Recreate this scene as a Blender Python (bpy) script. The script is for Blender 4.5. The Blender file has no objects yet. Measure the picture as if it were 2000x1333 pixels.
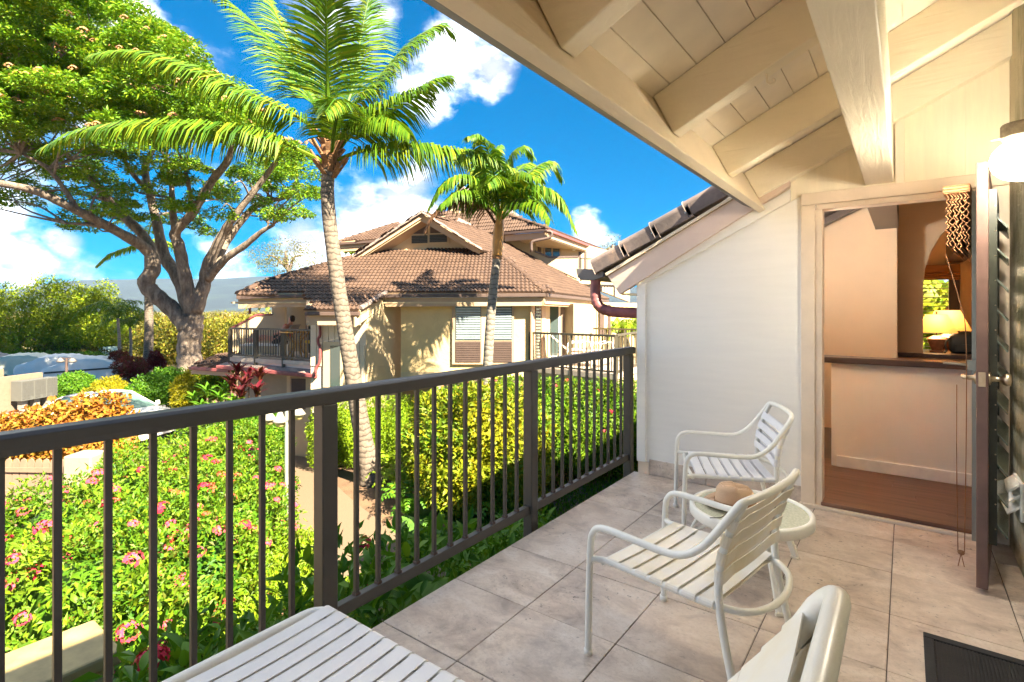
import bpy, bmesh, math, random
import numpy as np
from mathutils import Matrix, Vector, Euler
from mathutils.geometry import tessellate_polygon
SC = bpy.context.scene
COL = SC.collection
rng = np.random.default_rng(7)
random.seed(7)
R = math.radians
# ------------------------------------------------------------------ camera, sky, sun, exposure
F, YAW, HY, CX, H = 1035.0, R(36.6), 604.0, 1000.0, 1.38      # focal length in pixels of a 2000 px wide frame, eye height above lanai floor
cd = bpy.data.cameras.new('camera'); cam = bpy.data.objects.new('camera', cd); COL.objects.link(cam)
cam.location = (0, 0, H); cam.rotation_euler = (R(90), 0, YAW)
cd.sensor_width = 36.0; cd.lens = 36.0 * F / 2000.0
cd.shift_x = 0.0; cd.shift_y = (HY - 666.5) / 2000.0
cd.clip_start = 0.05; cd.clip_end = 30000
SC.camera = cam
SUN_EL = 43.5
SUN_DIR = np.array([0.985, -0.17, 0.0]); SUN_DIR /= np.linalg.norm(SUN_DIR)
SUN_DIR = SUN_DIR * math.cos(R(SUN_EL)) + np.array([0, 0, math.sin(R(SUN_EL))])
wd = bpy.data.worlds.new('World'); SC.world = wd; wd.use_nodes = True
nt = wd.node_tree; nt.nodes.clear()
def wn(t, **k):
    n = nt.nodes.new(t)
    for a, b in k.items(): setattr(n, a, b)
    return n
wo = wn('ShaderNodeOutputWorld'); bg = wn('ShaderNodeBackground'); bg.inputs['Strength'].default_value = 0.15
sky = wn('ShaderNodeTexSky', sky_type='NISHITA', sun_disc=False)
sky.sun_elevation = R(SUN_EL); sky.sun_rotation = math.atan2(SUN_DIR[0], SUN_DIR[1])
sky.air_density = 1.0; sky.dust_density = 0.3; sky.ozone_density = 2.0
hs = wn('ShaderNodeHueSaturation'); hs.inputs['Saturation'].default_value = 2.1; hs.inputs['Value'].default_value = 0.092
hs.inputs['Hue'].default_value = 0.487
tint = wn('ShaderNodeMix', data_type='RGBA', blend_type='MULTIPLY'); tint.inputs[0].default_value = 1.0; tint.inputs[7].default_value = (0.46, 0.72, 1.25, 1)
nt.links.new(sky.outputs[0], tint.inputs[6]); gam = wn('ShaderNodeGamma'); gam.inputs['Gamma'].default_value = 0.72; nt.links.new(tint.outputs[2], gam.inputs['Color']); nt.links.new(gam.outputs[0], hs.inputs['Color'])
tc = wn('ShaderNodeTexCoord')
def wmath(op, a, b=None, clamp=False):
    n = wn('ShaderNodeMath', operation=op, use_clamp=clamp)
    for i, v in enumerate((a, b)):
        if v is None: continue
        if isinstance(v, (int, float)): n.inputs[i].default_value = v
        else: nt.links.new(v, n.inputs[i])
    return n.outputs[0]
def wnoise(scale, detail, rough, sz=1.0, off=0.0):
    mp = wn('ShaderNodeMapping'); mp.inputs['Scale'].default_value = (1, 1, sz); mp.inputs['Location'].default_value = (off, off, off)
    nt.links.new(tc.outputs['Generated'], mp.inputs[0])
    n = wn('ShaderNodeTexNoise'); n.inputs['Scale'].default_value = scale; n.inputs['Detail'].default_value = detail; n.inputs['Roughness'].default_value = rough
    nt.links.new(mp.outputs[0], n.inputs['Vector']); return n.outputs['Fac']
def skydir(px, py):
    v = np.array([-math.sin(YAW), math.cos(YAW), 0]) + (px - CX) / F * np.array([math.cos(YAW), math.sin(YAW), 0]) - (py - HY) / F * np.array([0, 0, 1.0])
    return v / np.linalg.norm(v)
n1 = wnoise(5.5, 9, 0.60, 1.5, 3.1)
acc = None
# cumulus banks: direction, angular radius, weight
for px, py, rad, w in [(700, 462, 0.12, 1.0), (600, 470, 0.075, .8), (790, 425, 0.10, .9), (815, 350, 0.06, .8), (55, 515, 0.06, .85), (125, 470, .04, .9), (10, 425, .05, .75),
                       (880, 85, 0.115, .70), (965, 130, 0.07, .62), (820, 185, 0.075, .66), (760, 30, .07, .6), (1150, 447, .055, .52), (650, 552, .06, .6), (420, 545, .07, .6),
                       (-350, 420, .22, .95), (-900, 250, .5, .95), (-2200, 200, .7, .95), (-600, -500, .5, .9), (2600, 200, .5, .95), (1500, -700, .5, .85), (400, -900, .5, .9), (-1500, -1500, .6, .9)]:  # banks on this line are out of view, added to brighten the lanai
    v = skydir(px, py)
    dp = wn('ShaderNodeVectorMath', operation='DISTANCE'); nrm = wn('ShaderNodeVectorMath', operation='NORMALIZE')
    nt.links.new(tc.outputs['Generated'], nrm.inputs[0]); nt.links.new(nrm.outputs[0], dp.inputs[0]); dp.inputs[1].default_value = tuple(v)
    t = wmath('SUBTRACT', 1.0, wmath('DIVIDE', dp.outputs['Value'], rad * 1.25), clamp=True)
    t = wmath('MULTIPLY', t, w)
    acc = t if acc is None else wmath('MAXIMUM', acc, t)
cm = wmath('ADD', wmath('MULTIPLY', wmath('SUBTRACT', n1, 0.5), 1.9), wmath('MULTIPLY', acc, 1.15))
mr = wn('ShaderNodeMapRange', interpolation_type='SMOOTHSTEP'); mr.inputs['From Min'].default_value = 0.27; mr.inputs['From Max'].default_value = 0.86
nt.links.new(cm, mr.inputs['Value'])
n2 = wnoise(7.0, 6, 0.55, 1.8, 3.16)
cr = wn('ShaderNodeValToRGB'); cr.color_ramp.elements[0].color = (.36, .385, .46, 1); cr.color_ramp.elements[1].color = (2.5, 2.45, 2.4, 1)
cr.color_ramp.elements[0].position = .40; cr.color_ramp.elements[1].position = .64
nt.links.new(n2, cr.inputs[0])
mx = wn('ShaderNodeMix', data_type='RGBA'); nt.links.new(mr.outputs[0], mx.inputs[0]); nt.links.new(hs.outputs[0], mx.inputs[6]); nt.links.new(cr.outputs[0], mx.inputs[7])
nt.links.new(mx.outputs[2], bg.inputs['Color']); nt.links.new(bg.outputs[0], wo.inputs['Surface'])
sd = bpy.data.lights.new('sun', 'SUN'); sun = bpy.data.objects.new('sun', sd); COL.objects.link(sun)
sd.energy = 2.0; sd.angle = R(0.6); sd.color = (1.0, 0.87, 0.65)
sun.rotation_euler = Vector(tuple(SUN_DIR)).to_track_quat('Z', 'Y').to_euler()
vs = SC.view_settings; vs.view_transform = 'Standard'; vs.look = 'None'; vs.exposure = 4.15; vs.gamma = 1.0
try: vs.use_curve_mapping = False
except Exception: pass
SC.cycles.max_bounces = 10; SC.cycles.diffuse_bounces = 5; SC.cycles.transparent_max_bounces = 12
SC.cycles.sample_clamp_indirect = 6.0
try: SC.cycles.use_denoising = True
except Exception: pass
FW = np.array([-math.sin(YAW), math.cos(YAW), 0.0]); RT = np.array([math.cos(YAW), math.sin(YAW), 0.0]); UP = np.array([0, 0, 1.0])
def U(u, d, z):                                    # right offset, distance ahead, height -> world
    return np.array([0, 0, z]) + u * RT + d * FW
def P(px, py, d):                                  # where the sight line through a pixel is d metres ahead
    return np.array([0, 0, H]) + d * (FW + (px - CX) / F * RT - (py - HY) / F * UP)
def PP(px, py, q, n):                              # where a sight line meets the plane through q with normal n
    r = FW + (px - CX) / F * RT - (py - HY) / F * UP; o = np.array([0, 0, H])
    t = np.dot(np.asarray(q) - o, n) / np.dot(r, n); return o + t * r
def PX(px, py, x=None, y=None, z=None):
    k = 0 if x is not None else 1 if y is not None else 2
    q = np.zeros(3); q[k] = (x, y, z)[k]; n = np.zeros(3); n[k] = 1
    return PP(px, py, q, n)

# ------------------------------------------------------------------ materials
MATS = {}
class NT:
    def __init__(s, name):
        s.m = bpy.data.materials.new(name); s.m.use_nodes = True; s.t = s.m.node_tree
        s.b = s.t.nodes['Principled BSDF']; s.o = s.t.nodes['Material Output']
    def n(s, t, **k):
        x = s.t.nodes.new(t)
        for a, b in k.items(): setattr(x, a, b)
        return x
    def l(s, a, b): s.t.links.new(a, b)
    def coord(s, kind='Object', scale=(1, 1, 1), rnd=False):
        if kind == 'Position': src = s.n('ShaderNodeNewGeometry').outputs['Position']
        else: src = s.n('ShaderNodeTexCoord').outputs[kind]
        if rnd:
            oi = s.n('ShaderNodeObjectInfo'); mu = s.n('ShaderNodeVectorMath', operation='MULTIPLY_ADD')
            s.l(oi.outputs['Random'], mu.inputs[0]); mu.inputs[1].default_value = (37, 71, 13); s.l(src, mu.inputs[2]); src = mu.outputs[0]
        mp = s.n('ShaderNodeMapping'); mp.inputs['Scale'].default_value = scale; s.l(src, mp.inputs[0]); return mp.outputs[0]
    def noise(s, vec, scale, detail=4, rough=.55, dist=0.0):
        x = s.n('ShaderNodeTexNoise'); x.inputs['Scale'].default_value = scale; x.inputs['Detail'].default_value = detail
        x.inputs['Roughness'].default_value = rough; x.inputs['Distortion'].default_value = dist
        s.l(vec, x.inputs['Vector']); return x.outputs['Fac']
    def ramp(s, fac, stops):
        x = s.n('ShaderNodeValToRGB'); e = x.color_ramp.elements
        while len(e) < len(stops): e.new(0.5)
        for i, (p, c) in enumerate(stops):
            e[i].position = p; e[i].color = (c, c, c, 1) if isinstance(c, (int, float)) else (*c, 1)
        s.l(fac, x.inputs[0]); return x.outputs[0]
    def mix(s, fac, a, b, blend='MIX'):
        x = s.n('ShaderNodeMix', data_type='RGBA', blend_type=blend)
        for v, i in ((fac, 0), (a, 6), (b, 7)):
            if isinstance(v, (int, float)): x.inputs[i].default_value = v
            elif isinstance(v, tuple): x.inputs[i].default_value = (*v, 1)
            else: s.l(v, x.inputs[i])
        return x.outputs[2]
    def bump(s, h, strength=.3, dist=.01):
        x = s.n('ShaderNodeBump'); x.inputs['Strength'].default_value = strength; x.inputs['Distance'].default_value = dist
        s.l(h, x.inputs['Height']); s.l(x.outputs[0], s.b.inputs['Normal'])
    def base(s, c):
        if isinstance(c, tuple): s.b.inputs['Base Color'].default_value = (*c, 1)
        else: s.l(c, s.b.inputs['Base Color'])
    def rough(s, v):
        if isinstance(v, (int, float)): s.b.inputs['Roughness'].default_value = v
        else: s.l(v, s.b.inputs['Roughness'])
def lit(c, k): return tuple(min(1, x * k) for x in c)
def plain(name, c, rough=.6, metal=0.0, var=.12, nscale=6.0, bump=0.0, bscale=60.0, spec=.5, stretch=(1, 1, 1), bdist=.004):
    if name in MATS: return MATS[name]
    m = NT(name); v = m.coord('Position', stretch)
    f = m.noise(v, nscale, 5)
    m.base(m.ramp(f, [(.3, lit(c, 1 - var)), (.7, lit(c, 1 + var))])); m.rough(rough); m.b.inputs['Metallic'].default_value = metal
    m.b.inputs['Specular IOR Level'].default_value = spec
    if bump: m.bump(m.noise(m.coord('Position', stretch), bscale, 4), bump, bdist)
    MATS[name] = m.m; return m.m
def leafmat(name, cols, rough=.5, trans=.27, spec=.22):
    """leaf colours picked per leaf; some light passes through the blade"""
    m = NT(name); g = m.n('ShaderNodeNewGeometry')
    oi = m.n('ShaderNodeObjectInfo'); ad = m.n('ShaderNodeMath', operation='ADD'); fr = m.n('ShaderNodeMath', operation='FRACT')
    m.l(g.outputs['Random Per Island'], ad.inputs[0]); m.l(oi.outputs['Random'], ad.inputs[1]); m.l(ad.outputs[0], fr.inputs[0])
    k = len(cols); c = m.ramp(fr.outputs[0], [(i / max(1, k - 1), q) for i, q in enumerate(cols)])
    f = m.noise(m.coord('Position'), 1.1, 3)
    c = m.mix(m.ramp(f, [(.35, 0.0), (.65, .5)]), c, cols[k // 2])
    m.base(c); m.rough(rough); m.b.inputs['Specular IOR Level'].default_value = spec
    tr = m.n('ShaderNodeBsdfTranslucent'); mx = m.n('ShaderNodeMixShader'); mx.inputs[0].default_value = trans
    ye = m.mix(.5, c, (1.0, 1.0, .25), 'MULTIPLY'); m.l(ye, tr.inputs['Color'])
    m.l(m.b.outputs[0], mx.inputs[1]); m.l(tr.outputs[0], mx.inputs[2]); m.l(mx.outputs[0], m.o.inputs['Surface'])
    MATS[name] = m.m; return m.m
def woodpaint(name, c, axis, rough=.55, grain=.35):
    m = NT(name); s = [22, 22, 22]; s[axis] = 1.6
    v = m.coord('Position', tuple(s)); f = m.noise(v, 1.0, 5, .6, 1.2)
    m.base(m.mix(m.ramp(m.noise(m.coord('Position'), 2.2, 4), [(.3, 0.0), (.7, 1.0)]), lit(c, .93), lit(c, 1.05)))
    m.rough(rough); m.bump(f, grain, .012); MATS[name] = m.m; return m.m

M_rafter = woodpaint('cream_paint_on_rafters', (.87, .78, .60), 0)
M_beam = woodpaint('cream_paint_on_beam', (.87, .79, .63), 1, grain=.6)
M_plank = plain('cream_soffit_paint', (.87, .79, .66), .6, var=.05, bump=.08, bscale=30)
M_fascia = woodpaint('tan_fascia_paint', (.80, .68, .50), 1)
M_wall = plain('off_white_siding_paint', (.88, .85, .79), .55, var=.02, nscale=3, bump=.05, bscale=20, stretch=(1, 1, 9))
M_wallup = plain('cream_siding_paint', (.85, .77, .60), .55, var=.05, nscale=3, bump=.12, bscale=14, stretch=(9, 9, 1))
M_trim = plain('trim_paint', (.82, .73, .58), .5, var=.04, bump=.08, bscale=40)
M_casing = plain('taupe_casing_paint', (.74, .62, .49), .5, var=.06, bump=.08, bscale=40)
M_barge = woodpaint('pinkish_barge_paint', (.74, .58, .48), 0, grain=.15)
M_gutter = plain('weathered_grey_gutter', (.16, .145, .135), .6, var=.35, nscale=3.5, metal=.2)
M_rail = plain('bronze_railing_paint', (.060, .055, .048), .38, var=.10, nscale=3, spec=.5, bump=.03, bscale=200)
M_white = plain('white_powder_coat', (.86, .84, .76), .32, var=.04, spec=.55)
def strapmat():
    m = NT('aged_vinyl_strap'); f = m.noise(m.coord('Position'), 5.0, 4)
    m.base(m.ramp(f, [(.32, (.83, .73, .54)), (.55, (.86, .81, .71)), (.75, (.84, .82, .79))])); m.rough(.42); MATS['strap'] = m.m; return m.m
M_strap = strapmat()
M_wstrap = plain('white_vinyl_strap', (.80, .77, .74), .4, var=.04)
M_vinylgrey = plain('cool_white_vinyl_strap', (.80, .79, .80), .4, var=.03)
def tilemat():
    m = NT('travertine_look_tile'); v = m.coord('Object', (1, 1, 1), rnd=True)
    st = m.n('ShaderNodeMapping'); st.inputs['Scale'].default_value = (1.0, 1.3, 1); st.inputs['Rotation'].default_value = (0, 0, .45); m.l(v, st.inputs[0])
    a = m.noise(st.outputs[0], 4.2, 10, .68, .5); b = m.noise(st.outputs[0], 11.0, 7, .65, .4)
    c = m.ramp(a, [(.30, (.20, .155, .125)), (.40, (.45, .36, .295)), (.52, (.68, .575, .475)), (.68, (.79, .71, .62))])
    c = m.mix(m.ramp(b, [(.42, 0.0), (.75, .55)]), c, (.58, .45, .34))
    fn_ = m.noise(st.outputs[0], 48, 6, .75, .2); c = m.mix(m.ramp(fn_, [(.30, .55), (.52, 0.0)]), c, (.36, .28, .22))
    oi_ = m.n('ShaderNodeObjectInfo'); c = m.mix(m.ramp(oi_.outputs['Random'], [(.0, .0), (1.0, .34)]), c, (.50, .40, .33)); c = m.mix(m.ramp(m.noise(v, 1.7, 4), [(.45, .0), (.65, .25)]), c, (.74, .67, .60))
    pits = m.noise(st.outputs[0], 34, 5, .7, .3); msk = m.noise(v, 3.5, 3)
    pm = m.n('ShaderNodeMath', operation='MULTIPLY'); m.l(m.ramp(pits, [(.33, 1.0), (.40, 0.0)]), pm.inputs[0]); m.l(m.ramp(msk, [(.42, 0.0), (.62, 1.0)]), pm.inputs[1])
    c = m.mix(pm.outputs[0], c, (.12, .10, .085))
    vo = m.n('ShaderNodeTexVoronoi', feature='DISTANCE_TO_EDGE'); vo.inputs['Scale'].default_value = 9.0
    wv = m.n('ShaderNodeVectorMath', operation='ADD'); nn = m.n('ShaderNodeTexNoise'); nn.inputs['Scale'].default_value = 7; m.l(v, nn.inputs['Vector'])
    m.l(v, wv.inputs[0]); m.l(nn.outputs['Color'], wv.inputs[1]); m.l(wv.outputs[0], vo.inputs['Vector'])
    cm_ = m.n('ShaderNodeMath', operation='MULTIPLY'); m.l(m.ramp(vo.outputs['Distance'], [(.0, .45), (.022, 0.0)]), cm_.inputs[0]); m.l(m.ramp(m.noise(v, 2.3, 2), [(.48, 0.0), (.6, 1.0)]), cm_.inputs[1])
    c = m.mix(cm_.outputs[0], c, (.36, .25, .17))
    m.base(c); m.rough(m.ramp(b, [(.3, .30), (.7, .48)])); m.bump(pm.outputs[0], -.15, .003); MATS['tile'] = m.m; return m.m
M_tile = tilemat()
M_grout = plain('dark_grout', (.10, .075, .06), .9)
def stuccomat(name, c, dirt=None, bump=.7, scale=26):
    m = NT(name); v = m.coord('Position'); f = m.noise(v, scale, 5, .6, .6)
    col = m.ramp(m.noise(v, 2.5, 5), [(.3, lit(c, .92)), (.7, lit(c, 1.05))])
    if dirt: col = m.mix(m.ramp(m.noise(m.coord('Position', (1, 1, .45)), 4.5, 6, .65), [(.42, 0.0), (.62, .8)]), col, dirt)
    m.base(col); m.rough(.85); m.bump(f, bump, .02); MATS[name] = m.m; return m.m
M_stucco = stuccomat('mossy_stucco', (.50, .45, .33), (.20, .19, .10), .9, 30)
M_bstucco = stuccomat('cream_stucco', (.60, .45, .23), None, .6, 9)
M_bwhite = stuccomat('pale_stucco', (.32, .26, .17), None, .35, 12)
M_bsmooth = plain('smooth_cream_render', (.52, .40, .24), .7, var=.04, bump=.1, bscale=20)
M_btrim = plain('tan_building_trim', (.42, .29, .18), .6, var=.05)
M_bsiding = plain('beige_siding', (.55, .47, .35), .6, var=.04)
M_brail = plain('olive_brown_rail', (.065, .055, .035), .5)
M_darkbrown = plain('dark_brown_paint', (.085, .055, .045), .55)
M_red = plain('maroon_downspout', (.21, .055, .055), .5, var=.25, nscale=8)
M_pipe = plain('maroon_metal_downpipe', (.25, .085, .085), .5, var=.35, nscale=9)
def rooftile(name, stops):
    m = NT(name); v = m.coord('Position'); f = m.noise(v, 3.3, 3); w = m.noise(v, 30, 4, .7)
    c = m.ramp(f, stops); c = m.mix(m.ramp(w, [(.35, 0.0), (.8, .6)]), c, lit(stops[0][1], .7))
    m.base(c); m.rough(.8); m.bump(w, .25, .01); MATS[name] = m.m; return m.m
M_roof = rooftile('brown_concrete_tile', [(.3, (.054, .028, .017)), (.5, (.076, .041, .025)), (.7, (.105, .06, .038))])
M_rake = rooftile('weathered_rake_tile', [(.3, (.13, .105, .095)), (.55, (.23, .18, .16)), (.75, (.42, .28, .20))])
M_glass = NT('window_glass'); M_glass.base((.05, .07, .07)); M_glass.rough(.04); M_glass.b.inputs['Specular IOR Level'].default_value = .9; M_glass = M_glass.m
M_tglass = NT('frosted_table_glass'); M_tglass.base(M_tglass.ramp(M_tglass.noise(M_tglass.coord('Position'), 90, 3), [(.35, (.48, .50, .36)), (.65, (.66, .66, .50))])); M_tglass.rough(.25); M_tglass.bump(M_tglass.noise(M_tglass.coord('Position'), 120, 2), .2, .003); M_tglass = M_tglass.m
M_door = plain('worn_brown_door', (.145, .085, .07), .5, var=.15, nscale=14)
M_jal = plain('dark_green_jalousie_frame', (.035, .038, .026), .4)
M_lglass = NT('obscure_louvre_glass'); M_lglass.base((.33, .40, .34)); M_lglass.rough(.18); M_lglass.b.inputs['Transmission Weight'].default_value = .55; M_lglass = M_lglass.m
M_brass = plain('satin_nickel', (.60, .50, .37), .28, metal=1.0, var=.1)
M_bark = NT('grey_brown_bark'); _v = M_bark.coord('Position', (1, 1, .35)); _f = M_bark.noise(_v, 4.5, 8, .7, .6)
M_bark.base(M_bark.ramp(_f, [(.3, (.06, .045, .036)), (.5, (.20, .155, .12)), (.68, (.34, .275, .22))])); M_bark.rough(.9); M_bark.bump(M_bark.noise(M_bark.coord('Position', (1, 1, .3)), 7, 9, .75, .8), 1.0, .16); M_bark = M_bark.m
def palmbark(name, c1, c2, sc):
    m = NT(name); v = m.coord('Object', (1, 1, 1)); w = m.n('ShaderNodeTexWave', bands_direction='Z'); w.inputs['Scale'].default_value = sc; w.inputs['Distortion'].default_value = 5.5; w.inputs['Detail'].default_value = 3; w.inputs['Detail Scale'].default_value = 2.5
    m.l(v, w.inputs[0]); f = m.noise(m.coord('Object', (1, 1, .5)), 14, 8, .75)
    c = m.mix(m.ramp(f, [(.3, 0.0), (.7, 1.0)]), c1, c2); c = m.mix(m.ramp(w.outputs['Fac'], [(.0, .8), (.30, 0.0)]), c, lit(c1, .4))
    m.base(c); m.rough(.9); m.bump(w.outputs['Fac'], .35, .012); MATS[name] = m.m; return m.m
M_ctrunk = palmbark('coconut_trunk', (.09, .068, .05), (.21, .172, .135), 2.6)
M_mtrunk = palmbark('ringed_grey_trunk', (.15, .13, .105), (.26, .23, .19), 3.0)
M_husk = plain('brown_palm_fibre', (.20, .10, .045), .9, var=.5, nscale=14, bump=.5)
M_shaft = plain('orange_crownshaft', (.36, .17, .03), .5, var=.35, nscale=4, stretch=(2, 2, .6))
GREENS = dict(
    ixora=[(.03, .14, .008), (.07, .25, .010), (.15, .38, .014), (.34, .52, .02), (.05, .18, .010), (.20, .17, .02)],
    lush=[(.07, .24, .014), (.14, .36, .018), (.26, .47, .022)],
    lime=[(.20, .40, .012), (.34, .53, .02), (.46, .60, .03)],
    croton=[(.05, .18, .012), (.12, .32, .012), (.30, .44, .018), (.62, .52, .018), (.10, .28, .012), (.24, .44, .02), (.08, .26, .012)],
    orange=[(.52, .13, .03), (.62, .20, .035), (.56, .28, .03), (.36, .36, .03), (.60, .11, .035)],
    ti=[(.16, .012, .03), (.26, .018, .04), (.10, .02, .025), (.34, .10, .03)],
    yellow=[(.46, .44, .015), (.62, .54, .02), (.30, .36, .015)],
    crown=[(.05, .17, .010), (.12, .32, .013), (.24, .44, .016), (.42, .48, .02)],
    tree=[(.10, .22, .01), (.22, .36, .012), (.36, .46, .015), (.48, .50, .02)],
    palm=[(.03, .12, .010), (.08, .24, .012), (.18, .35, .015), (.42, .45, .02)],
    grass=[(.12, .32, .012), (.22, .45, .015), (.32, .52, .02)],
    dead=[(.16, .08, .045), (.26, .14, .08), (.10, .05, .035)],
    brush=[(.13, .18, .03), (.26, .26, .04), (.36, .28, .05), (.20, .26, .03)],
    redbush=[(.28, .015, .04), (.12, .14, .02), (.36, .03, .05), (.09, .12, .02)],
    pale=[(.26, .29, .07), (.36, .34, .08), (.20, .25, .05)])
LM = {k: leafmat('leaf_' + k, [lit(c, {'crown': .68, 'tree': .66, 'palm': .54, 'lime': .52, 'brush': .42, 'croton': .50, 'orange': .55}.get(k, .50)) for c in v]) for k, v in GREENS.items()}
M_pink = leafmat('flower_pink', [(.60, .06, .11), (.66, .12, .12), (.66, .05, .16), (.62, .13, .07)], .6, .2)
M_red_fl = leafmat('flower_red', [(.55, .015, .04), (.60, .03, .08), (.55, .02, .02)], .6, .2)
M_orange_fl = leafmat('flower_coral', [(.60, .12, .04), (.62, .07, .06), (.56, .20, .07)], .6, .2)
M_soil = plain('red_brown_soil', (.16, .085, .045), .95, var=.35, nscale=20, bump=.6)
M_twig = plain('twig_brown', (.13, .09, .055), .9, var=.3)
# ------------------------------------------------------------------ mesh helpers
class MB:
    def __init__(s): s.v = []; s.f = []; s.k = 0; s.bulk = []
    def add(s, vs, fs):
        vs = np.asarray(vs, float).reshape(-1, 3); b = s.k; s.v.append(vs); s.k += len(vs)
        s.f.extend([[i + b for i in q] for q in fs]); return s
    def addbulk(s, vs, fa):                          # fa: (n,k) index array
        vs = np.asarray(vs, float).reshape(-1, 3); s.bulk.append(np.asarray(fa) + s.k); s.v.append(vs); s.k += len(vs); return s
    def box(s, lo, hi):
        (a, b, c), (x, y, z) = np.minimum(lo, hi), np.maximum(lo, hi)
        return s.add([(a, b, c), (x, b, c), (x, y, c), (a, y, c), (a, b, z), (x, b, z), (x, y, z), (a, y, z)],
                     [(0, 3, 2, 1), (4, 5, 6, 7), (0, 1, 5, 4), (1, 2, 6, 5), (2, 3, 7, 6), (3, 0, 4, 7)])
    def bar(s, p, q, w, h, up=(0, 0, 1)):             # box of section w x h from p to q
        p, q = np.asarray(p, float), np.asarray(q, float); t = q - p; t /= np.linalg.norm(t)
        sd_ = np.cross(t, up); 
        if np.linalg.norm(sd_) < 1e-6: sd_ = np.cross(t, (0, 1, 0))
        sd_ /= np.linalg.norm(sd_); n = np.cross(sd_, t); a, b = sd_ * w / 2, n * h / 2
        return s.add([p - a - b, p + a - b, p + a + b, p - a + b, q - a - b, q + a - b, q + a + b, q - a + b],
                     [(0, 1, 2, 3), (7, 6, 5, 4), (4, 5, 1, 0), (5, 6, 2, 1), (6, 7, 3, 2), (7, 4, 0, 3)])
    def prism(s, poly, ext):                          # planar polygon (3-D points) extruded by a vector
        poly = [np.asarray(p, float) for p in poly]; n = len(poly); ext = np.asarray(ext, float)
        nr = sum((np.cross(poly[i], poly[(i + 1) % n]) for i in range(n)), np.zeros(3))
        if np.dot(nr, ext) > 0: poly = poly[::-1]
        tri = tessellate_polygon([[Vector(tuple(p)) for p in poly]])
        fs = [tuple(t) for t in tri]; bk = [tuple(n + i for i in t[::-1]) for t in tri]
        sides = [(i, i + n, (i + 1) % n + n, (i + 1) % n) for i in range(n)]
        return s.add(poly + [p + ext for p in poly], fs + bk + sides)
    def tube(s, pts, r, seg=10, caps=True, flat=1.0):
        pts = np.asarray(pts, float); n = len(pts); rr = np.full(n, r) if np.isscalar(r) else np.asarray(r, float)
        t = np.gradient(pts, axis=0); t /= np.linalg.norm(t, axis=1)[:, None] + 1e-12
        a = np.cross(t[0], (0, 0, 1)); 
        if np.linalg.norm(a) < .05: a = np.cross(t[0], (1, 0, 0))
        a /= np.linalg.norm(a); th = np.linspace(0, 2 * math.pi, seg, endpoint=False); vs = []
        for i in range(n):
            a = a - t[i] * np.dot(a, t[i]); a /= np.linalg.norm(a) + 1e-12; b = np.cross(t[i], a)
            vs.append(pts[i] + rr[i] * (np.cos(th)[:, None] * a + np.sin(th)[:, None] * b * flat))
        fs = [(i * seg + j, i * seg + (j + 1) % seg, (i + 1) * seg + (j + 1) % seg, (i + 1) * seg + j) for i in range(n - 1) for j in range(seg)]
        if caps: fs += [tuple(range(seg))[::-1], tuple((n - 1) * seg + j for j in range(seg))]
        return s.add(np.vstack(vs), fs)
    def lathe(s, prof, c=(0, 0, 0), seg=24, sx=1.0, sy=1.0):   # prof: (radius, height)
        th = np.linspace(0, 2 * math.pi, seg, endpoint=False); n = len(prof)
        vs = np.vstack([np.c_[r * np.cos(th) * sx, r * np.sin(th) * sy, np.full(seg, z)] for r, z in prof]) + np.asarray(c)
        fs = [(i * seg + j, i * seg + (j + 1) % seg, (i + 1) * seg + (j + 1) % seg, (i + 1) * seg + j) for i in range(n - 1) for j in range(seg)]
        fs += [tuple(range(seg))[::-1], tuple((n - 1) * seg + j for j in range(seg))]
        return s.add(vs, fs)
    def grid(s, fn, nu, nv):
        vs = [fn(i / nu, j / nv) for i in range(nu + 1) for j in range(nv + 1)]
        return s.add(vs, [(i * (nv + 1) + j, (i + 1) * (nv + 1) + j, (i + 1) * (nv + 1) + j + 1, i * (nv + 1) + j + 1) for i in range(nu) for j in range(nv)])
    def mesh(s, name, off=None, smooth=False):
        V = np.vstack(s.v) if s.v else np.zeros((0, 3))
        if off is not None: V = V - np.asarray(off)
        lens = [len(q) for q in s.f]; idx = [i for q in s.f for i in q]
        L = [np.asarray(lens, np.int32)]; I = [np.asarray(idx, np.int32)]
        for b in s.bulk: L.append(np.full(len(b), b.shape[1], np.int32)); I.append(b.reshape(-1).astype(np.int32))
        L = np.concatenate(L); I = np.concatenate(I); me = bpy.data.meshes.new(name)
        me.vertices.add(len(V)); me.vertices.foreach_set('co', V.reshape(-1).astype(np.float32))
        me.loops.add(len(I)); me.loops.foreach_set('vertex_index', I)
        me.polygons.add(len(L)); me.polygons.foreach_set('loop_start', np.concatenate([[0], np.cumsum(L)[:-1]]).astype(np.int32))
        try: me.polygons.foreach_set('loop_total', L)
        except Exception: pass
        me.polygons.foreach_set('use_smooth', np.full(len(L), bool(smooth)))
        me.update(calc_edges=True); return me
LOC = {}
def wloc(o):
    p = np.zeros(3)
    while o is not None: p = p + np.array(o.location); o = o.parent
    return p
def link(name, me, parent=None, loc=None):
    o = bpy.data.objects.new(name, me); COL.objects.link(o)
    if parent is not None: o.parent = parent
    if loc is not None: o.location = tuple(float(x) for x in loc)
    return o
def obj(name, mb, mat, parent=None, smooth=False, bevel=0, kind=None, label=None, loc=None):
    """one mesh object; MB coordinates are world coordinates, kept relative to the parent (or to loc)"""
    off = wloc(parent) if parent is not None else (np.asarray(loc, float) if loc is not None else np.zeros(3))
    me = mb.mesh(name, off, smooth); 
    if mat: me.materials.append(mat)
    o = link(name, me, parent, None if parent is not None else loc)
    if bevel:
        b = o.modifiers.new('bevel', 'BEVEL'); b.width = bevel; b.segments = 2; b.limit_method = 'ANGLE'; b.angle_limit = R(40)
    if kind: o['kind'] = kind
    if label: o['label'] = label
    return o
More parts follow.
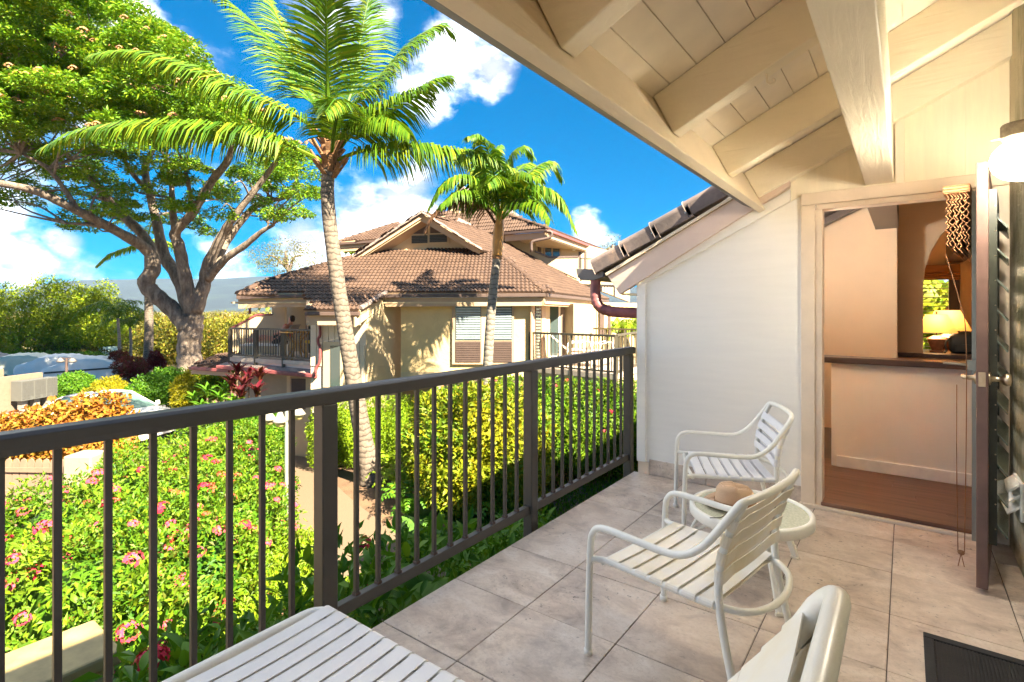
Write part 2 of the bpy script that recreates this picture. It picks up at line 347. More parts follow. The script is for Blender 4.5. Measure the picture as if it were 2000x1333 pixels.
def tag(o, label=None, cat=None, group=None, kind=None):
    for k, v in (('label', label), ('category', cat), ('group', group), ('kind', kind)):
        if v: o[k] = v
    return o
def thing(name, label, cat, loc, group=None, rotz=0.0):
    o = bpy.data.objects.new(name, None); COL.objects.link(o); o.empty_display_size = .1
    o.location = tuple(float(x) for x in loc); o.rotation_euler = (0, 0, rotz); return tag(o, label, cat, group)
def inst(name, me, M, parent):                       # shared mesh placed by a world matrix (unrotated parent chain)
    o = bpy.data.objects.new(name, me); COL.objects.link(o); o.parent = parent
    M = M.copy(); p = wloc(parent); M.translation = M.translation - Vector(tuple(p)); o.matrix_basis = M; return o
def copy_tree(o, parent=None):
    c = o.copy(); COL.objects.link(c)
    if parent is not None: c.parent = parent
    for ch in list(o.children): copy_tree(ch, c)
    return c
def smoothpath(pts, k=6):
    """Catmull-Rom through the points (any number of columns)"""
    p = np.asarray(pts, float); p = np.vstack([2 * p[0] - p[1], p, 2 * p[-1] - p[-2]]); out = []
    for i in range(1, len(p) - 2):
        for t in np.linspace(0, 1, k, endpoint=False):
            a, b, c, d = p[i - 1], p[i], p[i + 1], p[i + 2]
            out.append(.5 * ((2 * b) + (-a + c) * t + (2 * a - 5 * b + 4 * c - d) * t * t + (-a + 3 * b - 3 * c + d) * t ** 3))
    out.append(p[-2]); return np.array(out)
def frame(x, y, z, o):
    return Matrix(((x[0], y[0], z[0], o[0]), (x[1], y[1], z[1], o[1]), (x[2], y[2], z[2], o[2]), (0, 0, 0, 1)))

# ------------------------------------------------------------------ our own apartment: lanai, roof, wall, door
W = 4.24                                             # plane of the end wall
SL = 0.48                                            # roof slope
def rbot(x): return 2.19 + SL * (x + .86)            # underside of rafters
def pbot(x): return 2.385 + SL * (x + .955)          # underside of the soffit boards
home = thing('condo_building', 'our own building with exposed cream rafters, white end wall and brown door', 'building', (0, 0, 0))
fl = MB().box((-1.855, -1.74, -.28), (.49, W - .002, -.006)); floor = obj('lanai_floor', fl, M_grout, kind='structure')
nx = [-1.855, -1.413, -.96, -.507, -.058, .395, .49]; ny = [1.54 + .468 * k for k in range(-7, 7)]
for i in range(6):
    for j in range(len(ny)):
        x0, x1 = nx[i] + .0018, nx[i + 1] - .0018; y0, y1 = ny[j] + .0018, min(ny[j] + .468, W) - .0018
        if y1 - y0 < .02: continue
        t = MB().box((x0, y0, -.006), (x1, y1, 0.0 + random.uniform(-.0007, .0007)))
        t = obj('tile', t, None, floor); t.data.materials.append(M_tile)
        b = t.modifiers.new('bevel', 'BEVEL'); b.width = .002; b.segments = 1
# slab edge and wall under the lanai
obj('lower_wall', MB().box((-1.82, -1.75, -2.6), (-1.70, 9.0, -.281)), M_stucco, home)
# end wall: siding that follows the roof, beyond it the next unit's lower roof
yw0, yw1 = W, W + .12
def zr(x): return 1.60 + .505 * (x + 1.82)
wall = [(-1.76, .13), (-.60, .13), (-.60, 2.14), (-.60, zr(-.60)), (-1.76, zr(-1.76))]
obj('end_wall', MB().prism([(x, yw0, z) for x, z in [(-1.80, .10), (-.585, .10), (-.585, 2.185), (-1.80, zr(-1.80) - .02)]], (0, .12, 0)), M_wall, home)
obj('gable_wall', MB().prism([(x, yw0, z) for x, z in [(-.985, 1.991), (-.588, 2.186), (-.588, 2.192), (.60, 2.192), (.60, pbot(.6) + .02), (-.985, pbot(-.985) + .02)]], (0, .12, 0)), M_wallup, home)
obj('wall_base', MB().box((-1.80, W, -.28), (-.585, W + .12, .10)), M_stucco, home)
for a, b in ((-1.715, -1.26), (-1.256, -.80), (-.796, -.59)):
    t = MB().box((a, W - .012, .003), (b, W, .125)); t = obj('skirting_tile', t, M_tile, home)
obj('corner_trim', MB().box((-1.822, W - .022, .10), (-1.745, W, zr(-1.80) - .01)), M_wall, home, bevel=.003)
obj('corner_foot', MB().box((-1.812, W - .016, .0), (-1.718, W, .10)), M_casing, home)
rt_ = MB().prism([(x, W - .024, z) for x, z in [(-1.822, zr(-1.822) - .04), (-.66, zr(-.66) - .035), (-.66, zr(-.66) + .05), (-1.822, zr(-1.822) + .04)]], (0, .024, 0))
obj('rake_trim', rt_, M_wall, home, bevel=.003)
# batten joints above the door
for x in (-.235, .02, .30):
    obj('wall_batten', MB().box((x - .006, W - .006, 2.19), (x + .006, W, 2.9)), M_wallup, home)
obj('post_trim', MB().box((-.055, W - .02, 2.19), (-.005, W, 2.75)), M_trim, home, bevel=.003)
# next unit's lower roof that runs on past the wall
bz = lambda x: zr(x) + .045
obj('barge_board', MB().prism([(x, W - .055, z) for x, z in [(-1.965, 1.505), (-.66, bz(-.66) + .02), (-.66, bz(-.66) + .17), (-2.075, 1.665)]], (0, .05, 0)), M_barge, home, bevel=.004)
obj('barge_capping', MB().prism([(x, W - .075, z) for x, z in [(-2.08, 1.668), (-.66, bz(-.66) + .172), (-.66, bz(-.66) + .195), (-2.09, 1.69)]], (0, .07, 0)), M_fascia, home)
roofn = np.array([-SL, 0, 1]) / math.hypot(SL, 1); roofs = np.array([1, 0, SL]) / math.hypot(SL, 1)
tile_prof = []
for k in range(5):                                   # five rake tiles, rounded, each lapping over the one below
    o = np.array([-2.185 + k * .272, W - .09, 1.70 + k * .272 * .505]); L_ = .345 if k < 4 else .165
    ux = np.array([1, 0, .505]) / math.hypot(1, .505); un = np.array([-.505, 0, 1]) / math.hypot(1, .505); uy = np.array([0, 1.0, 0])
    sec = []
    for a in np.linspace(0, 1, 9):
        th = a * math.pi * .62
        sec.append((.12 * (1 - math.cos(th)) * 1.0, .075 + .062 * math.sin(th)))
    sec = [(0.0, -.02), (0.0, .045)] + sec + [(.36, .06), (.36, -.02)]
    m = MB(); n = len(sec); vs = []
    for s_, lift in ((0, .008), (.33, .002), (.66, -.004), (1.0, -.010)):
        for a, b in sec: vs.append(o + ux * L_ * s_ + uy * a + un * (b + lift + random.uniform(-.002, .002)))
    fs = [(i * n + j, i * n + (j + 1) % n, (i + 1) * n + (j + 1) % n, (i + 1) * n + j) for i in range(3) for j in range(n)] + [tuple(range(n)), tuple(3 * n + j for j in range(n))[::-1]]
    m.add(vs, fs); t = obj('rake_tile', m, M_rake, home, smooth=False, bevel=.006)
    for s_ in (.86,):
        c = o + ux * L_ * s_ + un * .03 + np.array([0, -.004, 0]); h = MB().lathe([(.0001, 0), (.006, .0), (.006, .006), (.0001, .008)], (0, 0, 0), 8)
        h.v = [v @ np.array([[1, 0, 0], [0, 0, 1], [0, -1, 0]]).T + c for v in h.v]; obj('nail', h, M_brass, home)
obj('lower_roof', MB().prism([(-2.13, W + .27, 1.70), (-.6, W + .27, 1.70 + 1.53 * .505), (-.6, W + .27, 1.76 + 1.53 * .505), (-2.13, W + .27, 1.76)], (0, 4.5, 0)), M_rake, home)
obj('lower_soffit', MB().box((-1.97, W - .003, 1.50), (-1.825, W + 4.4, 1.515)), M_fascia, home)
obj('side_wall', MB().box((-1.80, W + .12, -2.6), (-1.68, W + 4.6, 1.55)), M_bwhite, home)
# box gutter of that roof, its outlet and pipe
gp = [(-2.385, 1.745), (-2.37, 1.665), (-2.33, 1.64), (-2.20, 1.635), (-2.11, 1.66), (-2.11, 1.70), (-2.19, 1.73)]
obj('roof_gutter', MB().prism([(x, W - .06, z) for x, z in gp], (0, 4.4, 0)), M_gutter, home, bevel=.004)
pts = smoothpath([(-2.22, W + .0, 1.66), (-2.22, W + .0, 1.50), (-2.19, W + .0, 1.41), (-2.11, W + .02, 1.365), (-1.99, W + .05, 1.35), (-1.80, W + .12, 1.345)], 9)
seglen = np.r_[0, np.cumsum(np.linalg.norm(np.diff(pts, axis=0), axis=1))]
obj('downpipe', MB().tube(pts, .046 + .0025 * (np.sin(seglen * 160) > .3) * (seglen > .16), 14), M_pipe, home, smooth=True)

# lanai roof
YB, YE = -1.75, W
for yc in (-1.35, -.42, .51, 1.455, 2.445, 3.395, W - .045):
    m = MB().prism([(-.86, yc - .045, rbot(-.86)), (2.4, yc - .045, rbot(2.4)), (2.4, yc - .045, pbot(2.4) - .003), (-.955, yc - .045, 2.385 - .003)], (0, .09, 0))
    obj('rafter', m, M_rafter, home, bevel=.006)
x = -.9985
while x < 2.3:                                       # soffit boards, run along the eave, with open joints
    x2 = x + .1235
    m = MB().prism([(x, YB, pbot(x)), (x2 - .005, YB, pbot(x2 - .005)), (x2 - .005, YB, pbot(x2 - .005) + .010), (x, YB, pbot(x) + .010)], (0, YE - YB, 0))
    obj('soffit_board', m, M_plank, home); x = x2
m = MB().prism([(-1.03, YB, pbot(-1.03) + .022), (4.2, YB, pbot(4.2) + .022), (4.2, YB, pbot(4.2) + .12), (-1.06, YB, pbot(-1.06) + .12)], (0, 13.6, 0))
obj('roof_deck', m, M_rake, home)
obj('soffit_backing', MB().prism([(-.97, YB, pbot(-.97) + .0105), (2.35, YB, pbot(2.35) + .0105), (2.35, YB, pbot(2.35) + .021), (-.97, YB, pbot(-.97) + .021)], (0, YE - YB, 0)), M_plank, home)
fq = [(-.82, 2.105), (-.865, 2.085), (-1.005, 2.36), (-.962, 2.385)]
obj('fascia_board', MB().prism([(a, YB, b) for a, b in fq], (0, W - .03 - YB, 0)), M_fascia, home, bevel=.005)
gq = [(-.868, 2.118), (-.905, 2.120), (-.975, 2.155), (-1.075, 2.34), (-1.07, 2.36), (-1.0, 2.362)]
obj('eave_gutter', MB().prism([(a, YB, b) for a, b in gq], (0, W + .06 - YB, 0)), M_gutter, home, bevel=.003)
obj('ridge_beam', MB().box((-.215, YB, 2.20), (-.062, W - .021, 2.562)), M_beam, home, bevel=.006)
obj('ceiling_hook', MB().tube(smoothpath([(-.47, 2.44, 2.375), (-.47, 2.44, 2.34), (-.455, 2.44, 2.325), (-.44, 2.44, 2.335), (-.445, 2.44, 2.345)], 4), .004, 6), M_trim, home)
# stucco side wall, and the far end of the lanai behind the viewer
obj('stucco_wall', MB().box((.49, -1.75, -.28), (.70, W + .0, 3.2)), M_stucco, home)
obj('stucco_return', MB().box((.515, W - .03, 0), (.6, W - .001, 2.6)), M_wallup, home)
# the storeys to the right that the roof belongs to
obj('main_block', MB().box((3.4, -6, -2.6), (8, 14, 3.6)), M_bstucco, home)

# door case, threshold
obj('door_case', MB().box((-.592, W - .03, 0), (-.505, W + .0, 2.105)).box((-.505, W - .018, 0), (-.462, W + .10, 2.07)), M_casing, home, bevel=.004)
obj('door_header', MB().box((-.592, W - .034, 2.107), (.488, W + .0, 2.19)).box((-.50, W - .018, 2.07), (.41, W + .10, 2.106)), M_casing, home, bevel=.004)
obj('door_post', MB().box((.395, W - .028, 0), (.488, W + .0, 2.105)), M_casing, home, bevel=.004)
obj('door_sill', MB().box((-.60, W - .055, .001), (.40, W - .0, .022)), M_casing, home, bevel=.003)
M_wood = NT('reddish_wood_floor'); _v = M_wood.coord('Object', (1.2, 14, 14), rnd=True); _f = M_wood.noise(_v, 1.6, 6, .6, .5)
M_wood.base(M_wood.ramp(_f, [(.3, (.085, .038, .022)), (.55, (.16, .078, .048)), (.75, (.23, .125, .08))])); M_wood.rough(.34); M_wood = M_wood.m
obj('threshold', MB().box((-.47, W - .03, .022), (.40, W + .16, .048)), M_wood, home, bevel=.006)
# room seen through the doorway
M_room = plain('warm_tan_wall_paint', (.80, .63, .45), .7, var=.03, nscale=3, bump=.06, bscale=50)
M_half = plain('half_wall_paint', (.84, .83, .80), .7, var=.03, nscale=3, bump=.06, bscale=50)
M_dtrim = plain('dark_stained_timber', (.07, .042, .035), .35)
M_ceil = plain('room_ceiling_paint', (.78, .66, .50), .7)
obj('room_subfloor', MB().box((-1.16, W + .13, -.28), (3.3, 11.0, -.01)), M_dtrim, home)
for k in range(8):
    y0 = W + .165 + k * .15; xo = -1.0 + (k * .53) % 1.2
    xs = [-1.03] + [q for q in np.arange(xo, 3.2, 1.22) if q > -.95] + [3.2]
    for a, b in zip(xs[:-1], xs[1:]):
        obj('floor_plank', MB().box((a + .001, y0 + .001, -.008), (b - .001, y0 + .149, .018 + random.uniform(-.0006, .0006))), M_wood, home)
obj('half_wall', MB().box((-.52, 5.37, .018), (2.6, 5.50, .915)), M_half, home)
obj('half_wall_cap', MB().box((-.60, 5.32, .915), (2.6, 5.55, .965)), M_dtrim, home, bevel=.006)
obj('room_skirting', MB().box((-.48, 5.352, .019), (2.6, 5.369, .115)), plain('white_skirting_paint', (.86, .89, .93), .4), home, bevel=.004)
obj('room_left_wall', MB().box((-1.16, W + .13, -.01), (-1.035, 10.9, pbot(-1.035) + .01)), M_room, home)
obj('room_right_wall', MB().box((3.2, W + .13, -.01), (3.3, 10.9, pbot(3.2))), M_room, home)
obj('room_front_wall', MB().prism([(.50, W + .003, -.01), (3.3, W + .003, -.01), (3.3, W + .003, pbot(3.3)), (.50, W + .003, pbot(.5))], (0, .115, 0)), M_room, home)
yA = 7.2; xa = float(PX(1752, 500, y=yA)[0])
obj('room_wall', MB().prism([(-1.03, yA, -.01), (xa, yA, -.01), (xa, yA, pbot(xa) - .012), (-1.03, yA, pbot(-1.03) - .012)], (0, .6, 0)), M_room, home)
# wall with the arched opening
yB_ = 8.0; zs = float(PX(1800, 690, y=yB_)[2]); xl = float(PX(1803, 600, y=yB_)[0]); xr = xl + 1.45; zsp = float(PX(1803, 560, y=yB_)[2])
arc = [(xl, zs), (xl, zsp)] + [(xl + (xr - xl) * (.5 - .5 * math.cos(t)), zsp + .95 * math.sin(t)) for t in np.linspace(0, math.pi, 15)[1:-1]] + [(xr, zsp), (xr, zs)]
m = MB()
tp = lambda x_: pbot(x_) - .014
m.prism([(x_, yB_, z_) for x_, z_ in [(-1.03, zs), (-1.03, tp(-1.03)), (xl, tp(xl)), arc[1], arc[0]]], (0, .16, 0))
m.prism([(x_, yB_, z_) for x_, z_ in [(xl, tp(xl)), (3.2, tp(3.2)), (3.2, zs), arc[-1]] + arc[1:-1][::-1]], (0, .16, 0))
m.box((-1.03, yB_, -.01), (3.2, yB_ + .16, zs - .05))
obj('arch_wall', m, M_room, home)
obj('arch_sill', MB().box((xa + .002, yB_ - .07, zs - .05), (3.1, yB_ + .55, zs)), M_dtrim, home, bevel=.005)
yC = 10.6
wx0, wx1 = float(PX(1800, 600, y=yC)[0]), float(PX(1853, 600, y=yC)[0]); wz1 = float(PX(1830, 545, y=yC)[2]); wz0 = float(PX(1830, 690, y=yC)[2]); wxl = wx0 - .5
m = MB().prism([(-1.03, yC, -.01), (wxl, yC, -.01), (wxl, yC, tp(wxl)), (-1.03, yC, tp(-1.03))], (0, .1, 0))
m.prism([(wx1, yC, -.01), (3.2, yC, -.01), (3.2, yC, tp(3.2)), (wx1, yC, tp(wx1))], (0, .1, 0))
m.prism([(wxl, yC, wz1), (wx1, yC, wz1), (wx1, yC, tp(wx1)), (wxl, yC, tp(wxl))], (0, .1, 0)).box((wxl, yC, -.01), (wx1, yC + .1, wz0))
obj('room_back_wall', m, M_room, home)
obj('room_window_frame', MB().box((wx1 - .0, yC - .04, wz0), (wx1 + .13, yC - .001, wz1)).box((wxl, yC - .04, wz0 - .06), (wx1 + .13, yC - .001, wz0)), M_dtrim, home)
for k in range(int((wz1 - wz0) / .07)):
    obj('blind_slat', MB().prism([(wxl, yC - .03, wz0 + .03 + k * .07), (wx1, yC - .03, wz0 + .03 + k * .07), (wx1, yC + .02, wz0 + .022 + k * .07), (wxl, yC + .02, wz0 + .022 + k * .07)], (0, 0, .004)), M_ceil, home)
M_bam = NT('woven_bamboo'); _w = M_bam.n('ShaderNodeTexWave', bands_direction='Z'); _w.inputs['Scale'].default_value = 22; _w.inputs['Distortion'].default_value = 1.0; M_bam.l(M_bam.coord('Position'), _w.inputs[0])
M_bam.base(M_bam.ramp(_w.outputs['Fac'], [(.2, (.20, .08, .03)), (.7, (.50, .26, .11))])); M_bam.rough(.7); M_bam.bump(_w.outputs['Fac'], .5, .006); M_bam = M_bam.m
rs = thing('roman_shade', 'woven bamboo roman shade pulled up over the far room window', 'window shade', ((wx0 + wx1) / 2, yC - .1, wz1))
zt = float(PX(1830, 517, y=yC - .1)[2])
for k, (a, b) in enumerate(((.0, .55), (.55, .72), (.72, .88), (.88, 1.0))):
    z1_, z0_ = zt + (wz1 - .02 - zt) * a, zt + (wz1 - .02 - zt) * b
    obj('shade_fold', MB().box((wxl, yC - .10 - .012 * k, z0_), (wx1 + .13, yC - .055, z1_ - .004)), M_bam, rs, bevel=.008)
obj('room_ceiling', MB().prism([(-1.03, W + .125, pbot(-1.03) - .012), (3.3, W + .125, pbot(3.3) - .012), (3.3, W + .125, pbot(3.3) + .012), (-1.03, W + .125, pbot(-1.03) + .012)], (0, 6.6, 0)), M_ceil, home)
obj('ceiling_beam', MB().prism([(x_, yA - .30, pbot(x_) - d_) for x_, d_ in ((-1.03, .02), (-.2, .02), (-.2, .16), (-1.03, .16))], (0, .14, 0)), M_dtrim, home)
obj('ceiling_beam', MB().box((-.27, W + .2, 2.27), (-.06, yA - .003, pbot(-.27) - .02)), M_dtrim, home)
obj('ceiling_beam', MB().box((.50, yB_ + .3, 2.10), (.72, yC - .003, 2.45)), M_dtrim, home)
# ------------------------------------------------------------------ door (hinged right, standing open towards the viewer)
hx, hy, fx, fy = .392, W - .03, .296, 3.40
dv = np.array([fx - hx, fy - hy, 0]); DL = np.linalg.norm(dv); dv /= DL; dn = np.array([-dv[1], dv[0], 0]);   # dn points to +x side
if dn[0] < 0: dn = -dn
def D(a, n, z): return np.array([hx, hy, 0]) + dv * a + dn * n + np.array([0, 0, z])
def dbox(a0, a1, n0, n1, z0, z1, mb=None):
    m = mb or MB(); c = [D(a, n, z) for z in (z0, z1) for a, n in ((a0, n0), (a1, n0), (a1, n1), (a0, n1))]
    return m.add(c, [(0, 3, 2, 1), (4, 5, 6, 7), (0, 1, 5, 4), (1, 2, 6, 5), (2, 3, 7, 6), (3, 0, 4, 7)])
T = .022
m = dbox(DL - .11, DL, -T, T, .03, 2.09); dbox(0, .11, -T, T, .03, 2.09, m); dbox(.11, DL - .11, -T, T, 1.98, 2.09, m); dbox(.11, DL - .11, -T, T, .03, .20, m)
door = obj('door', m, M_door, home, bevel=.003, label='worn brown door frame with glass louvres, standing open')
dm = lambda name, mb, mat, **k: obj(name, mb, mat, door, **k)
m = dbox(DL - .135, DL - .105, T, T + .030, .22, 1.97); dbox(.10, .13, T, T + .030, .22, 1.97, m); dbox(.13, DL - .135, T, T + .03, 1.93, 1.97, m)
dm('jalousie_frame', m, M_jal)
for k in range(11):
    z = .30 + k * .152
    c = [D(.125, T - .02, z + .075), D(DL - .13, T - .02, z + .075), D(DL - .13, T + .066, z - .045), D(.125, T + .066, z - .045)]
    dm('louvre_glass', MB().prism(c, dn * .004 + np.array([0, 0, .004])), M_lglass)
for k in range(14):
    z = .30 + k * .122; h = MB().lathe([(.0001, 0), (.0035, 0), (.002, .003)], (0, 0, 0), 6)
    h.v = [np.array([D(DL - .105 + q[2], T + .024 + q[0], z + q[1]) for q in v]) for v in h.v]; dm('screw', h, M_brass)
m = dbox(DL - .16, DL - .10, -T - .02, -T, .22, 1.97); dbox(.10, .14, -T - .02, -T, .22, 1.97, m); dm('screen_frame', m, plain('grey_aluminium', (.30, .31, .28), .35, metal=.7))
m = dbox(DL - .0005, DL + .002, -.013, .013, 1.005, 1.075); dm('latch_plate', m, M_brass, bevel=.001)
m = dbox(DL + .002, DL + .010, -.007, .007, 1.027, 1.053); dm('latch_bolt', m, M_brass, bevel=.001)
ka = DL - .065
def along_n(prof, a, z, side):
    h = MB().lathe(prof, (0, 0, 0), 16); h.v = [np.array([D(a + q[0], side * (T + q[2]), z + q[1]) for q in v]) for v in h.v]; return h
dm('door_knob', along_n([(.0001, 0), (.033, 0), (.031, .006), (.015, .012), (.011, .035), (.014, .045), (.026, .055), (.031, .068), (.027, .080), (.0001, .084)], ka, 1.04, 1), M_brass, smooth=True)
m = along_n([(.0001, 0), (.033, 0), (.031, .006), (.013, .012), (.011, .05), (.0001, .052)], ka, 1.04, -1)
m.tube([D(ka + .0, -T - .045, 1.04), D(ka - .03, -T - .052, 1.042), D(ka - .075, -T - .05, 1.043), D(ka - .11, -T - .046, 1.04)], [.012, .011, .0095, .008], 10)
dm('door_lever', m, M_brass, smooth=True)
for z in (.25, 1.05, 1.85):
    dm('hinge', MB().tube([D(-.004, -T - .004, z - .05), D(-.004, -T - .004, z + .05)], .007, 8), M_brass)
m = dbox(DL - .10, DL - .06, -T - .035, -T - .0, 1.075, 1.125); m.tube([D(DL - .08, -T - .02, 1.10), D(DL - .08, -T - .13, 1.105)], .006, 8); dm('louvre_crank', m, plain('grey_aluminium', (.30, .31, .28), .35))
# bamboo blind bunched up on the inner face
zb = 2.0
bl = thing('bamboo_blind', 'brown bamboo roll blind bunched up at the top of the open door', 'blind', D(DL / 2, -T - .06, 2.0))
obj('headrail', dbox(.05, DL - .06, -T - .13, -T - .024, 1.965, 2.005), M_bam, bl, bevel=.003)
for k in range(7):
    pts = []; n0 = -T - .035 - .013 * k; zt_ = 1.96; zb_ = 1.66 + random.uniform(-.02, .05)
    for i in range(16): pts.append((n0 + (.006 if i % 2 else -.006) + random.uniform(-.003, .003), zt_ - (zt_ - zb_) * i / 15))
    sec = pts + [(a - .004, b) for a, b in pts[::-1]]
    m = MB(); n = len(pts); vs = []
    for a in (.06, DL - .065):
        vs += [D(a, q[0], q[1]) for q in pts]
    m.add(vs, [(i, i + 1, n + i + 1, n + i) for i in range(n - 1)])
    o = obj('slat_fold', m, M_bam, bl); s_ = o.modifiers.new('thick', 'SOLIDIFY'); s_.thickness = .004
cp = [D(DL - .07, -T - .12, 1.66), D(DL - .06, -T - .06, 1.40), D(DL - .055, -T - .04, 1.25)]
obj('cord', MB().tube(smoothpath(cp + [D(DL - .05, -T - .038, .8), D(DL - .05, -T - .045, .17)], 4), .0022, 6), M_husk, bl)
obj('cord', MB().tube(smoothpath([D(DL - .06, -T - .075, 1.0), D(DL - .055, -T - .075, .6), D(DL - .05, -T - .07, .17)], 4), .0022, 6), M_husk, bl)
k_ = MB().lathe([(.0001, -.012), (.012, -.008), (.015, 0), (.010, .010), (.0001, .013)], D(DL - .05, -T - .058, .165), 8)
k_.tube([D(DL - .05, -T - .058, .16), D(DL - .04, -T - .045, .10)], .002, 5).tube([D(DL - .05, -T - .058, .16), D(DL - .06, -T - .07, .09)], .002, 5); obj('cord_knot', k_, M_husk, bl)

# ------------------------------------------------------------------ railing
XR = -1.92
rail = thing('balcony_railing', 'dark bronze metal railing along the edge of our tiled lanai', 'railing', (XR, 1.3, 0))
def railbox(name, lo, hi, bev=.006): return obj(name, MB().box(lo, hi), M_rail, rail, bevel=bev)
m = MB().prism([(XR + a, -1.74, b) for a, b in [(-.034, .992), (.034, .992), (.038, 1.012), (.038, 1.040), (.026, 1.052), (-.026, 1.052), (-.038, 1.040), (-.038, 1.012)]], (0, W + .10 + 1.74, 0))
obj('top_rail', m, M_rail, rail, bevel=.003)
posts = [-1.68, -.19, 1.297, 2.785, 4.27]
for y in posts:
    railbox('post', (XR - .034, y - .036, -.30), (XR + .034, y + .036, .991))
    obj('mounting_plate', MB().box((XR + .0345, y - .045, -.24), (XR + .062, y + .045, -.03)), M_rail, rail)
for a, b in zip(posts[:-1], posts[1:]):
    railbox('bottom_rail', (XR - .019, a + .037, .085), (XR + .019, b - .037, .137), .004)
    n = 11 if b > -1 else 11
    st = (b - a) / 12.55
    for k in range(1, 12):
        y = (a + b) / 2 + (k - 6) * st
        railbox('baluster', (XR - .0095, y - .0095, .138), (XR + .0095, y + .0095, .992), .002)
        obj('baluster_collar', MB().box((XR - .0125, y - .0125, .1372), (XR + .0125, y + .0125, .149)), M_darkbrown, rail)

# unseen end of the lanai behind the viewer, left open to let light in
obj('end_top_rail', MB().box((XR + .04, -1.765, .992), (.485, -1.70, 1.05)), M_rail, rail, bevel=.006)
obj('end_bottom_rail', MB().box((XR + .04, -1.75, .085), (.485, -1.712, .137)), M_rail, rail)
for k in range(19): obj('baluster', MB().box((XR + .14 + k * .12, -1.741, .138), (XR + .159 + k * .12, -1.722, .991)), M_rail, rail)

# ------------------------------------------------------------------ patio furniture
def make_chair(loc, rotz, label, strap):
    t = thing('patio_chair', label, 'chair', (0, 0, 0), 'white vinyl strap patio chairs')
    r = .0135
    # arm and top loop: front foot, up, arm, sweep up to the back corner, bowed top bar, mirrored
    half = [(-.315, .285, .0), (-.312, .285, .20), (-.305, .283, .43), (-.29, .283, .495), (-.245, .283, .523), (-.12, .283, .523), (.02, .282, .520), (.10, .280, .535), (.17, .275, .59), (.235, .266, .68), (.27, .256, .733), (.285, .236, .752)]
    top = [(.305, .14, .757), (.313, .0, .758), (.305, -.14, .757)]
    pts = half + top + [(x, -y, z) for x, y, z in half[::-1]]
    obj('arm_frame', MB().tube(smoothpath(pts, 5), r, 12), M_white, t, smooth=True)
    for s in (1, -1):
        up = [(.285, .236 * s, .748), (.262, .238 * s, .70), (.225, .240 * s, .60), (.205, .242 * s, .50), (.205, .244 * s, .40), (.225, .247 * s, .28), (.262, .25 * s, .12), (.29, .252 * s, .0)]
        obj('back_leg', MB().tube(smoothpath(up, 5), r, 12), M_white, t, smooth=True)
        for x, z, y in ((-.315, .0, .285 * s), (.29, .0, .252 * s)):
            obj('foot_cap', MB().lathe([(.0001, 0), (.016, 0), (.017, .022), (.0137, .024)], (x, y, z), 12), M_white, t, smooth=True)
    q = [(-.30, .283, .385), (-.27, .262, .386), (-.22, .255, .387), (.0, .252, .385), (.16, .248, .383), (.205, .240, .383), (.27, .19, .372), (.305, .10, .364), (.316, .0, .362)]
    obj('seat_frame', MB().tube(smoothpath(q + [(x, -y, z) for x, y, z in q[:-1][::-1]], 5), .012, 12), M_white, t, smooth=True)
    obj('front_bar', MB().tube([(-.262, .26, .376), (-.27, .0, .366), (-.262, -.26, .376)], .011, 10), M_white, t, smooth=True)
    # straps: a belt round the two side tubes
    def belt(c, along, up_, half, w, rr, name, sag):
        c, along, up_ = (np.array(v, float) for v in (c, along, up_)); sec = []
        for i in range(7): u = -half + 2 * half * i / 6; sec.append((u, rr - sag * (1 - (u / half) ** 2)))
        for a in np.linspace(90, -90, 7)[1:-1]: sec.append((half + rr * math.cos(R(a)), rr * math.sin(R(a))))
        for i in range(7): u = half - 2 * half * i / 6; sec.append((u, -rr * .2 - sag * (1 - (u / half) ** 2) if abs(u) < half * .95 else -rr))
        for a in np.linspace(-90, -270, 7)[1:-1]: sec.append((-half + rr * math.cos(R(a)), rr * math.sin(R(a))))
        yv = np.array([0, 1.0, 0]); vs = []
        for s in (-.5, .5):
            for u, v in sec: vs.append(c + yv * u + up_ * v + along * s * w)
        n = len(sec); m = MB().add(vs, [(i, (i + 1) % n, n + (i + 1) % n, n + i) for i in range(n)])
        o = obj(name, m, strap, t); sl = o.modifiers.new('thick', 'SOLIDIFY'); sl.thickness = .0025; sl.offset = 1; return o
    for k in range(7): belt((-.215 + k * .0635, 0, .387), (1, 0, 0), (0, 0, 1), .25, .050, .0145, 'seat_strap', .006)
    bp = smoothpath([(.262, .238, .70), (.225, .240, .60), (.205, .242, .50), (.204, .243, .43)], 6)
    bl_ = np.r_[0, np.cumsum(np.linalg.norm(np.diff(bp, axis=0), axis=1))]
    for k in range(4):
        s_ = .03 + k * .064; p = np.array([np.interp(s_, bl_, bp[:, j]) for j in range(3)]); p2 = np.array([np.interp(s_ + .01, bl_, bp[:, j]) for j in range(3)])
        al = (p2 - p); al[1] = 0; al /= np.linalg.norm(al); upv = np.cross(al, (0, 1, 0)); upv = upv if upv[0] < 0 else -upv
        belt((p[0], 0, p[2]), al, upv, .239, .043, .0155, 'back_strap', .012)
    t.location = loc; t.rotation_euler = (0, 0, rotz); return t
c_near = make_chair((-.66, 2.11, 0), R(-10), 'cream strap armchair in front of the round side table, seat straps yellowed', M_strap)
c_far = make_chair((-.885, 3.52, 0), R(24), 'white strap armchair by the end wall, behind the hat on the table', M_vinylgrey)
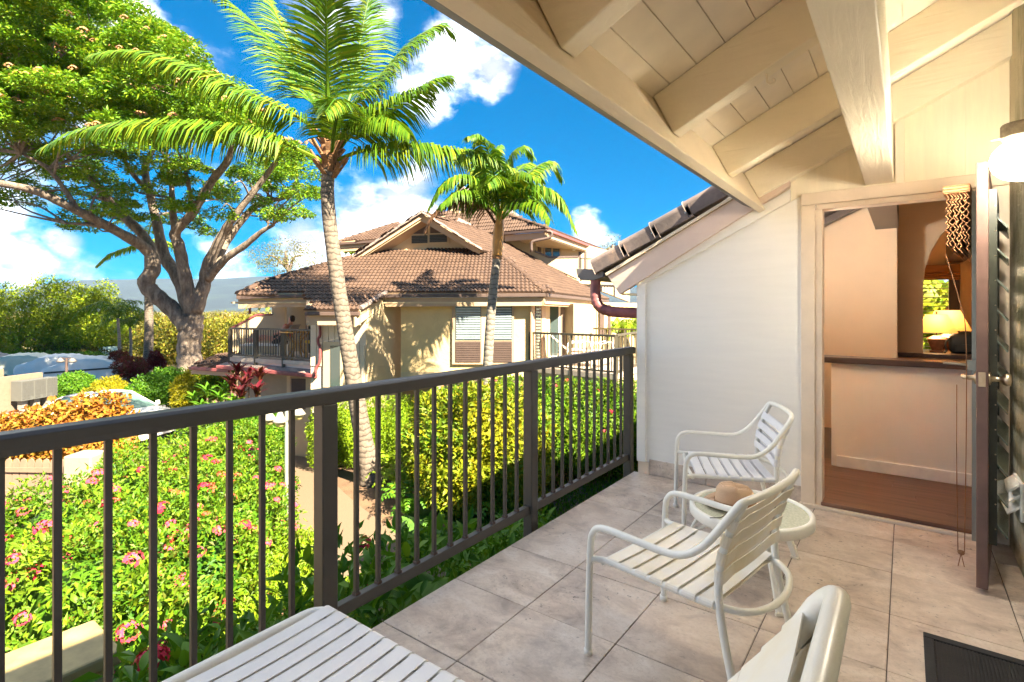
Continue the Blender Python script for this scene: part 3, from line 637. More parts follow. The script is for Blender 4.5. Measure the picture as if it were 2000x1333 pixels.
# chaise longue: its foot end in the foreground, its raised back at the lower right
ot = thing('chaise_longue', 'long white strap chaise with raised back, running along the bottom edge in the foreground', 'chaise', (-.9, .74, 0))
x0, x1, y0, y1, zt = -1.565, -.50, .40, 1.035, .385; rc = .06
fr_ = [(x1, y1, zt)] + [(x0 + rc + rc * math.cos(R(a)), y1 - rc + rc * math.sin(R(a)), zt) for a in np.linspace(90, 180, 6)] + [(x0 + rc + rc * math.cos(R(a)), y0 + rc + rc * math.sin(R(a)), zt) for a in np.linspace(180, 270, 6)] + [(x1, y0, zt)]
obj('seat_frame', MB().tube(fr_, .016, 12), M_white, ot, smooth=True)
bt = np.array([-.085, 0, .925]); bd = bt - np.array([x1, 0, zt]); bL = np.linalg.norm(bd); bd /= bL; bn = np.array([-bd[2], 0, bd[0]])
def BK(s_, y, n_=0.0): return np.array([x1, y, zt]) + bd * s_ + bn * n_
rb = .055
bp = [BK(.0, y1 - .02)] + [BK(bL * k, y1 - .02, -.02 * math.sin(k * 3.1)) for k in (.3, .6, .8)] + [BK(bL - rb + rb * math.sin(R(a)), y1 - .02 - rb + rb * math.cos(R(a))) for a in (0, 22, 45, 68, 90)]
obj('back_frame', MB().tube(bp + [np.array([p[0], y0 + y1 - p[1], p[2]]) for p in bp[::-1]], .0185, 14), M_white, ot, smooth=True)
for x in (x0 + .12, x1 + .02):
    for y in (y0, y1):
        s_ = -1 if y == y0 else 1
        obj('leg', MB().tube([(x, y - s_ * .01, zt - .004), (x, y - s_ * .005, .2), (x, y + s_ * .01, 0)], .014, 10), M_white, ot, smooth=True)
for y in (y0 + .03, y1 - .03): obj('back_prop', MB().tube([BK(bL * .55, y, -.02), (-.12, y, .0)], .011, 8), M_white, ot, smooth=True)
def strap_loop(o_, al, up_, w, rr, yA_, yB_, sag, mat):
    sec = [(y, rr - sag * (1 - ((y - (yA_ + yB_) / 2) / ((yB_ - yA_) / 2)) ** 2)) for y in np.linspace(yA_, yB_, 9)]
    sec += [(yB_ + rr * math.cos(R(a)), rr * math.sin(R(a))) for a in np.linspace(80, -90, 7)] + [(yB_ - .05, -rr * .7), (yA_ + .05, -rr * .7)] + [(yA_ + rr * math.cos(R(a)), rr * math.sin(R(a))) for a in np.linspace(-90, -260, 7)]
    n = len(sec); m = MB().add([o_ + al * (s * w / 2) + np.array([0, y, 0]) + up_ * v for s in (-1, 1) for y, v in sec], [(i, (i + 1) % n, n + (i + 1) % n, n + i) for i in range(n)])
    o = obj('strap', m, mat, ot); sl = o.modifiers.new('thick', 'SOLIDIFY'); sl.thickness = .0025; sl.offset = 1
for k in range(17): strap_loop(np.array([x0 + .057 + k * .0588, 0, zt]), np.array([1., 0, 0]), UP, .049, .0185, y0, y1, .012, M_wstrap)
for k in range(10): strap_loop(BK(.045 + k * .0595, 0, -.02 * math.sin((.045 + k * .0595) / bL * 3.1)), bd, bn, .053, .021, y0 + .02, y1 - .02, .012, M_strap)
# round side table
tx, ty, tz, tr = -.65, 2.95, .352, .298
tb = thing('side_table', 'round low side table with frosted glass top and cream rim', 'table', (tx, ty, 0))
obj('rim', MB().lathe([(tr - .035, .298), (tr - .008, .296), (tr, .304), (tr, .344), (tr - .006, .352), (tr - .020, .352), (tr - .026, .345), (tr - .035, .300)], (tx, ty, 0), 56), M_white, tb, smooth=True)
obj('glass_top', MB().lathe([(.0001, .334), (tr - .0275, .334), (tr - .0275, .343), (.0001, .3435)], (tx, ty, 0), 48), M_tglass, tb)
for a in (65, -58, 184):
    c, s = math.cos(R(a)), math.sin(R(a))
    m = MB().bar((tx + c * .235, ty + s * .235, .30), (tx + c * .375, ty + s * .375, .012), .040, .016, up=(c, s, .3)); obj('leg', m, M_white, tb, bevel=.006)
    obj('foot_pad', MB().bar((tx + c * .374, ty + s * .374, .013), (tx + c * .379, ty + s * .379, .0), .046, .022, up=(c, s, .3)), M_strap, tb, bevel=.003)
    obj('leg_brace', MB().tube([(tx + c * .30, ty + s * .30, .16), (tx + c * .05, ty + s * .05, .30)], .009, 8), M_white, tb, smooth=True)
# straw fedora
M_straw = NT('woven_straw'); _w = M_straw.n('ShaderNodeTexWave', bands_direction='Z'); _w.inputs['Scale'].default_value = 75; _w.inputs['Distortion'].default_value = 3; M_straw.l(M_straw.coord('Object'), _w.inputs[0])
_f = M_straw.noise(M_straw.coord('Object'), 160, 3); M_straw.base(M_straw.mix(_w.outputs['Fac'], (.52, .33, .19), (.70, .48, .31))); M_straw.rough(.75); M_straw.bump(_f, .5, .002); M_straw = M_straw.m
hxp, hyp, hz = -.72, 2.93, .3445
hat = thing('straw_hat', 'tan straw fedora lying on the frosted round table', 'hat', (hxp, hyp, hz))
ha = R(20)
def hatrot(x, y): return hxp + x * math.cos(ha) - y * math.sin(ha), hyp + x * math.sin(ha) + y * math.cos(ha)
m = MB(); seg = 48; vs = []
prof = [(.0, .113), (.35, .112), (.62, .113), (.80, .106), (.90, .088), (.95, .05), (1.0, .012)]
for f_, z in prof:
    for j in range(seg):
        th = 2 * math.pi * j / seg; x, y = f_ * .100 * math.cos(th), f_ * .082 * math.sin(th)
        zz = z - .046 * math.exp(-(y / .022) ** 2) * (1 if f_ < .85 else .25) * (.6 + .4 * math.cos(th)) - .008 * math.exp(-((abs(y) - .05) / .02) ** 2) * (x > 0) * (f_ < .95)
        pin = 1 - .14 * max(0, math.cos(th)) * max(0, (z - .03) / .09)
        X, Y = hatrot(x, y * pin); vs.append((X, Y, hz + zz + .004))
m.add(vs, [(i * seg + j, i * seg + (j + 1) % seg, (i + 1) * seg + (j + 1) % seg, (i + 1) * seg + j) for i in range(len(prof) - 1) for j in range(seg)])
o = obj('crown', m, M_straw, hat, smooth=True)
m = MB(); vs = []
for f_, z in ((1.0, .010), (1.22, .006), (1.48, .006), (1.74, .016)):
    for j in range(seg):
        th = 2 * math.pi * j / seg; k = (f_ - 1) / .74
        X, Y = hatrot((.100 + .058 * k) * math.cos(th), (.082 + .058 * k) * math.sin(th)); zz = z + .022 * k * k * (abs(math.sin(th)) ** 3) - .006 * k * (math.cos(th) > .6); vs.append((X, Y, hz + zz))
m.add(vs, [(i * seg + j, (i + 1) * seg + j, (i + 1) * seg + (j + 1) % seg, i * seg + (j + 1) % seg) for i in range(3) for j in range(seg)])
o = obj('brim', m, M_straw, hat, smooth=True); s_ = o.modifiers.new('thick', 'SOLIDIFY'); s_.thickness = .003
m = MB(); vs = []
for z in (.006, .030):
    for j in range(seg):
        th = 2 * math.pi * j / seg; X, Y = hatrot(.1015 * math.cos(th), .0835 * math.sin(th)); vs.append((X, Y, hz + z + .004))
m.add(vs, [(j, (j + 1) % seg, seg + (j + 1) % seg, seg + j) for j in range(seg)]); obj('hat_band', m, plain('tan_hat_band', (.40, .23, .12), .7), hat, smooth=True)
a_ = hatrot(-.02, -.13); b_ = hatrot(-.10, -.21)
obj('chin_cord', MB().tube(smoothpath([(a_[0], a_[1], hz + .018), (a_[0] - .01, a_[1] - .05, hz + .03), (b_[0] + .02, b_[1] - .01, hz + .018), (b_[0] - .03, b_[1] - .03, hz + .010)], 5), .0022, 6), M_darkbrown, hat)
# sunglasses behind the hat
gx, gy = hatrot(.205, .03); sg = thing('sunglasses', 'tortoiseshell sunglasses folded beside the straw hat', 'sunglasses', (gx, gy, hz))
M_tort = plain('tortoiseshell', (.20, .055, .02), .2, var=.7, nscale=60)
for s in (-1, 1):
    m = MB().lathe([(.021, -.002), (.024, .0), (.021, .002), (.019, 0), (.021, -.002)], (0, 0, 0), 18); m.v = [np.c_[v[:, 2] + gx, v[:, 0] + gy + s * .027, v[:, 1] * .85 + hz + .0215] for v in m.v]; obj('rim', m, M_tort, sg, smooth=True)
    m = MB().lathe([(.0001, -.001), (.020, -.0008), (.020, .0008), (.0001, .001)], (0, 0, 0), 18); m.v = [np.c_[v[:, 2] + gx, v[:, 0] + gy + s * .027, v[:, 1] * .85 + hz + .0215] for v in m.v]; obj('lens', m, M_glass, sg)
    obj('temple', MB().bar((gx + .004 + .003 * s, gy + s * .05, hz + .028), (gx + .012 + .003 * s, gy - s * .055, hz + .010), .003, .008), M_tort, sg)
obj('bridge', MB().tube([(gx, gy - .007, hz + .026), (gx, gy, hz + .029), (gx, gy + .007, hz + .026)], .002, 6), M_tort, sg)
# door mat
M_mat = plain('black_rubber', (.016, .016, .018), .65, var=.3, bump=.2, bscale=120)
mt = thing('door_mat', 'black ribbed rubber mat on the tiles at lower right', 'mat', (.27, 2.5, 0))
obj('mat_border', MB().box((.06, 2.05, .001), (.475, 2.085, .011)).box((.06, 2.81, .001), (.475, 2.85, .011)).box((.06, 2.086, .001), (.095, 2.809, .011)).box((.445, 2.086, .001), (.475, 2.809, .011)), M_mat, mt, bevel=.003)
obj('mat_base', MB().box((.0955, 2.0865, .001), (.4445, 2.8085, .005)), M_mat, mt)
for k in range(30): obj('rib', MB().box((.098 + k * .0116, 2.09, .005), (.104 + k * .0116, 2.805, .0085)), M_mat, mt)
# dryer vent on the stucco wall
M_vent = plain('white_plastic', (.80, .79, .74), .45, var=.05)
vt = thing('wall_vent', 'white three louvre plastic vent low on the mossy stucco wall', 'vent', (.49, 3.86, .38))
obj('vent_frame', MB().box((.475, 3.75, .28), (.489, 3.985, .48)), M_vent, vt, bevel=.003)
for k in range(3):
    z = .30 + k * .058
    obj('flap', MB().prism([(.474, 3.765, z + .058), (.425, 3.765, z + .012), (.428, 3.765, z + .006), (.474, 3.765, z + .045)], (0, .205, 0)), M_vent, vt)
# globe lamp by the door; its light is added to brighten the lanai
gc = PX(1996, 312, x=.40); gl = thing('globe_lamp', 'white glass globe wall lamp with a corroded metal fitter', 'lamp', (gc[0], gc[1], gc[2]))
M_globe = NT('opal_glass'); M_globe.base((.86, .83, .74)); M_globe.rough(.08); 
_tr = M_globe.n('ShaderNodeBsdfTranslucent'); _tr.inputs[0].default_value = (.9, .85, .75, 1); _tp = M_globe.n('ShaderNodeBsdfTransparent'); _ad = M_globe.n('ShaderNodeMixShader'); _ad.inputs[0].default_value = .45; M_globe.l(_tr.outputs[0], _ad.inputs[1]); M_globe.l(_tp.outputs[0], _ad.inputs[2])
_m2 = M_globe.n('ShaderNodeMixShader'); _m2.inputs[0].default_value = .75; M_globe.l(M_globe.b.outputs[0], _m2.inputs[1]); M_globe.l(_ad.outputs[0], _m2.inputs[2]); M_globe.l(_m2.outputs[0], M_globe.o.inputs[0]); M_globe = M_globe.m
r = .105
obj('globe', MB().lathe([(r * .55, r * .80)] + [(r * math.cos(a), r * .86 * math.sin(a)) for a in np.linspace(R(58), R(-89.9), 20)], gc, 32), M_globe, gl, smooth=True)
obj('fitter', MB().lathe([(.0001, .155), (.066, .155), (.070, .148), (.070, .098), (.062, .088), (.0001, .088)], gc, 28), plain('corroded_metal', (.20, .165, .12), .6, metal=.6, var=.5, nscale=30), gl, smooth=False)
ld = bpy.data.lights.new('bulb', 'POINT'); ld.energy = 5.5; ld.color = (1.0, .92, .78); ld.shadow_soft_size = .10  # added fill light for the shaded lanai
lo_ = bpy.data.objects.new('bulb', ld); COL.objects.link(lo_); lo_.parent = gl; lo_.location = (0, 0, 0)
obj('bracket', MB().box((gc[0] - .02, gc[1] - .035, gc[2] + .115), (.489, gc[1] + .035, gc[2] + .150)), plain('corroded_metal', (.2, .165, .12)), gl, bevel=.004)
obj('thumb_screw', MB().tube([(gc[0] - .068, gc[1], gc[2] + .10), (gc[0] - .098, gc[1], gc[2] + .10)], .0035, 6), M_brass, gl)
# lamps and bag on the ledge in the far room
def table_lamp(px, y, scale, label, power):
    b = PX(px, 688, y=y); zb = .86 if y < 8.6 else .80
    b[2] = zs + .0 if y < 8.55 else .80
    t = thing('table_lamp', label, 'lamp', b, 'carved wooden table lamps in the far room'); s = scale
    m = MB().add([(b[0] + x * s, b[1] + y_ * s, b[2] + z * s) for z, w in ((0, .085), (.02, .085), (.03, .06), (.16, .105), (.19, .11)) for x, y_ in ((-w, -w), (w, -w), (w, w), (-w, w))],
                 [(i * 4 + j, i * 4 + (j + 1) % 4, i * 4 + 4 + (j + 1) % 4, i * 4 + 4 + j) for i in range(4) for j in range(4)] + [(3, 2, 1, 0), (16, 17, 18, 19)])
    obj('base', m, plain('carved_wood', (.16, .07, .035), .4, var=.4, nscale=25), t, bevel=.004)
    m = MB().add([(b[0] + x * s, b[1] + y_ * s, b[2] + z * s) for z, w in ((.19, .118), (.205, .118), (.25, .04)) for x, y_ in ((-w, -w), (w, -w), (w, w), (-w, w))],
                 [(i * 4 + j, i * 4 + (j + 1) % 4, i * 4 + 4 + (j + 1) % 4, i * 4 + 4 + j) for i in range(2) for j in range(4)] + [(3, 2, 1, 0), (8, 9, 10, 11)])
    obj('base_cap', m, plain('golden_wood', (.40, .20, .08), .4), t)
    obj('stem', MB().tube([(b[0], b[1], b[2] + .25 * s), (b[0], b[1], b[2] + .62 * s)], .012 * s, 8), M_dtrim, t)
    sh = [(x * w, y_ * w, z) for z, w in ((.30, .245), (.575, .13)) for x, y_ in ((-1, -1), (1, -1), (1, 1), (-1, 1))]
    m = MB().add([(b[0] + x * s, b[1] + y_ * s, b[2] + z * s) for x, y_, z in sh], [(j, (j + 1) % 4, 4 + (j + 1) % 4, 4 + j) for j in range(4)])
    ms = NT('lampshade_parchment'); ms.base((.72, .46, .20)); ms.rough(.8); tr = ms.n('ShaderNodeBsdfTranslucent'); tr.inputs[0].default_value = (.85, .52, .20, 1); mxs = ms.n('ShaderNodeMixShader'); mxs.inputs[0].default_value = .6
    ms.l(ms.b.outputs[0], mxs.inputs[1]); ms.l(tr.outputs[0], mxs.inputs[2]); ms.l(mxs.outputs[0], ms.o.inputs[0])
    obj('lamp_shade', m, ms.m, t)
    obj('finial', MB().lathe([(.0001, .575), (.02, .575), (.02, .585), (.012, .60), (.024, .64), (.0001, .645)], (b[0], b[1], b[2] + .0), 10), plain('amber_finial', (.50, .13, .02), .3), t) if s == 1 else None
    ld = bpy.data.lights.new('bulb', 'POINT'); ld.energy = power; ld.color = (1.0, .62, .28); ld.shadow_soft_size = .04
    lo_ = bpy.data.objects.new('bulb', ld); COL.objects.link(lo_); lo_.parent = t; lo_.location = (0, 0, .46 * s); return t
table_lamp(1829, 8.33, .80, 'nearer lit lamp with square parchment shade on the dark ledge', 1.1)
table_lamp(1850, 9.3, .98, 'farther lit lamp half hidden behind the black bag', 1.8)
tl = MB().box((.15, 8.9, .76), (2.2, 9.7, .80)); tt = thing('console_table', 'dark table in the far room carrying the farther lamp', 'table', (1.1, 9.3, 0)); obj('tabletop', tl, M_dtrim, tt)
for x in (.2, 2.15):
    for y in (8.95, 9.65): obj('leg', MB().box((x - .03, y - .03, .0), (x + .03, y + .03, .759)), M_dtrim, tt)
bq = PX(1880, 688, y=8.2); m = MB(); n = 20; vs = []
for i, (z, w) in enumerate(((0, .10), (.03, .125), (.12, .135), (.20, .12), (.245, .08), (.26, .02))):
    for j in range(n):
        a = 2 * math.pi * j / n; k = 1 + .08 * math.sin(3 * a + i); vs.append((bq[0] + .02 + 1.15 * w * k * math.copysign(abs(math.cos(a)) ** .6, math.cos(a)), 8.25 + .6 * w * math.copysign(abs(math.sin(a)) ** .6, math.sin(a)), zs + .001 + z))
m.add(vs, [(i * n + j, i * n + (j + 1) % n, (i + 1) * n + (j + 1) % n, (i + 1) * n + j) for i in range(5) for j in range(n)] + [tuple(range(n))[::-1], tuple(5 * n + j for j in range(n))])
bag = thing('backpack', 'black fabric bag set down beside the lit lamp on the ledge', 'bag', (bq[0], 8.25, zs)); M_bag = plain('black_nylon', (.018, .022, .02), .6, bump=.3, bscale=40)
obj('body', m, M_bag, bag, smooth=True)
obj('pocket', MB().box((bq[0] - .07, 8.155, zs + .02), (bq[0] + .10, 8.18, zs + .11)), M_bag, bag, bevel=.008)
obj('strap', MB().tube(smoothpath([(bq[0] - .10, 8.2, zs + .20), (bq[0] - .155, 8.17, zs + .12), (bq[0] - .15, 8.16, zs + .03), (bq[0] - .17, 8.15, zs + .008)], 5), .012, 8), M_bag, bag, smooth=True)
# the lamp that warms the hall: stands left of the doorway inside
fl_ = thing('floor_lamp', 'lit floor lamp inside the hall, left of the doorway behind the wall', 'lamp', (-.86, 4.85, .018))
obj('base', MB().lathe([(.0001, .018), (.13, .018), (.13, .03), (.02, .045), (.0001, .045)], (-.86, 4.85, 0), 20), M_dtrim, fl_)
obj('pole', MB().tube([(-.86, 4.85, .03), (-.86, 4.85, 1.78)], .012, 8), M_dtrim, fl_)
obj('lamp_shade', MB().lathe([(.05, 1.78), (.16, 1.92)], (-.86, 4.85, 0), 24), bpy.data.materials['lampshade_parchment'], fl_)
fo = bpy.data.objects['lamp_shade.002'] if 'lamp_shade.002' in bpy.data.objects else None
ld = bpy.data.lights.new('bulb', 'POINT'); ld.energy = 7.5; ld.color = (1.0, .94, .84); ld.shadow_soft_size = .05
lo_ = bpy.data.objects.new('bulb', ld); COL.objects.link(lo_); lo_.parent = fl_; lo_.location = (0, 0, 1.95)
# ------------------------------------------------------------------ the neighbouring two-storey building
nb = thing('apartment_building', 'cream two storey apartment building with brown tiled roofs, gable vents and balconies', 'building', U(0, 14, -2.8))
def pln(a, b, c):
    n = np.cross(b - a, c - a); n /= np.linalg.norm(n); return (a, n if n[2] > 0 else -n)
def on(pl, px, py): return PP(px, py, pl[0], pl[1])
def tilemesh():
    m = MB(); nx_, w = 13, .324; xs_ = np.linspace(0, w, nx_); wv = .034 * np.sin(np.pi * xs_ / .108) ** 2
    vs = [(x, 0, -.012) for x in xs_] + [(x, 0, z + .022) for x, z in zip(xs_, wv)] + [(x, .10, z + .016) for x, z in zip(xs_, wv)] + [(x, .225, z * .9 + .001) for x, z in zip(xs_, wv)]
    m.add(vs, [(r * nx_ + i, r * nx_ + i + 1, (r + 1) * nx_ + i + 1, (r + 1) * nx_ + i) for r in range(3) for i in range(nx_ - 1)]); return m
TM = tilemesh(); TME = TM.mesh('roof_tile'); TME.materials.append(M_roof); TV = np.vstack(TM.v); TF = np.array(TM.f)
ALLT = []
def tile_roof(poly, n, eave, margin=.10, deck=True):
    """poly: world points on the plane; eave: direction of the eave"""
    poly = [np.asarray(p) for p in poly]; e = eave / np.linalg.norm(eave); e = e - n * np.dot(e, n); e /= np.linalg.norm(e); s = np.cross(n, e)
    if s[2] < 0: e = -e; s = np.cross(n, e)
    o = poly[0]; Q = np.array([(np.dot(p - o, e), np.dot(p - o, s)) for p in poly])
    def inside(x, y):
        c = False; j = len(Q) - 1
        for i in range(len(Q)):
            if (Q[i, 1] > y) != (Q[j, 1] > y) and x < (Q[j, 0] - Q[i, 0]) * (y - Q[i, 1]) / (Q[j, 1] - Q[i, 1]) + Q[i, 0]: c = not c
            j = i
        return c
    y = Q[:, 1].min() - .02; r = 0
    while y < Q[:, 1].max():
        x = Q[:, 0].min() - .32 + (r % 2) * .108
        while x < Q[:, 0].max() + .3:
            if inside(x + .162, y + .12) or (inside(x + .05, y + .12) and inside(x + .05, y + .05)):
                ALLT.append(frame(e, s, n, o + e * x + s * y + n * (.006 + random.uniform(0, .004))))
            x += .324
        y += .20; r += 1
    if deck: obj('roof_deck', MB().prism([p - n * .012 for p in poly], -n * .12), M_btrim, nb)
def caps(a, b, parent, name='ridge_tile', mat=None, r=.085, L=.30):
    a, b = np.asarray(a), np.asarray(b); t = b - a; ln = np.linalg.norm(t); t /= ln; k = max(1, int(ln / L))
    for i in range(k):
        p, q = a + t * (ln * i / k - .02), a + t * (ln * (i + 1) / k + .02); lift = np.array([0, 0, .03])
        side = np.cross(t, UP); side /= np.linalg.norm(side); m = MB(); vs = []
        for pt, rr, lf in ((p, r * 1.1, .035), (q, r * .95, .015)):
            for th in np.linspace(-.15, math.pi + .15, 8): vs.append(pt + side * rr * math.cos(th) + np.array([0, 0, rr * math.sin(th) * .8 + lf - .02]))
        m.add(vs, [(j, j + 1, 8 + j + 1, 8 + j) for j in range(7)] + [tuple(range(8))[::-1], tuple(range(8, 16))])
        obj(name, m, mat or M_roof, parent)
nM = -.5 * FW + UP; nM /= np.linalg.norm(nM); PM = (U(0, 13.3, 1.80), nM)
mainp = [on(PM, *q) for q in [(464, 576), (600, 573), (597, 606), (703, 606), (752, 572), (1065, 571), (978, 498), (925, 487), (752, 488), (691, 502), (636, 516), (520, 549)]]
tile_roof(mainp, nM, RT)
A_ = on(PM, 1065, 571); B_ = on(PM, 978, 498); C_ = P(1185, 585, 19.0); PR = pln(A_, B_, C_)
rightp = [on(PR, *q) for q in [(1065, 571), (1186, 585), (985, 474), (978, 498)]]
tile_roof(rightp, PR[1], C_ - A_)
gd = P(945, 454, 19.0) - P(828, 420, 15.5)
PG = pln(P(828, 420, 15.5), P(939, 489, 15.5), P(945, 454, 19.0))
tile_roof([on(PG, *q) for q in [(828, 420), (945, 453), (987, 475), (980, 499), (939, 489)]], PG[1], gd)
ap, lf = P(824, 417, 15.5), P(691, 502, 15.5); PGL = pln(ap, lf, ap + gd)
tile_roof([lf, lf + gd * .8, ap + gd * .8, ap], PGL[1], gd)
PU = pln(P(985, 453, 18.9), P(1068, 446, 18.1), P(905, 411, 21.0))
tile_roof([on(PU, *q) for q in [(985, 453), (1068, 446), (960, 410), (849, 418), (945, 453)]], PU[1], P(1068, 446, 18.1) - P(985, 453, 18.9))
PU2 = pln(P(1068, 446, 18.1), P(1198, 496, 26.5), on(PU, 960, 410))
_c = on(PU, 960, 410); _a, _b = P(1068, 446, 18.1), P(1198, 496, 26.5)
tile_roof([_a, _b, _b + (_c - _a) * .45, _c], PU2[1], P(1198, 496, 26.5) - P(1068, 446, 18.1))
PL = pln(P(661, 473, 18.5), P(734, 468, 18.3), P(777, 436, 20.5))
tile_roof([on(PL, *q) for q in [(661, 473), (734, 468), (800, 440), (777, 436)]], PL[1], RT)
PB = pln(P(372, 713, 15.0), P(448, 717, 14.4), P(452, 690, 15.5))
tile_roof([on(PB, *q) for q in [(372, 713), (448, 718), (455, 690), (440, 690)]], PB[1], RT)
dist = [(-(Vector((0, 0, H)) - m.translation).length, i) for i, m in enumerate(ALLT)]; order = [i for _, i in sorted(dist, reverse=True)]
for i in order[:300]: inst('roof_tile', TME, ALLT[i], nb)
m = MB(); Vs, Fs = [], []
for k, i in enumerate(order[300:]):
    M = np.array(ALLT[i]); Vs.append(TV @ M[:3, :3].T + M[:3, 3]); Fs.append(TF + k * len(TV))
m.addbulk(np.vstack(Vs), np.vstack(Fs)); obj('roof_tiling', m, M_roof, nb, kind='stuff')
# hips, ridges and rakes
caps(A_, on(PM, 978, 498), nb); caps(on(PM, 464, 575), on(PM, 520, 549), nb); caps(on(PM, 520, 549), on(PM, 688, 502), nb)
caps(on(PU, 1068, 446), on(PU, 960, 410), nb); caps(on(PL, 661, 473), on(PL, 777, 436), nb)
caps(lf + np.array([0, 0, -.02]), ap, nb, 'rake_tile', M_rake, .10, .36); caps(P(940, 489, 15.45), P(826, 417, 15.45), nb, 'rake_tile', M_rake, .07, .36)
caps(on(PM, 704, 604), on(PM, 752, 573), nb, 'rake_tile', M_rake, .08, .30)
caps(ap, ap + gd * .95, nb)
def board(pxs, d, th, mat, name, back=True):          # upright board drawn at distance d, th metres deep
    return obj(name, MB().prism([P(x, y, d) for x, y in pxs], FW * th), mat, nb)
board([(691, 505), (823, 421), (823, 432), (704, 507)], 15.52, .06, M_bsmooth, 'barge_board')
board([(823, 421), (939, 491), (925, 492), (823, 432)], 15.52, .06, M_btrim, 'barge_board')
# gable wall, louvred vents
board([(748, 489), (930, 489), (838, 425)], 16.08, .15, M_bsmooth, 'gable_wall')
fr = obj('vent_window', MB().prism([P(x, y, 16.02) for x, y in [(801, 479), (877, 476), (877, 452), (838, 434), (801, 456)]], FW * .05), M_bsmooth, nb)
for x0, x1, ya, yb in ((804, 835, 461, 476), (839, 873, 459, 474)):
    g = obj('vent_opening', MB().prism([P(x0, ya, 16.0), P(x1, ya - 1, 16.0), P(x1, yb - 1, 16.0), P(x0, yb, 16.0)], FW * .018), M_darkbrown, fr)
    for k in range(5): obj('slat', MB().bar(P(x0, ya + 1.5 + k * 3, 15.98), P(x1, ya + .5 + k * 3, 15.98), .03, .028), M_jal, fr)
obj('vent_opening', MB().prism([P(x, y, 16.0) for x, y in [(806, 457), (835, 440), (835, 457)]], FW * .018), M_darkbrown, fr)
obj('vent_opening', MB().prism([P(x, y, 16.0) for x, y in [(840, 440), (871, 455), (840, 456)]], FW * .018), M_darkbrown, fr)
q = on(PG, 905, 437)
obj('roof_vent', MB().prism([q + RT * a + UP * b - FW * .0 for a, b in ((-.28, -.05), (.22, -.22), (.26, .0), (-.16, .20))], FW * .5), plain('pinkish_grey_vent', (.33, .26, .23), .6), nb)
# top gable behind
board([(866, 397), (905, 366), (944, 394), (936, 398), (905, 376), (874, 400)], 22.0, .1, M_btrim, 'barge_board')
board([(874, 420), (874, 399), (905, 376), (936, 398), (936, 420)], 22.4, .15, M_bsmooth, 'gable_wall')
obj('gable_roof', MB().prism([P(905, 364, 21.9), P(862, 397, 21.9), P(862, 397, 21.9) + gd, P(905, 364, 21.9) + gd], (0, 0, -.08)).prism([P(905, 364, 21.9), P(946, 394, 21.9), P(946, 394, 21.9) + gd, P(905, 364, 21.9) + gd], (0, 0, -.08)), M_rake, nb)
# eaves: gutter, fascia, soffit
def eave(pa, pb, drop=.0, name='gutter', fasc=.22, inset=None, mat=None):
    a, b = np.asarray(pa), np.asarray(pb); t = (b - a) / np.linalg.norm(b - a); ins = np.cross(UP, t) if inset is None else inset
    obj(name, MB().bar(a - UP * .075 - ins * .02, b - UP * .075 - ins * .02, .10, .085), mat or M_darkbrown, nb, bevel=.01)
    obj('fascia', MB().bar(a - UP * (.12 + fasc / 2) + ins * .06, b - UP * (.12 + fasc / 2) + ins * .06, .05, fasc), M_btrim, nb)
eave(on(PM, 464, 576), on(PM, 600, 573)); eave(on(PM, 752, 573), on(PM, 1065, 571)); eave(on(PM, 597, 607), on(PM, 703, 607))
eave(A_, on(PR, 1186, 585), inset=-np.cross(UP, C_ - A_) / np.linalg.norm(np.cross(UP, C_ - A_)) * -1)
eave(P(985, 453, 18.9), P(1068, 446, 18.1)); eave(P(1068, 446, 18.1), P(1198, 496, 26.5), mat=M_red); eave(P(661, 473, 18.5), P(734, 468, 18.3))
eave(P(372, 714, 15.0), P(450, 719, 14.3), mat=M_red, fasc=.12)
obj('soffit', MB().prism([U(-7.0, 13.2, 1.52), U(.80, 13.35, 1.52), U(.62, 14.3, 1.52), U(-7.0, 17, 1.52)], (0, 0, .04)), M_bsmooth, nb)
ar, br = A_ - UP * .29, on(PR, 1186, 585) - UP * .29
obj('soffit', MB().prism([ar, br, br - RT * 1.3 + FW * .3, ar - RT * .6 + FW * .9], (0, 0, .03)), M_bsmooth, nb)
au, bu = P(1068, 446, 18.1) - UP * .30, P(1198, 496, 26.5) - UP * .30
obj('soffit', MB().prism([au, bu, bu - RT * 1.4 + FW * .5, au - RT * .9 + FW * 1.2], (0, 0, .03)), M_bsmooth, nb)
obj('soffit', MB().prism([P(661, 485, 18.5), P(734, 480, 18.3), P(760, 480, 19.4), P(690, 487, 19.5)], (0, 0, .03)), M_bsmooth, nb)
board([(697, 487), (760, 480), (760, 510), (697, 505)], 19.4, .15, M_bsmooth, 'wall')
# walls
def vwall(px1, d1, px2, d2, z0, z1, th=.15, mat=None, name='wall'):
    a, b = P(px1, HY, d1), P(px2, HY, d2); a[2] = b[2] = 0; t = (b - a) / np.linalg.norm(b - a); n = np.cross(t, UP); n = n if np.dot(n, FW) > 0 else -n
    return obj(name, MB().prism([a + UP * z0, b + UP * z0, b + UP * z1, a + UP * z1], n * th), mat or M_bstucco, nb)
vwall(783, 13.62, 1040, 13.6, -.34, 1.56)
vwall(783, 13.59, 1041, 13.57, -.36, -.24, .12, M_bsmooth, 'band_course')
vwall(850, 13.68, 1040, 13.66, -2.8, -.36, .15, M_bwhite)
vwall(783, 15.2, 862, 15.2, -2.8, -.3, .15, M_bsmooth)
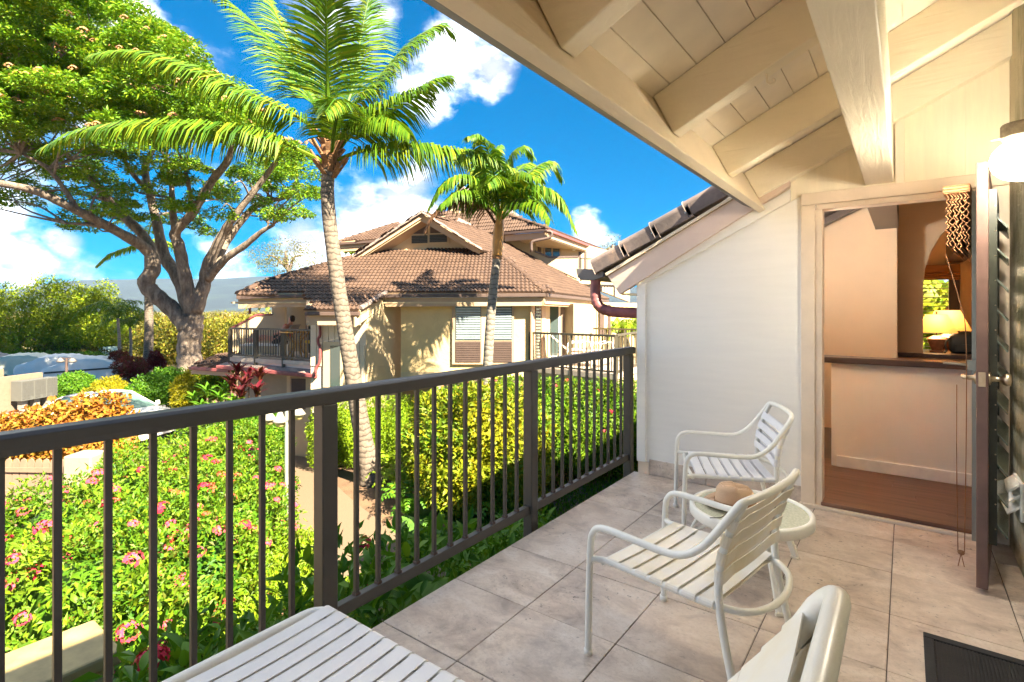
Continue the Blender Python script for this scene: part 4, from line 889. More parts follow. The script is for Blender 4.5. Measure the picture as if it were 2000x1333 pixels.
# projecting wing: rake side wall, grooved front
wa, wb = P(715, HY, 12.75), P(784, HY, 14.1); wa[2] = wb[2] = 0
wt = (wb - wa) / np.linalg.norm(wb - wa); wn_ = np.cross(wt, UP); wn_ = wn_ if np.dot(wn_, RT) > 0 else -wn_
za = 1.8 + .5 * (12.75 - 13.3) - .12; zb2 = 1.8 + .5 * (14.1 - 13.3) - .12
obj('wing_wall', MB().prism([wa - UP * 2.8, wb - UP * 2.8, wb + UP * zb2, wa + UP * za], -wn_ * .15), M_bsmooth, nb)
obj('band_course', MB().prism([wa + wn_ * .02 - UP * .16, wb + wn_ * .02 - UP * .16, wb + wn_ * .02 - UP * .06, wa + wn_ * .02 - UP * .06], -wn_ * .018), M_bsmooth, nb)
obj('barge_board', MB().prism([wa + wn_ * .05 - wt * .45 + UP * (za - .22), wb + wn_ * .05 + UP * zb2, wb + wn_ * .05 + UP * (zb2 - .26), wa + wn_ * .05 - wt * .45 + UP * (za - .44)], -wn_ * .045), M_bsmooth, nb)
obj('rake_trim', MB().prism([wa + wn_ * .03 + UP * (za - .26), wb + wn_ * .03 + UP * (zb2 - .26), wb + wn_ * .03 + UP * (zb2 - .36), wa + wn_ * .03 + UP * (za - .36)], -wn_ * .028), M_bsmooth, nb)
fa = P(606, HY, 13.05); fa[2] = 0; fb = wa.copy(); ft = (fb - fa) / np.linalg.norm(fb - fa); fn = np.cross(ft, UP); fn = fn if np.dot(fn, FW) < 0 else -fn; fl_n = np.linalg.norm(fb - fa)
nbp = 9
for k in range(nbp):
    a, b = fa + ft * (fl_n * k / nbp + .008), fa + ft * (fl_n * (k + 1) / nbp - .008)
    obj('siding_board', MB().prism([a - UP * .02, b - UP * .02, b + UP * 1.13, a + UP * 1.13], -fn * .05), M_bsiding, nb)
obj('wing_front', MB().prism([fa - fn * .02 - UP * 2.8, fb - fn * .02 - UP * 2.8, fb - fn * .02 + UP * 1.13, fa - fn * .02 + UP * 1.13], -fn * .12), M_bsiding, nb)
wp = (fa + fn * .0, fn)
def wbox(px0, py0, px1, py1, proud, th, mat, name, parent=nb, pl=None):
    pl = pl or wp; q = pl[0] + pl[1] * proud; c = [PP(x, y, q, pl[1]) for x, y in ((px0, py1), (px1, py1), (px1, py0), (px0, py0))]
    return obj(name, MB().prism(c, -pl[1] * th), mat, parent)
wf = wbox(631, 668, 668, 757, .05, .06, M_bsmooth, 'window'); wbox(645, 676, 664, 755, .06, .008, M_glass, 'pane', wf); wbox(706, 674, 711, 757, .05, .05, M_bsiding, 'wall_trim')
# lower storey left
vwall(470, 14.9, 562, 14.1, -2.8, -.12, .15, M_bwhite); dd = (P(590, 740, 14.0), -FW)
vwall(560, 14.1, 612, 13.6, -2.8, -.22, .15, M_bsmooth)
nd = wbox(566, 736, 604, 800, .03, .05, M_btrim, 'door', nb, (P(585, 740, 13.82), wp[1])); wbox(569, 740, 601, 800, .04, .008, M_darkbrown, 'door_panel', nd, (P(585, 740, 13.82), wp[1]))
# main window pair with shutters below
pm_ = (U(0, 13.59, 0), -FW)
for x0, x1 in ((889, 939), (955, 1000)):
    w = wbox(x0 - 6, 586, x1 + 4, 712, .05, .06, M_btrim, 'window', nb, pm_)
    wbox(x0, 590, x1, 665, .056, .004, M_glass, 'pane', w, pm_)
    for k in range(15): wbox(x0 + 2, 592.5 + k * 4.8, x1 - 1, 595.4 + k * 4.8, .066, .008, plain('white_blind', (.27, .33, .36), .5), 'blind_slat', w, pm_)
    wbox(x0, 667, x1, 708, .056, .004, M_darkbrown, 'shutter', w, pm_)
    for k in range(9): wbox(x0 + 1, 668.5 + k * 4.4, x1 - 1, 671.8 + k * 4.4, .072, .012, M_darkbrown, 'shutter_slat', w, pm_)
wbox(941, 586, 953, 712, .052, .05, M_bsmooth, 'mullion', nb, pm_)
for x0, x1 in ((872, 935), (948, 1004)):
    w = wbox(x0, 742, x1, 800, .05, .10, M_darkbrown, 'window', nb, (U(0, 13.64, 0), -FW))
# right return: louvre window, sliding door, pillars, walls under the side eave
vwall(1040, 13.6, 1074, 14.7, -.34, 1.55, .15, M_bsmooth); vwall(1070, 15.1, 1122, 15.6, -.3, 1.55, .15, M_bsmooth); vwall(1120, 15.0, 1141, 15.2, -.3, 1.53, .5, M_bwhite)
vwall(1141, 15.3, 1168, 17.5, -.3, 1.5, .15, M_bstucco); vwall(1166, 17.2, 1262, 20.5, -2.8, 1.6, .15, M_bstucco)
a, b = P(1070, HY, 15.1), P(1122, HY, 15.6); tt_ = (b - a) / np.linalg.norm(b - a); nn_ = np.cross(tt_, UP); nn_ = nn_ if np.dot(nn_, FW) < 0 else -nn_; ps = (a * np.array([1, 1, 0]), nn_)
sdr = wbox(1066, 594, 1118, 700, .04, .05, M_trim, 'sliding_door', nb, ps)
wbox(1071, 599, 1091, 695, .048, .006, M_glass, 'pane', sdr, ps); wbox(1095, 595, 1115, 697, .052, .010, plain('taupe_screen', (.17, .13, .10), .8), 'screen', sdr, ps)
a, b = P(1040, HY, 13.6), P(1074, HY, 14.7); tt_ = (b - a) / np.linalg.norm(b - a); nn_ = np.cross(tt_, UP); nn_ = nn_ if np.dot(nn_, FW) < 0 else -nn_; pv = (a * np.array([1, 1, 0]), nn_)
lw = wbox(1046, 588, 1057, 706, .03, .04, M_darkbrown, 'louvre_window', nb, pv)
for k in range(18): wbox(1047, 590 + k * 6.2, 1056, 593.5 + k * 6.2, .045, .012, M_lglass, 'louvre', lw, pv)
wbox(1038, 587, 1045, 716, .035, .03, M_btrim, 'wall_trim', nb, pv); wbox(1058, 587, 1066, 716, .035, .03, M_btrim, 'wall_trim', nb, pv)
for x0, x1 in ((1160, 1165), (1172, 1180), (1188, 1193)):
    wbox(x0, 595, x1, 655, .03, .04, M_darkbrown, 'window', nb, (P(1166, HY, 17.2) * np.array([1, 1, 0]), -FW * .96 + RT * .2))
# upper storey right
va, vb = on(PR, 985, 474), on(PR, 1186, 571); vt_ = (vb - va); vt_[2] = 0; vt_ /= np.linalg.norm(vt_); vn = np.cross(vt_, UP); vn = vn if np.dot(vn, FW) < 0 else -vn
VU = (va + vn * .02, vn); VI = (va - vn * 1.0, vn)
obj('parapet', MB().prism([on(VU, *q) for q in [(1046, 492), (1073, 503), (1129, 502), (1129, 546), (1046, 506)]], -vn * .15), M_bwhite, nb)
obj('parapet_cap', MB().prism([on((VU[0] + vn * .03, vn), *q) for q in [(1045, 489), (1073, 501), (1130, 500), (1130, 503.5), (1073, 504.5), (1045, 492.5)]], -vn * .2), M_darkbrown, nb)
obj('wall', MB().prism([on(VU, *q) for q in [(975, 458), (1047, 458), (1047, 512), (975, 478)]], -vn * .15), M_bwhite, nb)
obj('wall', MB().prism([on(VI, *q) for q in [(1047, 455), (1230, 500), (1230, 590), (1047, 520)]], -vn * .15), M_bsmooth, nb)
uw = wbox(1062, 474, 1096, 506, .03, .04, M_btrim, 'window', nb, VI); wbox(1065, 481, 1077, 506, .036, .004, M_glass, 'pane', uw, VI); wbox(1080, 484, 1093, 506, .036, .004, M_glass, 'pane', uw, VI)
wbox(1051, 472, 1057, 494, .03, .03, M_darkbrown, 'louvre', nb, VI)
for x0, x1 in ((1131, 1135), (1142, 1146)): wbox(x0, 492, x1, 530, .03, .03, M_darkbrown, 'window', nb, VI)
obj('wall_lamp', MB().lathe([(.001, -.08), (.06, -.06), (.08, .02), (.05, .10), (.001, .12)], on((VI[0] + vn * .1, vn), 1121, 487), 12), M_vent, nb, smooth=True)
def railing(p0, p1, z0, z1, nposts, nbal, zpost=None, w=.045, thick=1.0):
    p0, p1 = np.array(p0, float), np.array(p1, float); p0[2] = p1[2] = 0
    r_ = obj('railing', MB().bar(p0 + UP * z1, p1 + UP * z1, .06, .05).bar(p0 + UP * z0, p1 + UP * z0, .04, .04), M_brail, nb)
    for k in range(nposts + 1):
        q = p0 + (p1 - p0) * k / nposts; obj('post', MB().bar(q + UP * (zpost if zpost is not None else z0 - .05), q + UP * (z1 - .026), w * 1.6, w * 1.6, up=RT), M_brail, r_)
    for k in range(1, nbal):
        if abs((k * nposts / nbal) - round(k * nposts / nbal)) < .3 * nposts / nbal: continue
        q = p0 + (p1 - p0) * k / nbal; obj('baluster', MB().bar(q + UP * (z0 + .02), q + UP * (z1 - .026), .02, .02, up=RT), M_brail, r_)
    return r_
railing(P(449, HY, 14.55), P(611, HY, 13.3), .13, .85, 3, 33, -.22)
q0, q1 = on(VU, 1134, 510), on(VU, 1185, 530); zz = q0[2]
railing(q0, q1 + vt_ * 1.5, zz - .75, zz + .10, 4, 16)
railing(P(1035, HY, 13.6), P(1203, HY, 12.0), -.05, .77, 2, 22, -.42); railing(P(1204, HY, 12.02), P(1275, HY, 15.2), -.05, .78, 2, 14); railing(P(1146, HY, 16.8), P(1262, HY, 15.5), -.05, .77, 3, 18)
# balconies
def slab(pts, z, th, mat, name='balcony_floor'): return obj(name, MB().prism([np.array([p[0], p[1], z]) for p in pts], (0, 0, -th)), mat, nb)
slab([P(449, HY, 14.5), P(612, HY, 13.25), P(620, HY, 17), P(480, HY, 17)], .06, .10, plain('balcony_deck', (.46, .38, .30), .8))
slab([P(449, HY, 14.58), P(612, HY, 13.33), P(612, HY, 13.45), P(449, HY, 14.7)], -.04, .24, M_barge, 'balcony_fascia')
obj('gutter', MB().bar(P(425, 717, 14.3), P(618, 735, 13.0), .12, .10), M_red, nb, bevel=.02)
obj('lower_roof', MB().prism([P(425, 714, 14.5), P(616, 731, 13.1), P(612, 722, 13.3), P(447, 706, 14.6)], (0, 0, -.05)), M_rake, nb)
slab([P(1034, HY, 13.55), P(1203, HY, 11.95), P(1290, HY, 15.2), P(1140, HY, 17)], -.10, .12, plain('balcony_deck', (.46, .38, .3), .8))
slab([P(1034, HY, 13.65), P(1203, HY, 12.05), P(1203, HY, 12.25), P(1034, HY, 13.85)], -.223, .20, M_bsmooth, 'balcony_fascia')
slab([P(1203, HY, 12.05), P(1285, HY, 15.1), P(1280, HY, 15.2), P(1198, HY, 12.2)], -.223, .20, M_bsmooth, 'balcony_fascia')
obj('support_beam', MB().bar(P(1120, 765, 13.0), P(1200, 772, 12.4), .16, .30), M_bstucco, nb); obj('support_post', MB().bar(U(.0, 0, 0) + P(1190, HY, 12.4) * np.array([1, 1, 0]) - UP * 2.8, P(1190, HY, 12.4) * np.array([1, 1, 0]) - UP * .42, .16, .16, up=RT), M_bwhite, nb)
vwall(1040, 14.4, 1230, 15.2, -2.8, -.3, .15, M_bwhite); vwall(1120, 14.3, 1180, 14.5, -2.2, -.6, .05, M_darkbrown, 'window')
# left balcony: sloped parapet, corner walls, post, downspout
sp = (P(505, HY, 15.6), -FW)
obj('sloped_parapet', MB().prism([on(sp, *q) for q in [(452, 641), (500, 616), (530, 616), (556, 616), (556, 700), (452, 700)]], FW * .15), M_bsmooth, nb)
obj('parapet_cap', MB().prism([on((sp[0] - FW * .03, FW), *q) for q in [(451, 640), (500, 613.5), (531, 613.5), (531, 616.5), (501, 616.5), (452, 643)]], FW * .21), M_red, nb)
board([(531, 585), (556, 585), (556, 700), (531, 700)], 15.62, .15, M_bsmooth, 'wall'); board([(555, 585), (600, 585), (600, 700), (555, 700)], 16.6, .15, M_bsmooth, 'wall')
board([(596, 588), (600, 588), (600, 700), (596, 700)], 14.8, .10, M_btrim, 'wall_trim'); board([(602, 620), (613, 620), (613, 690), (602, 690)], 14.6, .05, M_glass, 'pane')
obj('porch_post', MB().bar(P(488, 614, 14.3), P(488, 580, 14.3), .05, .05, up=RT), M_red, nb)
ds = [P(x, y, 12.9) for x, y in [(600, 606), (600, 618), (606, 624), (618, 626), (624, 632), (625, 655), (621, 662), (622, 672), (625, 680), (624, 708), (618, 718), (616, 730)]]
obj('downspout', MB().tube(smoothpath(ds, 4), .035, 8), M_red, nb, smooth=True)
ds = [P(x, y, 18.0) for x, y in [(1066, 452), (1077, 454), (1076, 462), (1068, 466), (1044, 471), (1038, 476), (1038, 492)]]
obj('downspout', MB().tube(smoothpath(ds, 4), .05, 8), M_darkbrown, nb, smooth=True)
# things on the neighbours' balconies
lg = P(545, HY, 14.9); lg[2] = .06
lc = thing('lounge_chair', 'pale lounge chair on the neighbours left balcony with a person in it', 'chair', lg)
lx = -RT                                              # the lounger points to the left
def LQ(a, b, z): return lg + lx * a + FW * b + UP * z
obj('bed', MB().prism([LQ(-.15, -.3, .30), LQ(.95, -.3, .30), LQ(.95, .3, .30), LQ(-.15, .3, .30)], (0, 0, .05)), M_vent, lc)
obj('backrest', MB().prism([LQ(-.15, -.3, .31), LQ(-.15, .3, .31), LQ(-.50, .3, .88), LQ(-.50, -.3, .88)], lx * .05), plain('mesh_back', (.22, .19, .16), .8), lc)
for a in (-.1, .85):
    for b in (-.27, .27): obj('leg', MB().bar(LQ(a, b, 0), LQ(a, b, .30), .04, .04, up=RT), M_vent, lc)
def person(name, label, joints, edges, radii, mat, loc):
    bm = bmesh.new(); vv = [bm.verts.new(tuple(np.asarray(j) - loc)) for j in joints]
    for a, b in edges: bm.edges.new((vv[a], vv[b]))
    me = bpy.data.meshes.new(name); bm.to_mesh(me); bm.free(); me.materials.append(mat); o = link(name, me, None, loc)
    sm = o.modifiers.new('skin', 'SKIN'); lay = me.skin_vertices[0] if me.skin_vertices else None
    if lay is None:
        bpy.context.view_layer.objects.active = o; bpy.ops.mesh.customdata_skin_add(); lay = me.skin_vertices[0]
    for i, r_ in enumerate(radii): lay.data[i].radius = (r_, r_)
    lay.data[0].use_root = True
    sb = o.modifiers.new('sub', 'SUBSURF'); sb.levels = 2; sb.render_levels = 2
    return o
J = [LQ(-.08, 0, .46), LQ(-.20, 0, .62), LQ(-.30, 0, .80), LQ(-.33, 0, .93), LQ(-.34, 0, 1.02),      # pelvis, waist, chest, neck, head
     LQ(-.27, -.19, .82), LQ(-.12, -.25, .66), LQ(.08, -.20, .62), LQ(-.27, .19, .82), LQ(-.12, .25, .66), LQ(.08, .18, .62),
     LQ(.02, -.10, .45), LQ(.42, -.13, .56), LQ(.80, -.11, .42), LQ(.88, -.11, .50), LQ(.02, .10, .45), LQ(.44, .12, .50), LQ(.82, .10, .40), LQ(.90, .10, .48), LQ(-.35, 0, 1.13)]
E_ = [(0, 1), (1, 2), (2, 3), (3, 4), (2, 5), (5, 6), (6, 7), (2, 8), (8, 9), (9, 10), (0, 11), (11, 12), (12, 13), (13, 14), (0, 15), (15, 16), (16, 17), (17, 18), (4, 19)]
RA = [.14, .12, .14, .05, .075, .065, .045, .038, .065, .045, .038, .095, .065, .045, .04, .095, .065, .045, .04, .055]
M_skin = NT('skin_and_swimwear'); _z = M_skin.coord('Object'); _sx = M_skin.n('ShaderNodeSeparateXYZ'); M_skin.l(_z, _sx.inputs[0])
M_skin.base((.56, .27, .18)); M_skin.rough(.55); M_skin = M_skin.m
pe = person('person', 'person in a red top and dark shorts reclining on the lounger, legs stretched out', J, E_, RA, M_skin, lg + UP * .35); pe['category'] = 'person'; pe['label'] = 'person in a red top and dark shorts reclining on the lounger, legs stretched out'
def cloth(name, path, rr, mat): obj(name, MB().tube(smoothpath(path, 4), rr, 14), mat, pe, smooth=True)
cloth('top', [LQ(-.17, 0, .585), LQ(-.24, 0, .70), LQ(-.31, 0, .84)], [.150] * 4 + [.165] * 4 + [.14], plain('red_cloth', (.55, .10, .10), .8))
cloth('shorts', [LQ(-.14, 0, .52), LQ(-.02, 0, .44), LQ(.12, 0, .46)], [.165] * 4 + [.185] * 4 + [.17], plain('black_cloth', (.02, .02, .025), .8))
obj('hair', MB().lathe([(.001, .085), (.05, .075), (.075, .03), (.075, -.04), (.05, -.10), (.001, -.10)], LQ(-.375, 0, 1.06), 14), plain('dark_hair', (.02, .013, .01), .6), pe, smooth=True)
tq = P(580, HY, 14.0); tq[2] = .06
M_rattan = plain('golden_rattan', (.46, .24, .05), .5, var=.3, nscale=20)
rt2 = thing('rattan_table', 'golden rattan table with splayed legs on the left balcony', 'table', tq)
obj('tabletop', MB().lathe([(.001, .70), (.42, .70), (.42, .735), (.001, .735)], tq, 24), M_rattan, rt2)
for a in range(6):
    c, s = math.cos(a * 1.047), math.sin(a * 1.047); obj('leg', MB().tube(smoothpath([tq + np.array([.30 * c, .30 * s, .70]), tq + np.array([.08 * c, .08 * s, .40]), tq + np.array([.26 * c, .26 * s, 0])], 4), .02, 6), M_rattan, rt2)
cq = tq + RT * .42 + FW * .25
rc2 = thing('rattan_chair', 'yellow cushioned rattan chair right of the golden table', 'chair', cq)
obj('cushion', MB().box(cq + np.array([-.22, -.22, .40]), cq + np.array([.22, .22, .48])), plain('yellow_cushion', (.75, .50, .04), .8), rc2, bevel=.03)
obj('backrest', MB().prism([cq + RT * .22 - FW * .22 + UP * .48, cq + RT * .22 + FW * .22 + UP * .48, cq + RT * .28 + FW * .2 + UP * .92, cq + RT * .28 - FW * .2 + UP * .92], -RT * .08), plain('yellow_cushion', (.75, .50, .04), .8), rc2, bevel=.03)
for a in (-1, 1):
    for b in (-1, 1): obj('leg', MB().bar(cq + RT * .2 * a + FW * .2 * b, cq + RT * .2 * a + FW * .2 * b + UP * .40, .04, .04, up=RT), M_rattan, rc2)
for nm, lab, px, d in (('patio_armchair', 'pale armchair on the right balcony, nearest to its corner post', 1172, 13.6), ('patio_armchair', 'pale armchair on the right balcony, beside the sliding door', 1130, 14.0)):
    q = P(px, HY, d); q[2] = -.10; t = thing(nm, lab, 'chair', q, 'armchairs on the right balcony')
    obj('seat', MB().box(q + np.array([-.24, -.24, .38]), q + np.array([.24, .24, .43])), M_barge, t, bevel=.01)
    obj('backrest', MB().prism([q + RT * .24 - FW * .24 + UP * .42, q + RT * .24 + FW * .24 + UP * .42, q + RT * .34 + FW * .24 + UP * .86, q + RT * .34 - FW * .24 + UP * .86], RT * .03), M_barge, t)
    for b in (-1, 1): obj('arm_frame', MB().tube(smoothpath([q + FW * .27 * b - RT * .26, q + FW * .27 * b - RT * .25 + UP * .55, q + FW * .27 * b + UP * .60, q + FW * .27 * b + RT * .27 + UP * .60, q + FW * .27 * b + RT * .28], 4), .016, 6), M_white, t, smooth=True)
q = P(1095, HY, 13.9); q[2] = -.10; t = thing('chaise_longue', 'pale chaise longue with raised back on the right balcony', 'chaise', q)
obj('backrest', MB().prism([q - RT * .35 - FW * .28 + UP * .85, q - RT * .35 + FW * .28 + UP * .85, q + RT * .25 + FW * .28 + UP * .32, q + RT * .25 - FW * .28 + UP * .32], UP * .05), M_barge, t)
obj('bed', MB().prism([q + RT * .25 - FW * .28 + UP * .30, q + RT * .25 + FW * .28 + UP * .30, q + RT * 1.1 + FW * .28 + UP * .30, q + RT * 1.1 - FW * .28 + UP * .30], UP * .05), M_barge, t)
for a in (-.05, 1.0):
    for b in (-.25, .25): obj('leg', MB().bar(q + RT * a + FW * b, q + RT * a + FW * b + UP * .30, .04, .04, up=RT), M_white, t)
# ------------------------------------------------------------------ ground
def gz(r):
    return float(np.interp(r, [0, 13, 24, 36, 60, 200, 9000], [-2.4, -2.4, -2.9, -3.1, -3.3, -3.5, -3.5]))
def G(u, d, lift=0.0):
    p = U(u, d, 0); p[2] = gz(math.hypot(u, d)) + lift; return p
m = MB(); rad = [0, 2, 4, 6, 8, 10, 13, 16, 20, 24, 30, 36, 45, 60, 90, 140, 220, 400, 800, 1500, 2300]; na = 96; vs = [(0, 0, -2.4)]
for r_ in rad[1:]:
    for j in range(na): a = 2 * math.pi * j / na; vs.append((r_ * math.cos(a), r_ * math.sin(a), gz(r_) + (random.uniform(-.03, .03) if 4 < r_ < 300 else 0)))
m.add(vs, [(0, 1 + j, 1 + (j + 1) % na) for j in range(na)] + [(1 + i * na + j, 1 + (i + 1) * na + j, 1 + (i + 1) * na + (j + 1) % na, 1 + i * na + (j + 1) % na) for i in range(len(rad) - 2) for j in range(na)])
gm = NT('garden_soil_to_dry_plain'); _p = gm.coord('Position'); _d = gm.n('ShaderNodeVectorMath', operation='LENGTH'); gm.l(_p, _d.inputs[0])
_n = gm.noise(_p, 1.6, 6); near = gm.ramp(_n, [(.35, (.08, .046, .026)), (.6, (.15, .088, .048))])
far = gm.ramp(gm.noise(gm.coord('Position', (.02, .05, .02)), 1.0, 6, .6), [(.35, (.08, .10, .024)), (.5, (.18, .15, .06)), (.65, (.25, .19, .10))])
_k = gm.n('ShaderNodeMapRange'); _k.inputs['From Min'].default_value = 42; _k.inputs['From Max'].default_value = 60; gm.l(_d.outputs['Value'], _k.inputs['Value'])
gm.base(gm.mix(_k.outputs[0], near, far)); gm.rough(.95); gm.bump(gm.noise(_p, 20, 4), .5, .03)
obj('ground', m, gm.m, kind='structure')
def sheet(name, pts, lift, mat, kind='structure'):
    m = MB(); n = len(pts); tri = tessellate_polygon([[Vector((u, d, 0)) for u, d in pts]]); m.add([G(u, d, lift) for u, d in pts], [tuple(t) for t in tri])
    o = obj(name, m, mat); o['kind'] = kind
    bm = bmesh.new(); bm.from_mesh(o.data); bmesh.ops.recalc_face_normals(bm, faces=bm.faces); 
    if sum(f.normal.z for f in bm.faces) < 0: bmesh.ops.reverse_faces(bm, faces=bm.faces)
    bm.to_mesh(o.data); bm.free(); return o
M_asph = plain('asphalt', (.055, .052, .05), .9, var=.2, nscale=1.2, bump=.3, bscale=60)
M_path = plain('exposed_aggregate_path', (.145, .10, .064), .85, var=.12, nscale=50, bump=.3, bscale=120)
M_kerb = plain('pale_concrete', (.25, .215, .175), .85, var=.12)
m = MB()
def strip(name, cl, hw, lift, mat, th=.02):
    c = smoothpath([(u, d, 0) for u, d in cl], 8); t = np.gradient(c, axis=0); t /= np.linalg.norm(t, axis=1)[:, None]; nr = np.c_[-t[:, 1], t[:, 0]]
    vs = []
    for (u, d, _), (a, b) in zip(c, nr): vs += [G(u + a * hw, d + b * hw, lift), G(u - a * hw, d - b * hw, lift), G(u + a * hw, d + b * hw, -.06), G(u - a * hw, d - b * hw, -.06)]
    m = MB(); fs = []
    for i in range(len(c) - 1):
        k = i * 4; fs += [(k, k + 4, k + 5, k + 1), (k + 2, k + 6, k + 4, k), (k + 1, k + 5, k + 7, k + 3)]
    o = obj(name, m.add(vs, fs), mat); o['kind'] = 'structure'; return o
strip('path', [(-.2, 5.4), (-1.6, 7.4), (-2.75, 8.9), (-4.15, 10.8), (-5.55, 13.2), (-6.25, 15.3), (-6.4, 17.5)], .62, .022, M_path)
def dense(name, pts, lift, mat):                       # a sheet that follows the ground
    return sheet(name, pts, lift, mat)
m = MB(); nu_, nd_ = 20, 14; vs = []
for i in range(nu_ + 1):
    for j in range(nd_ + 1):
        d = 15.2 + 21.5 * j / nd_; ur = float(np.interp(d, [15, 18, 22, 30, 37], [-8.8, -9.5, -12.5, -18.6, -21.5])); u = ur - 34 * (i / nu_) ** 1.5; vs.append(G(u, d, .05))
o = obj('parking_lot', m.add(vs, [(i * (nd_ + 1) + j, i * (nd_ + 1) + j + 1, (i + 1) * (nd_ + 1) + j + 1, (i + 1) * (nd_ + 1) + j) for i in range(nu_) for j in range(nd_)]), M_asph, kind='structure')
strip('kerb', [(-8.8, 15.2), (-9.5, 18), (-12.5, 22), (-18.6, 30), (-21.5, 37)], .10, .16, M_kerb)
strip('footpath', [(-24.5, 22.2), (-20, 21.3), (-17.2, 22.6), (-16.5, 25)], .35, .14, M_kerb)
# ------------------------------------------------------------------ hills and air
mm_ = NT('forested_hills'); _p = mm_.coord('Position', (.004, .004, .02)); mm_.base(mm_.ramp(mm_.noise(_p, 2.2, 9, .7), [(.35, (.006, .014, .022)), (.5, (.010, .022, .030)), (.62, (.017, .033, .032)), (.72, (.03, .045, .032))])); mm_.rough(1.0); mm_ = mm_.m
def hills(name, prof, d0, dz, seed):
    r_ = np.random.default_rng(seed); px = np.linspace(prof[0][0], prof[-1][0], 90); py = np.interp(px, [a for a, _ in prof], [b for _, b in prof]); py = py + np.convolve(r_.normal(0, 2.2, 90), np.ones(5) / 5, 'same')
    m = MB(); vs = []; rows = 12
    for i in range(rows):
        t = i / (rows - 1); d = d0 + dz * t
        for a, b in zip(px, py):
            q = P(a, b, d0 + dz); top = q[2]; w = P(a, HY, d); w[2] = -4 + (top + 4) * (t ** 1.25) * (1 + .10 * math.sin(a * .031 + i * 1.7) * math.sin(t * math.pi)); vs.append(w)
    m.add(vs, [(i * 90 + j, i * 90 + j + 1, (i + 1) * 90 + j + 1, (i + 1) * 90 + j) for i in range(rows - 1) for j in range(89)])
    return obj(name, m, mm_, smooth=True, kind='structure')
hills('hills', [(-1500, 560), (-600, 575), (0, 573), (90, 556), (160, 549), (300, 545), (420, 546), (520, 541), (600, 545), (800, 552), (1200, 560), (2500, 575)], 900, 900, 5)
# ------------------------------------------------------------------ foliage tools
def leaf_quads(pos, dirn, nrm, L, Wd, curl=.18):
    """folded four-point leaves as two triangles each"""
    n = len(pos); L = np.broadcast_to(L, n)[:, None]; Wd = np.broadcast_to(Wd, n)[:, None]
    dirn = dirn / np.linalg.norm(dirn, axis=1)[:, None]; sd_ = np.cross(dirn, nrm); sd_ /= np.linalg.norm(sd_, axis=1)[:, None] + 1e-9; up_ = np.cross(sd_, dirn)
    b = pos; t = pos + dirn * L - up_ * L * curl; mid = pos + dirn * L * .45 + up_ * L * .06
    V = np.stack([b, mid + sd_ * Wd * .5, t, mid - sd_ * Wd * .5], 1).reshape(-1, 3)
    i = np.arange(n)[:, None] * 4; Fq = np.concatenate([i + [0, 1, 2], i + [0, 2, 3]], 0); return V, Fq
def on_ells(ells, n, rg, shell=(.80, 1.04), clip=True, zmin=None, top=0.0):
    """points and outward directions spread over the outside of a union of ellipsoids (camera-frame radii)"""
    ar = np.array([(r[0] * r[1] + r[0] * r[2] + r[1] * r[2]) for _, r in ells]); cnt = rg.multinomial(n, ar / ar.sum()); Ps, Ns = [], []
    B = np.stack([RT, FW, UP])
    for (c, r), k in zip(ells, cnt):
        v = rg.normal(size=(k, 3)); v[:, 2] += top; v /= np.linalg.norm(v, axis=1)[:, None]; s = rg.uniform(*shell, k)[:, None]
        s = s * (1 + .10 * np.sin(v[:, :1] * 7 + c[0]) * np.sin(v[:, 1:2] * 6 + c[1]) + .08 * np.sin(v[:, 2:] * 9))
        lo = v * s * np.array(r); nn = v / np.array(r); nn /= np.linalg.norm(nn, axis=1)[:, None]; Ps.append(np.asarray(c) + lo @ B); Ns.append(nn @ B)
    Ps, Ns = np.vstack(Ps), np.vstack(Ns); keep = np.ones(len(Ps), bool)
    if clip:
        for c, r in ells: keep &= ((((Ps - np.asarray(c)) @ B.T) / np.array(r)) ** 2).sum(1) > .58
    if zmin is not None: keep &= Ps[:, 2] > zmin
    return Ps[keep], Ns[keep]
def leaves_on(ells, n, L, Wd, mat, parent, rg=rng, name='foliage', up=.6, spread=.8, shell=(.78, 1.05), zmin=None, clip=True, curl=.2, top=0.0, kind='stuff'):
    Ps, Ns = on_ells(ells, n, rg, shell, clip, zmin, top); k = len(Ps)
    d = Ns * .7 + rg.normal(size=(k, 3)) * spread; d[:, 2] += up * rg.uniform(-.4, 1, k); nr = Ns + UP * .7 + rg.normal(size=(k, 3)) * .45
    V, Fq = leaf_quads(Ps, d, nr, L * rg.uniform(.65, 1.25, k), Wd * rg.uniform(.75, 1.2, k), curl)
    return obj(name, MB().addbulk(V, Fq), mat, parent, kind=kind)
def core(ells, parent, mat=None, k=.74, name='branches'):
    m = MB(); B = np.stack([RT, FW, UP])
    for c, r in ells:
        n1_, n2_ = 10, 7; vs = []
        for i in range(n2_ + 1):
            ph = math.pi * i / n2_
            for j in range(n1_):
                th = 2 * math.pi * j / n1_; v = np.array([math.sin(ph) * math.cos(th), math.sin(ph) * math.sin(th), math.cos(ph)]) * np.array(r) * k * (1 + .12 * math.sin(3 * th + c[0] * 5) * math.sin(2 * ph)); vs.append(np.asarray(c) + v @ B)
        m.add(vs, [(i * n1_ + j, (i + 1) * n1_ + j, (i + 1) * n1_ + (j + 1) % n1_, i * n1_ + (j + 1) % n1_) for i in range(n2_) for j in range(n1_)])
    return obj(name, m, mat or M_twig, parent, smooth=True)
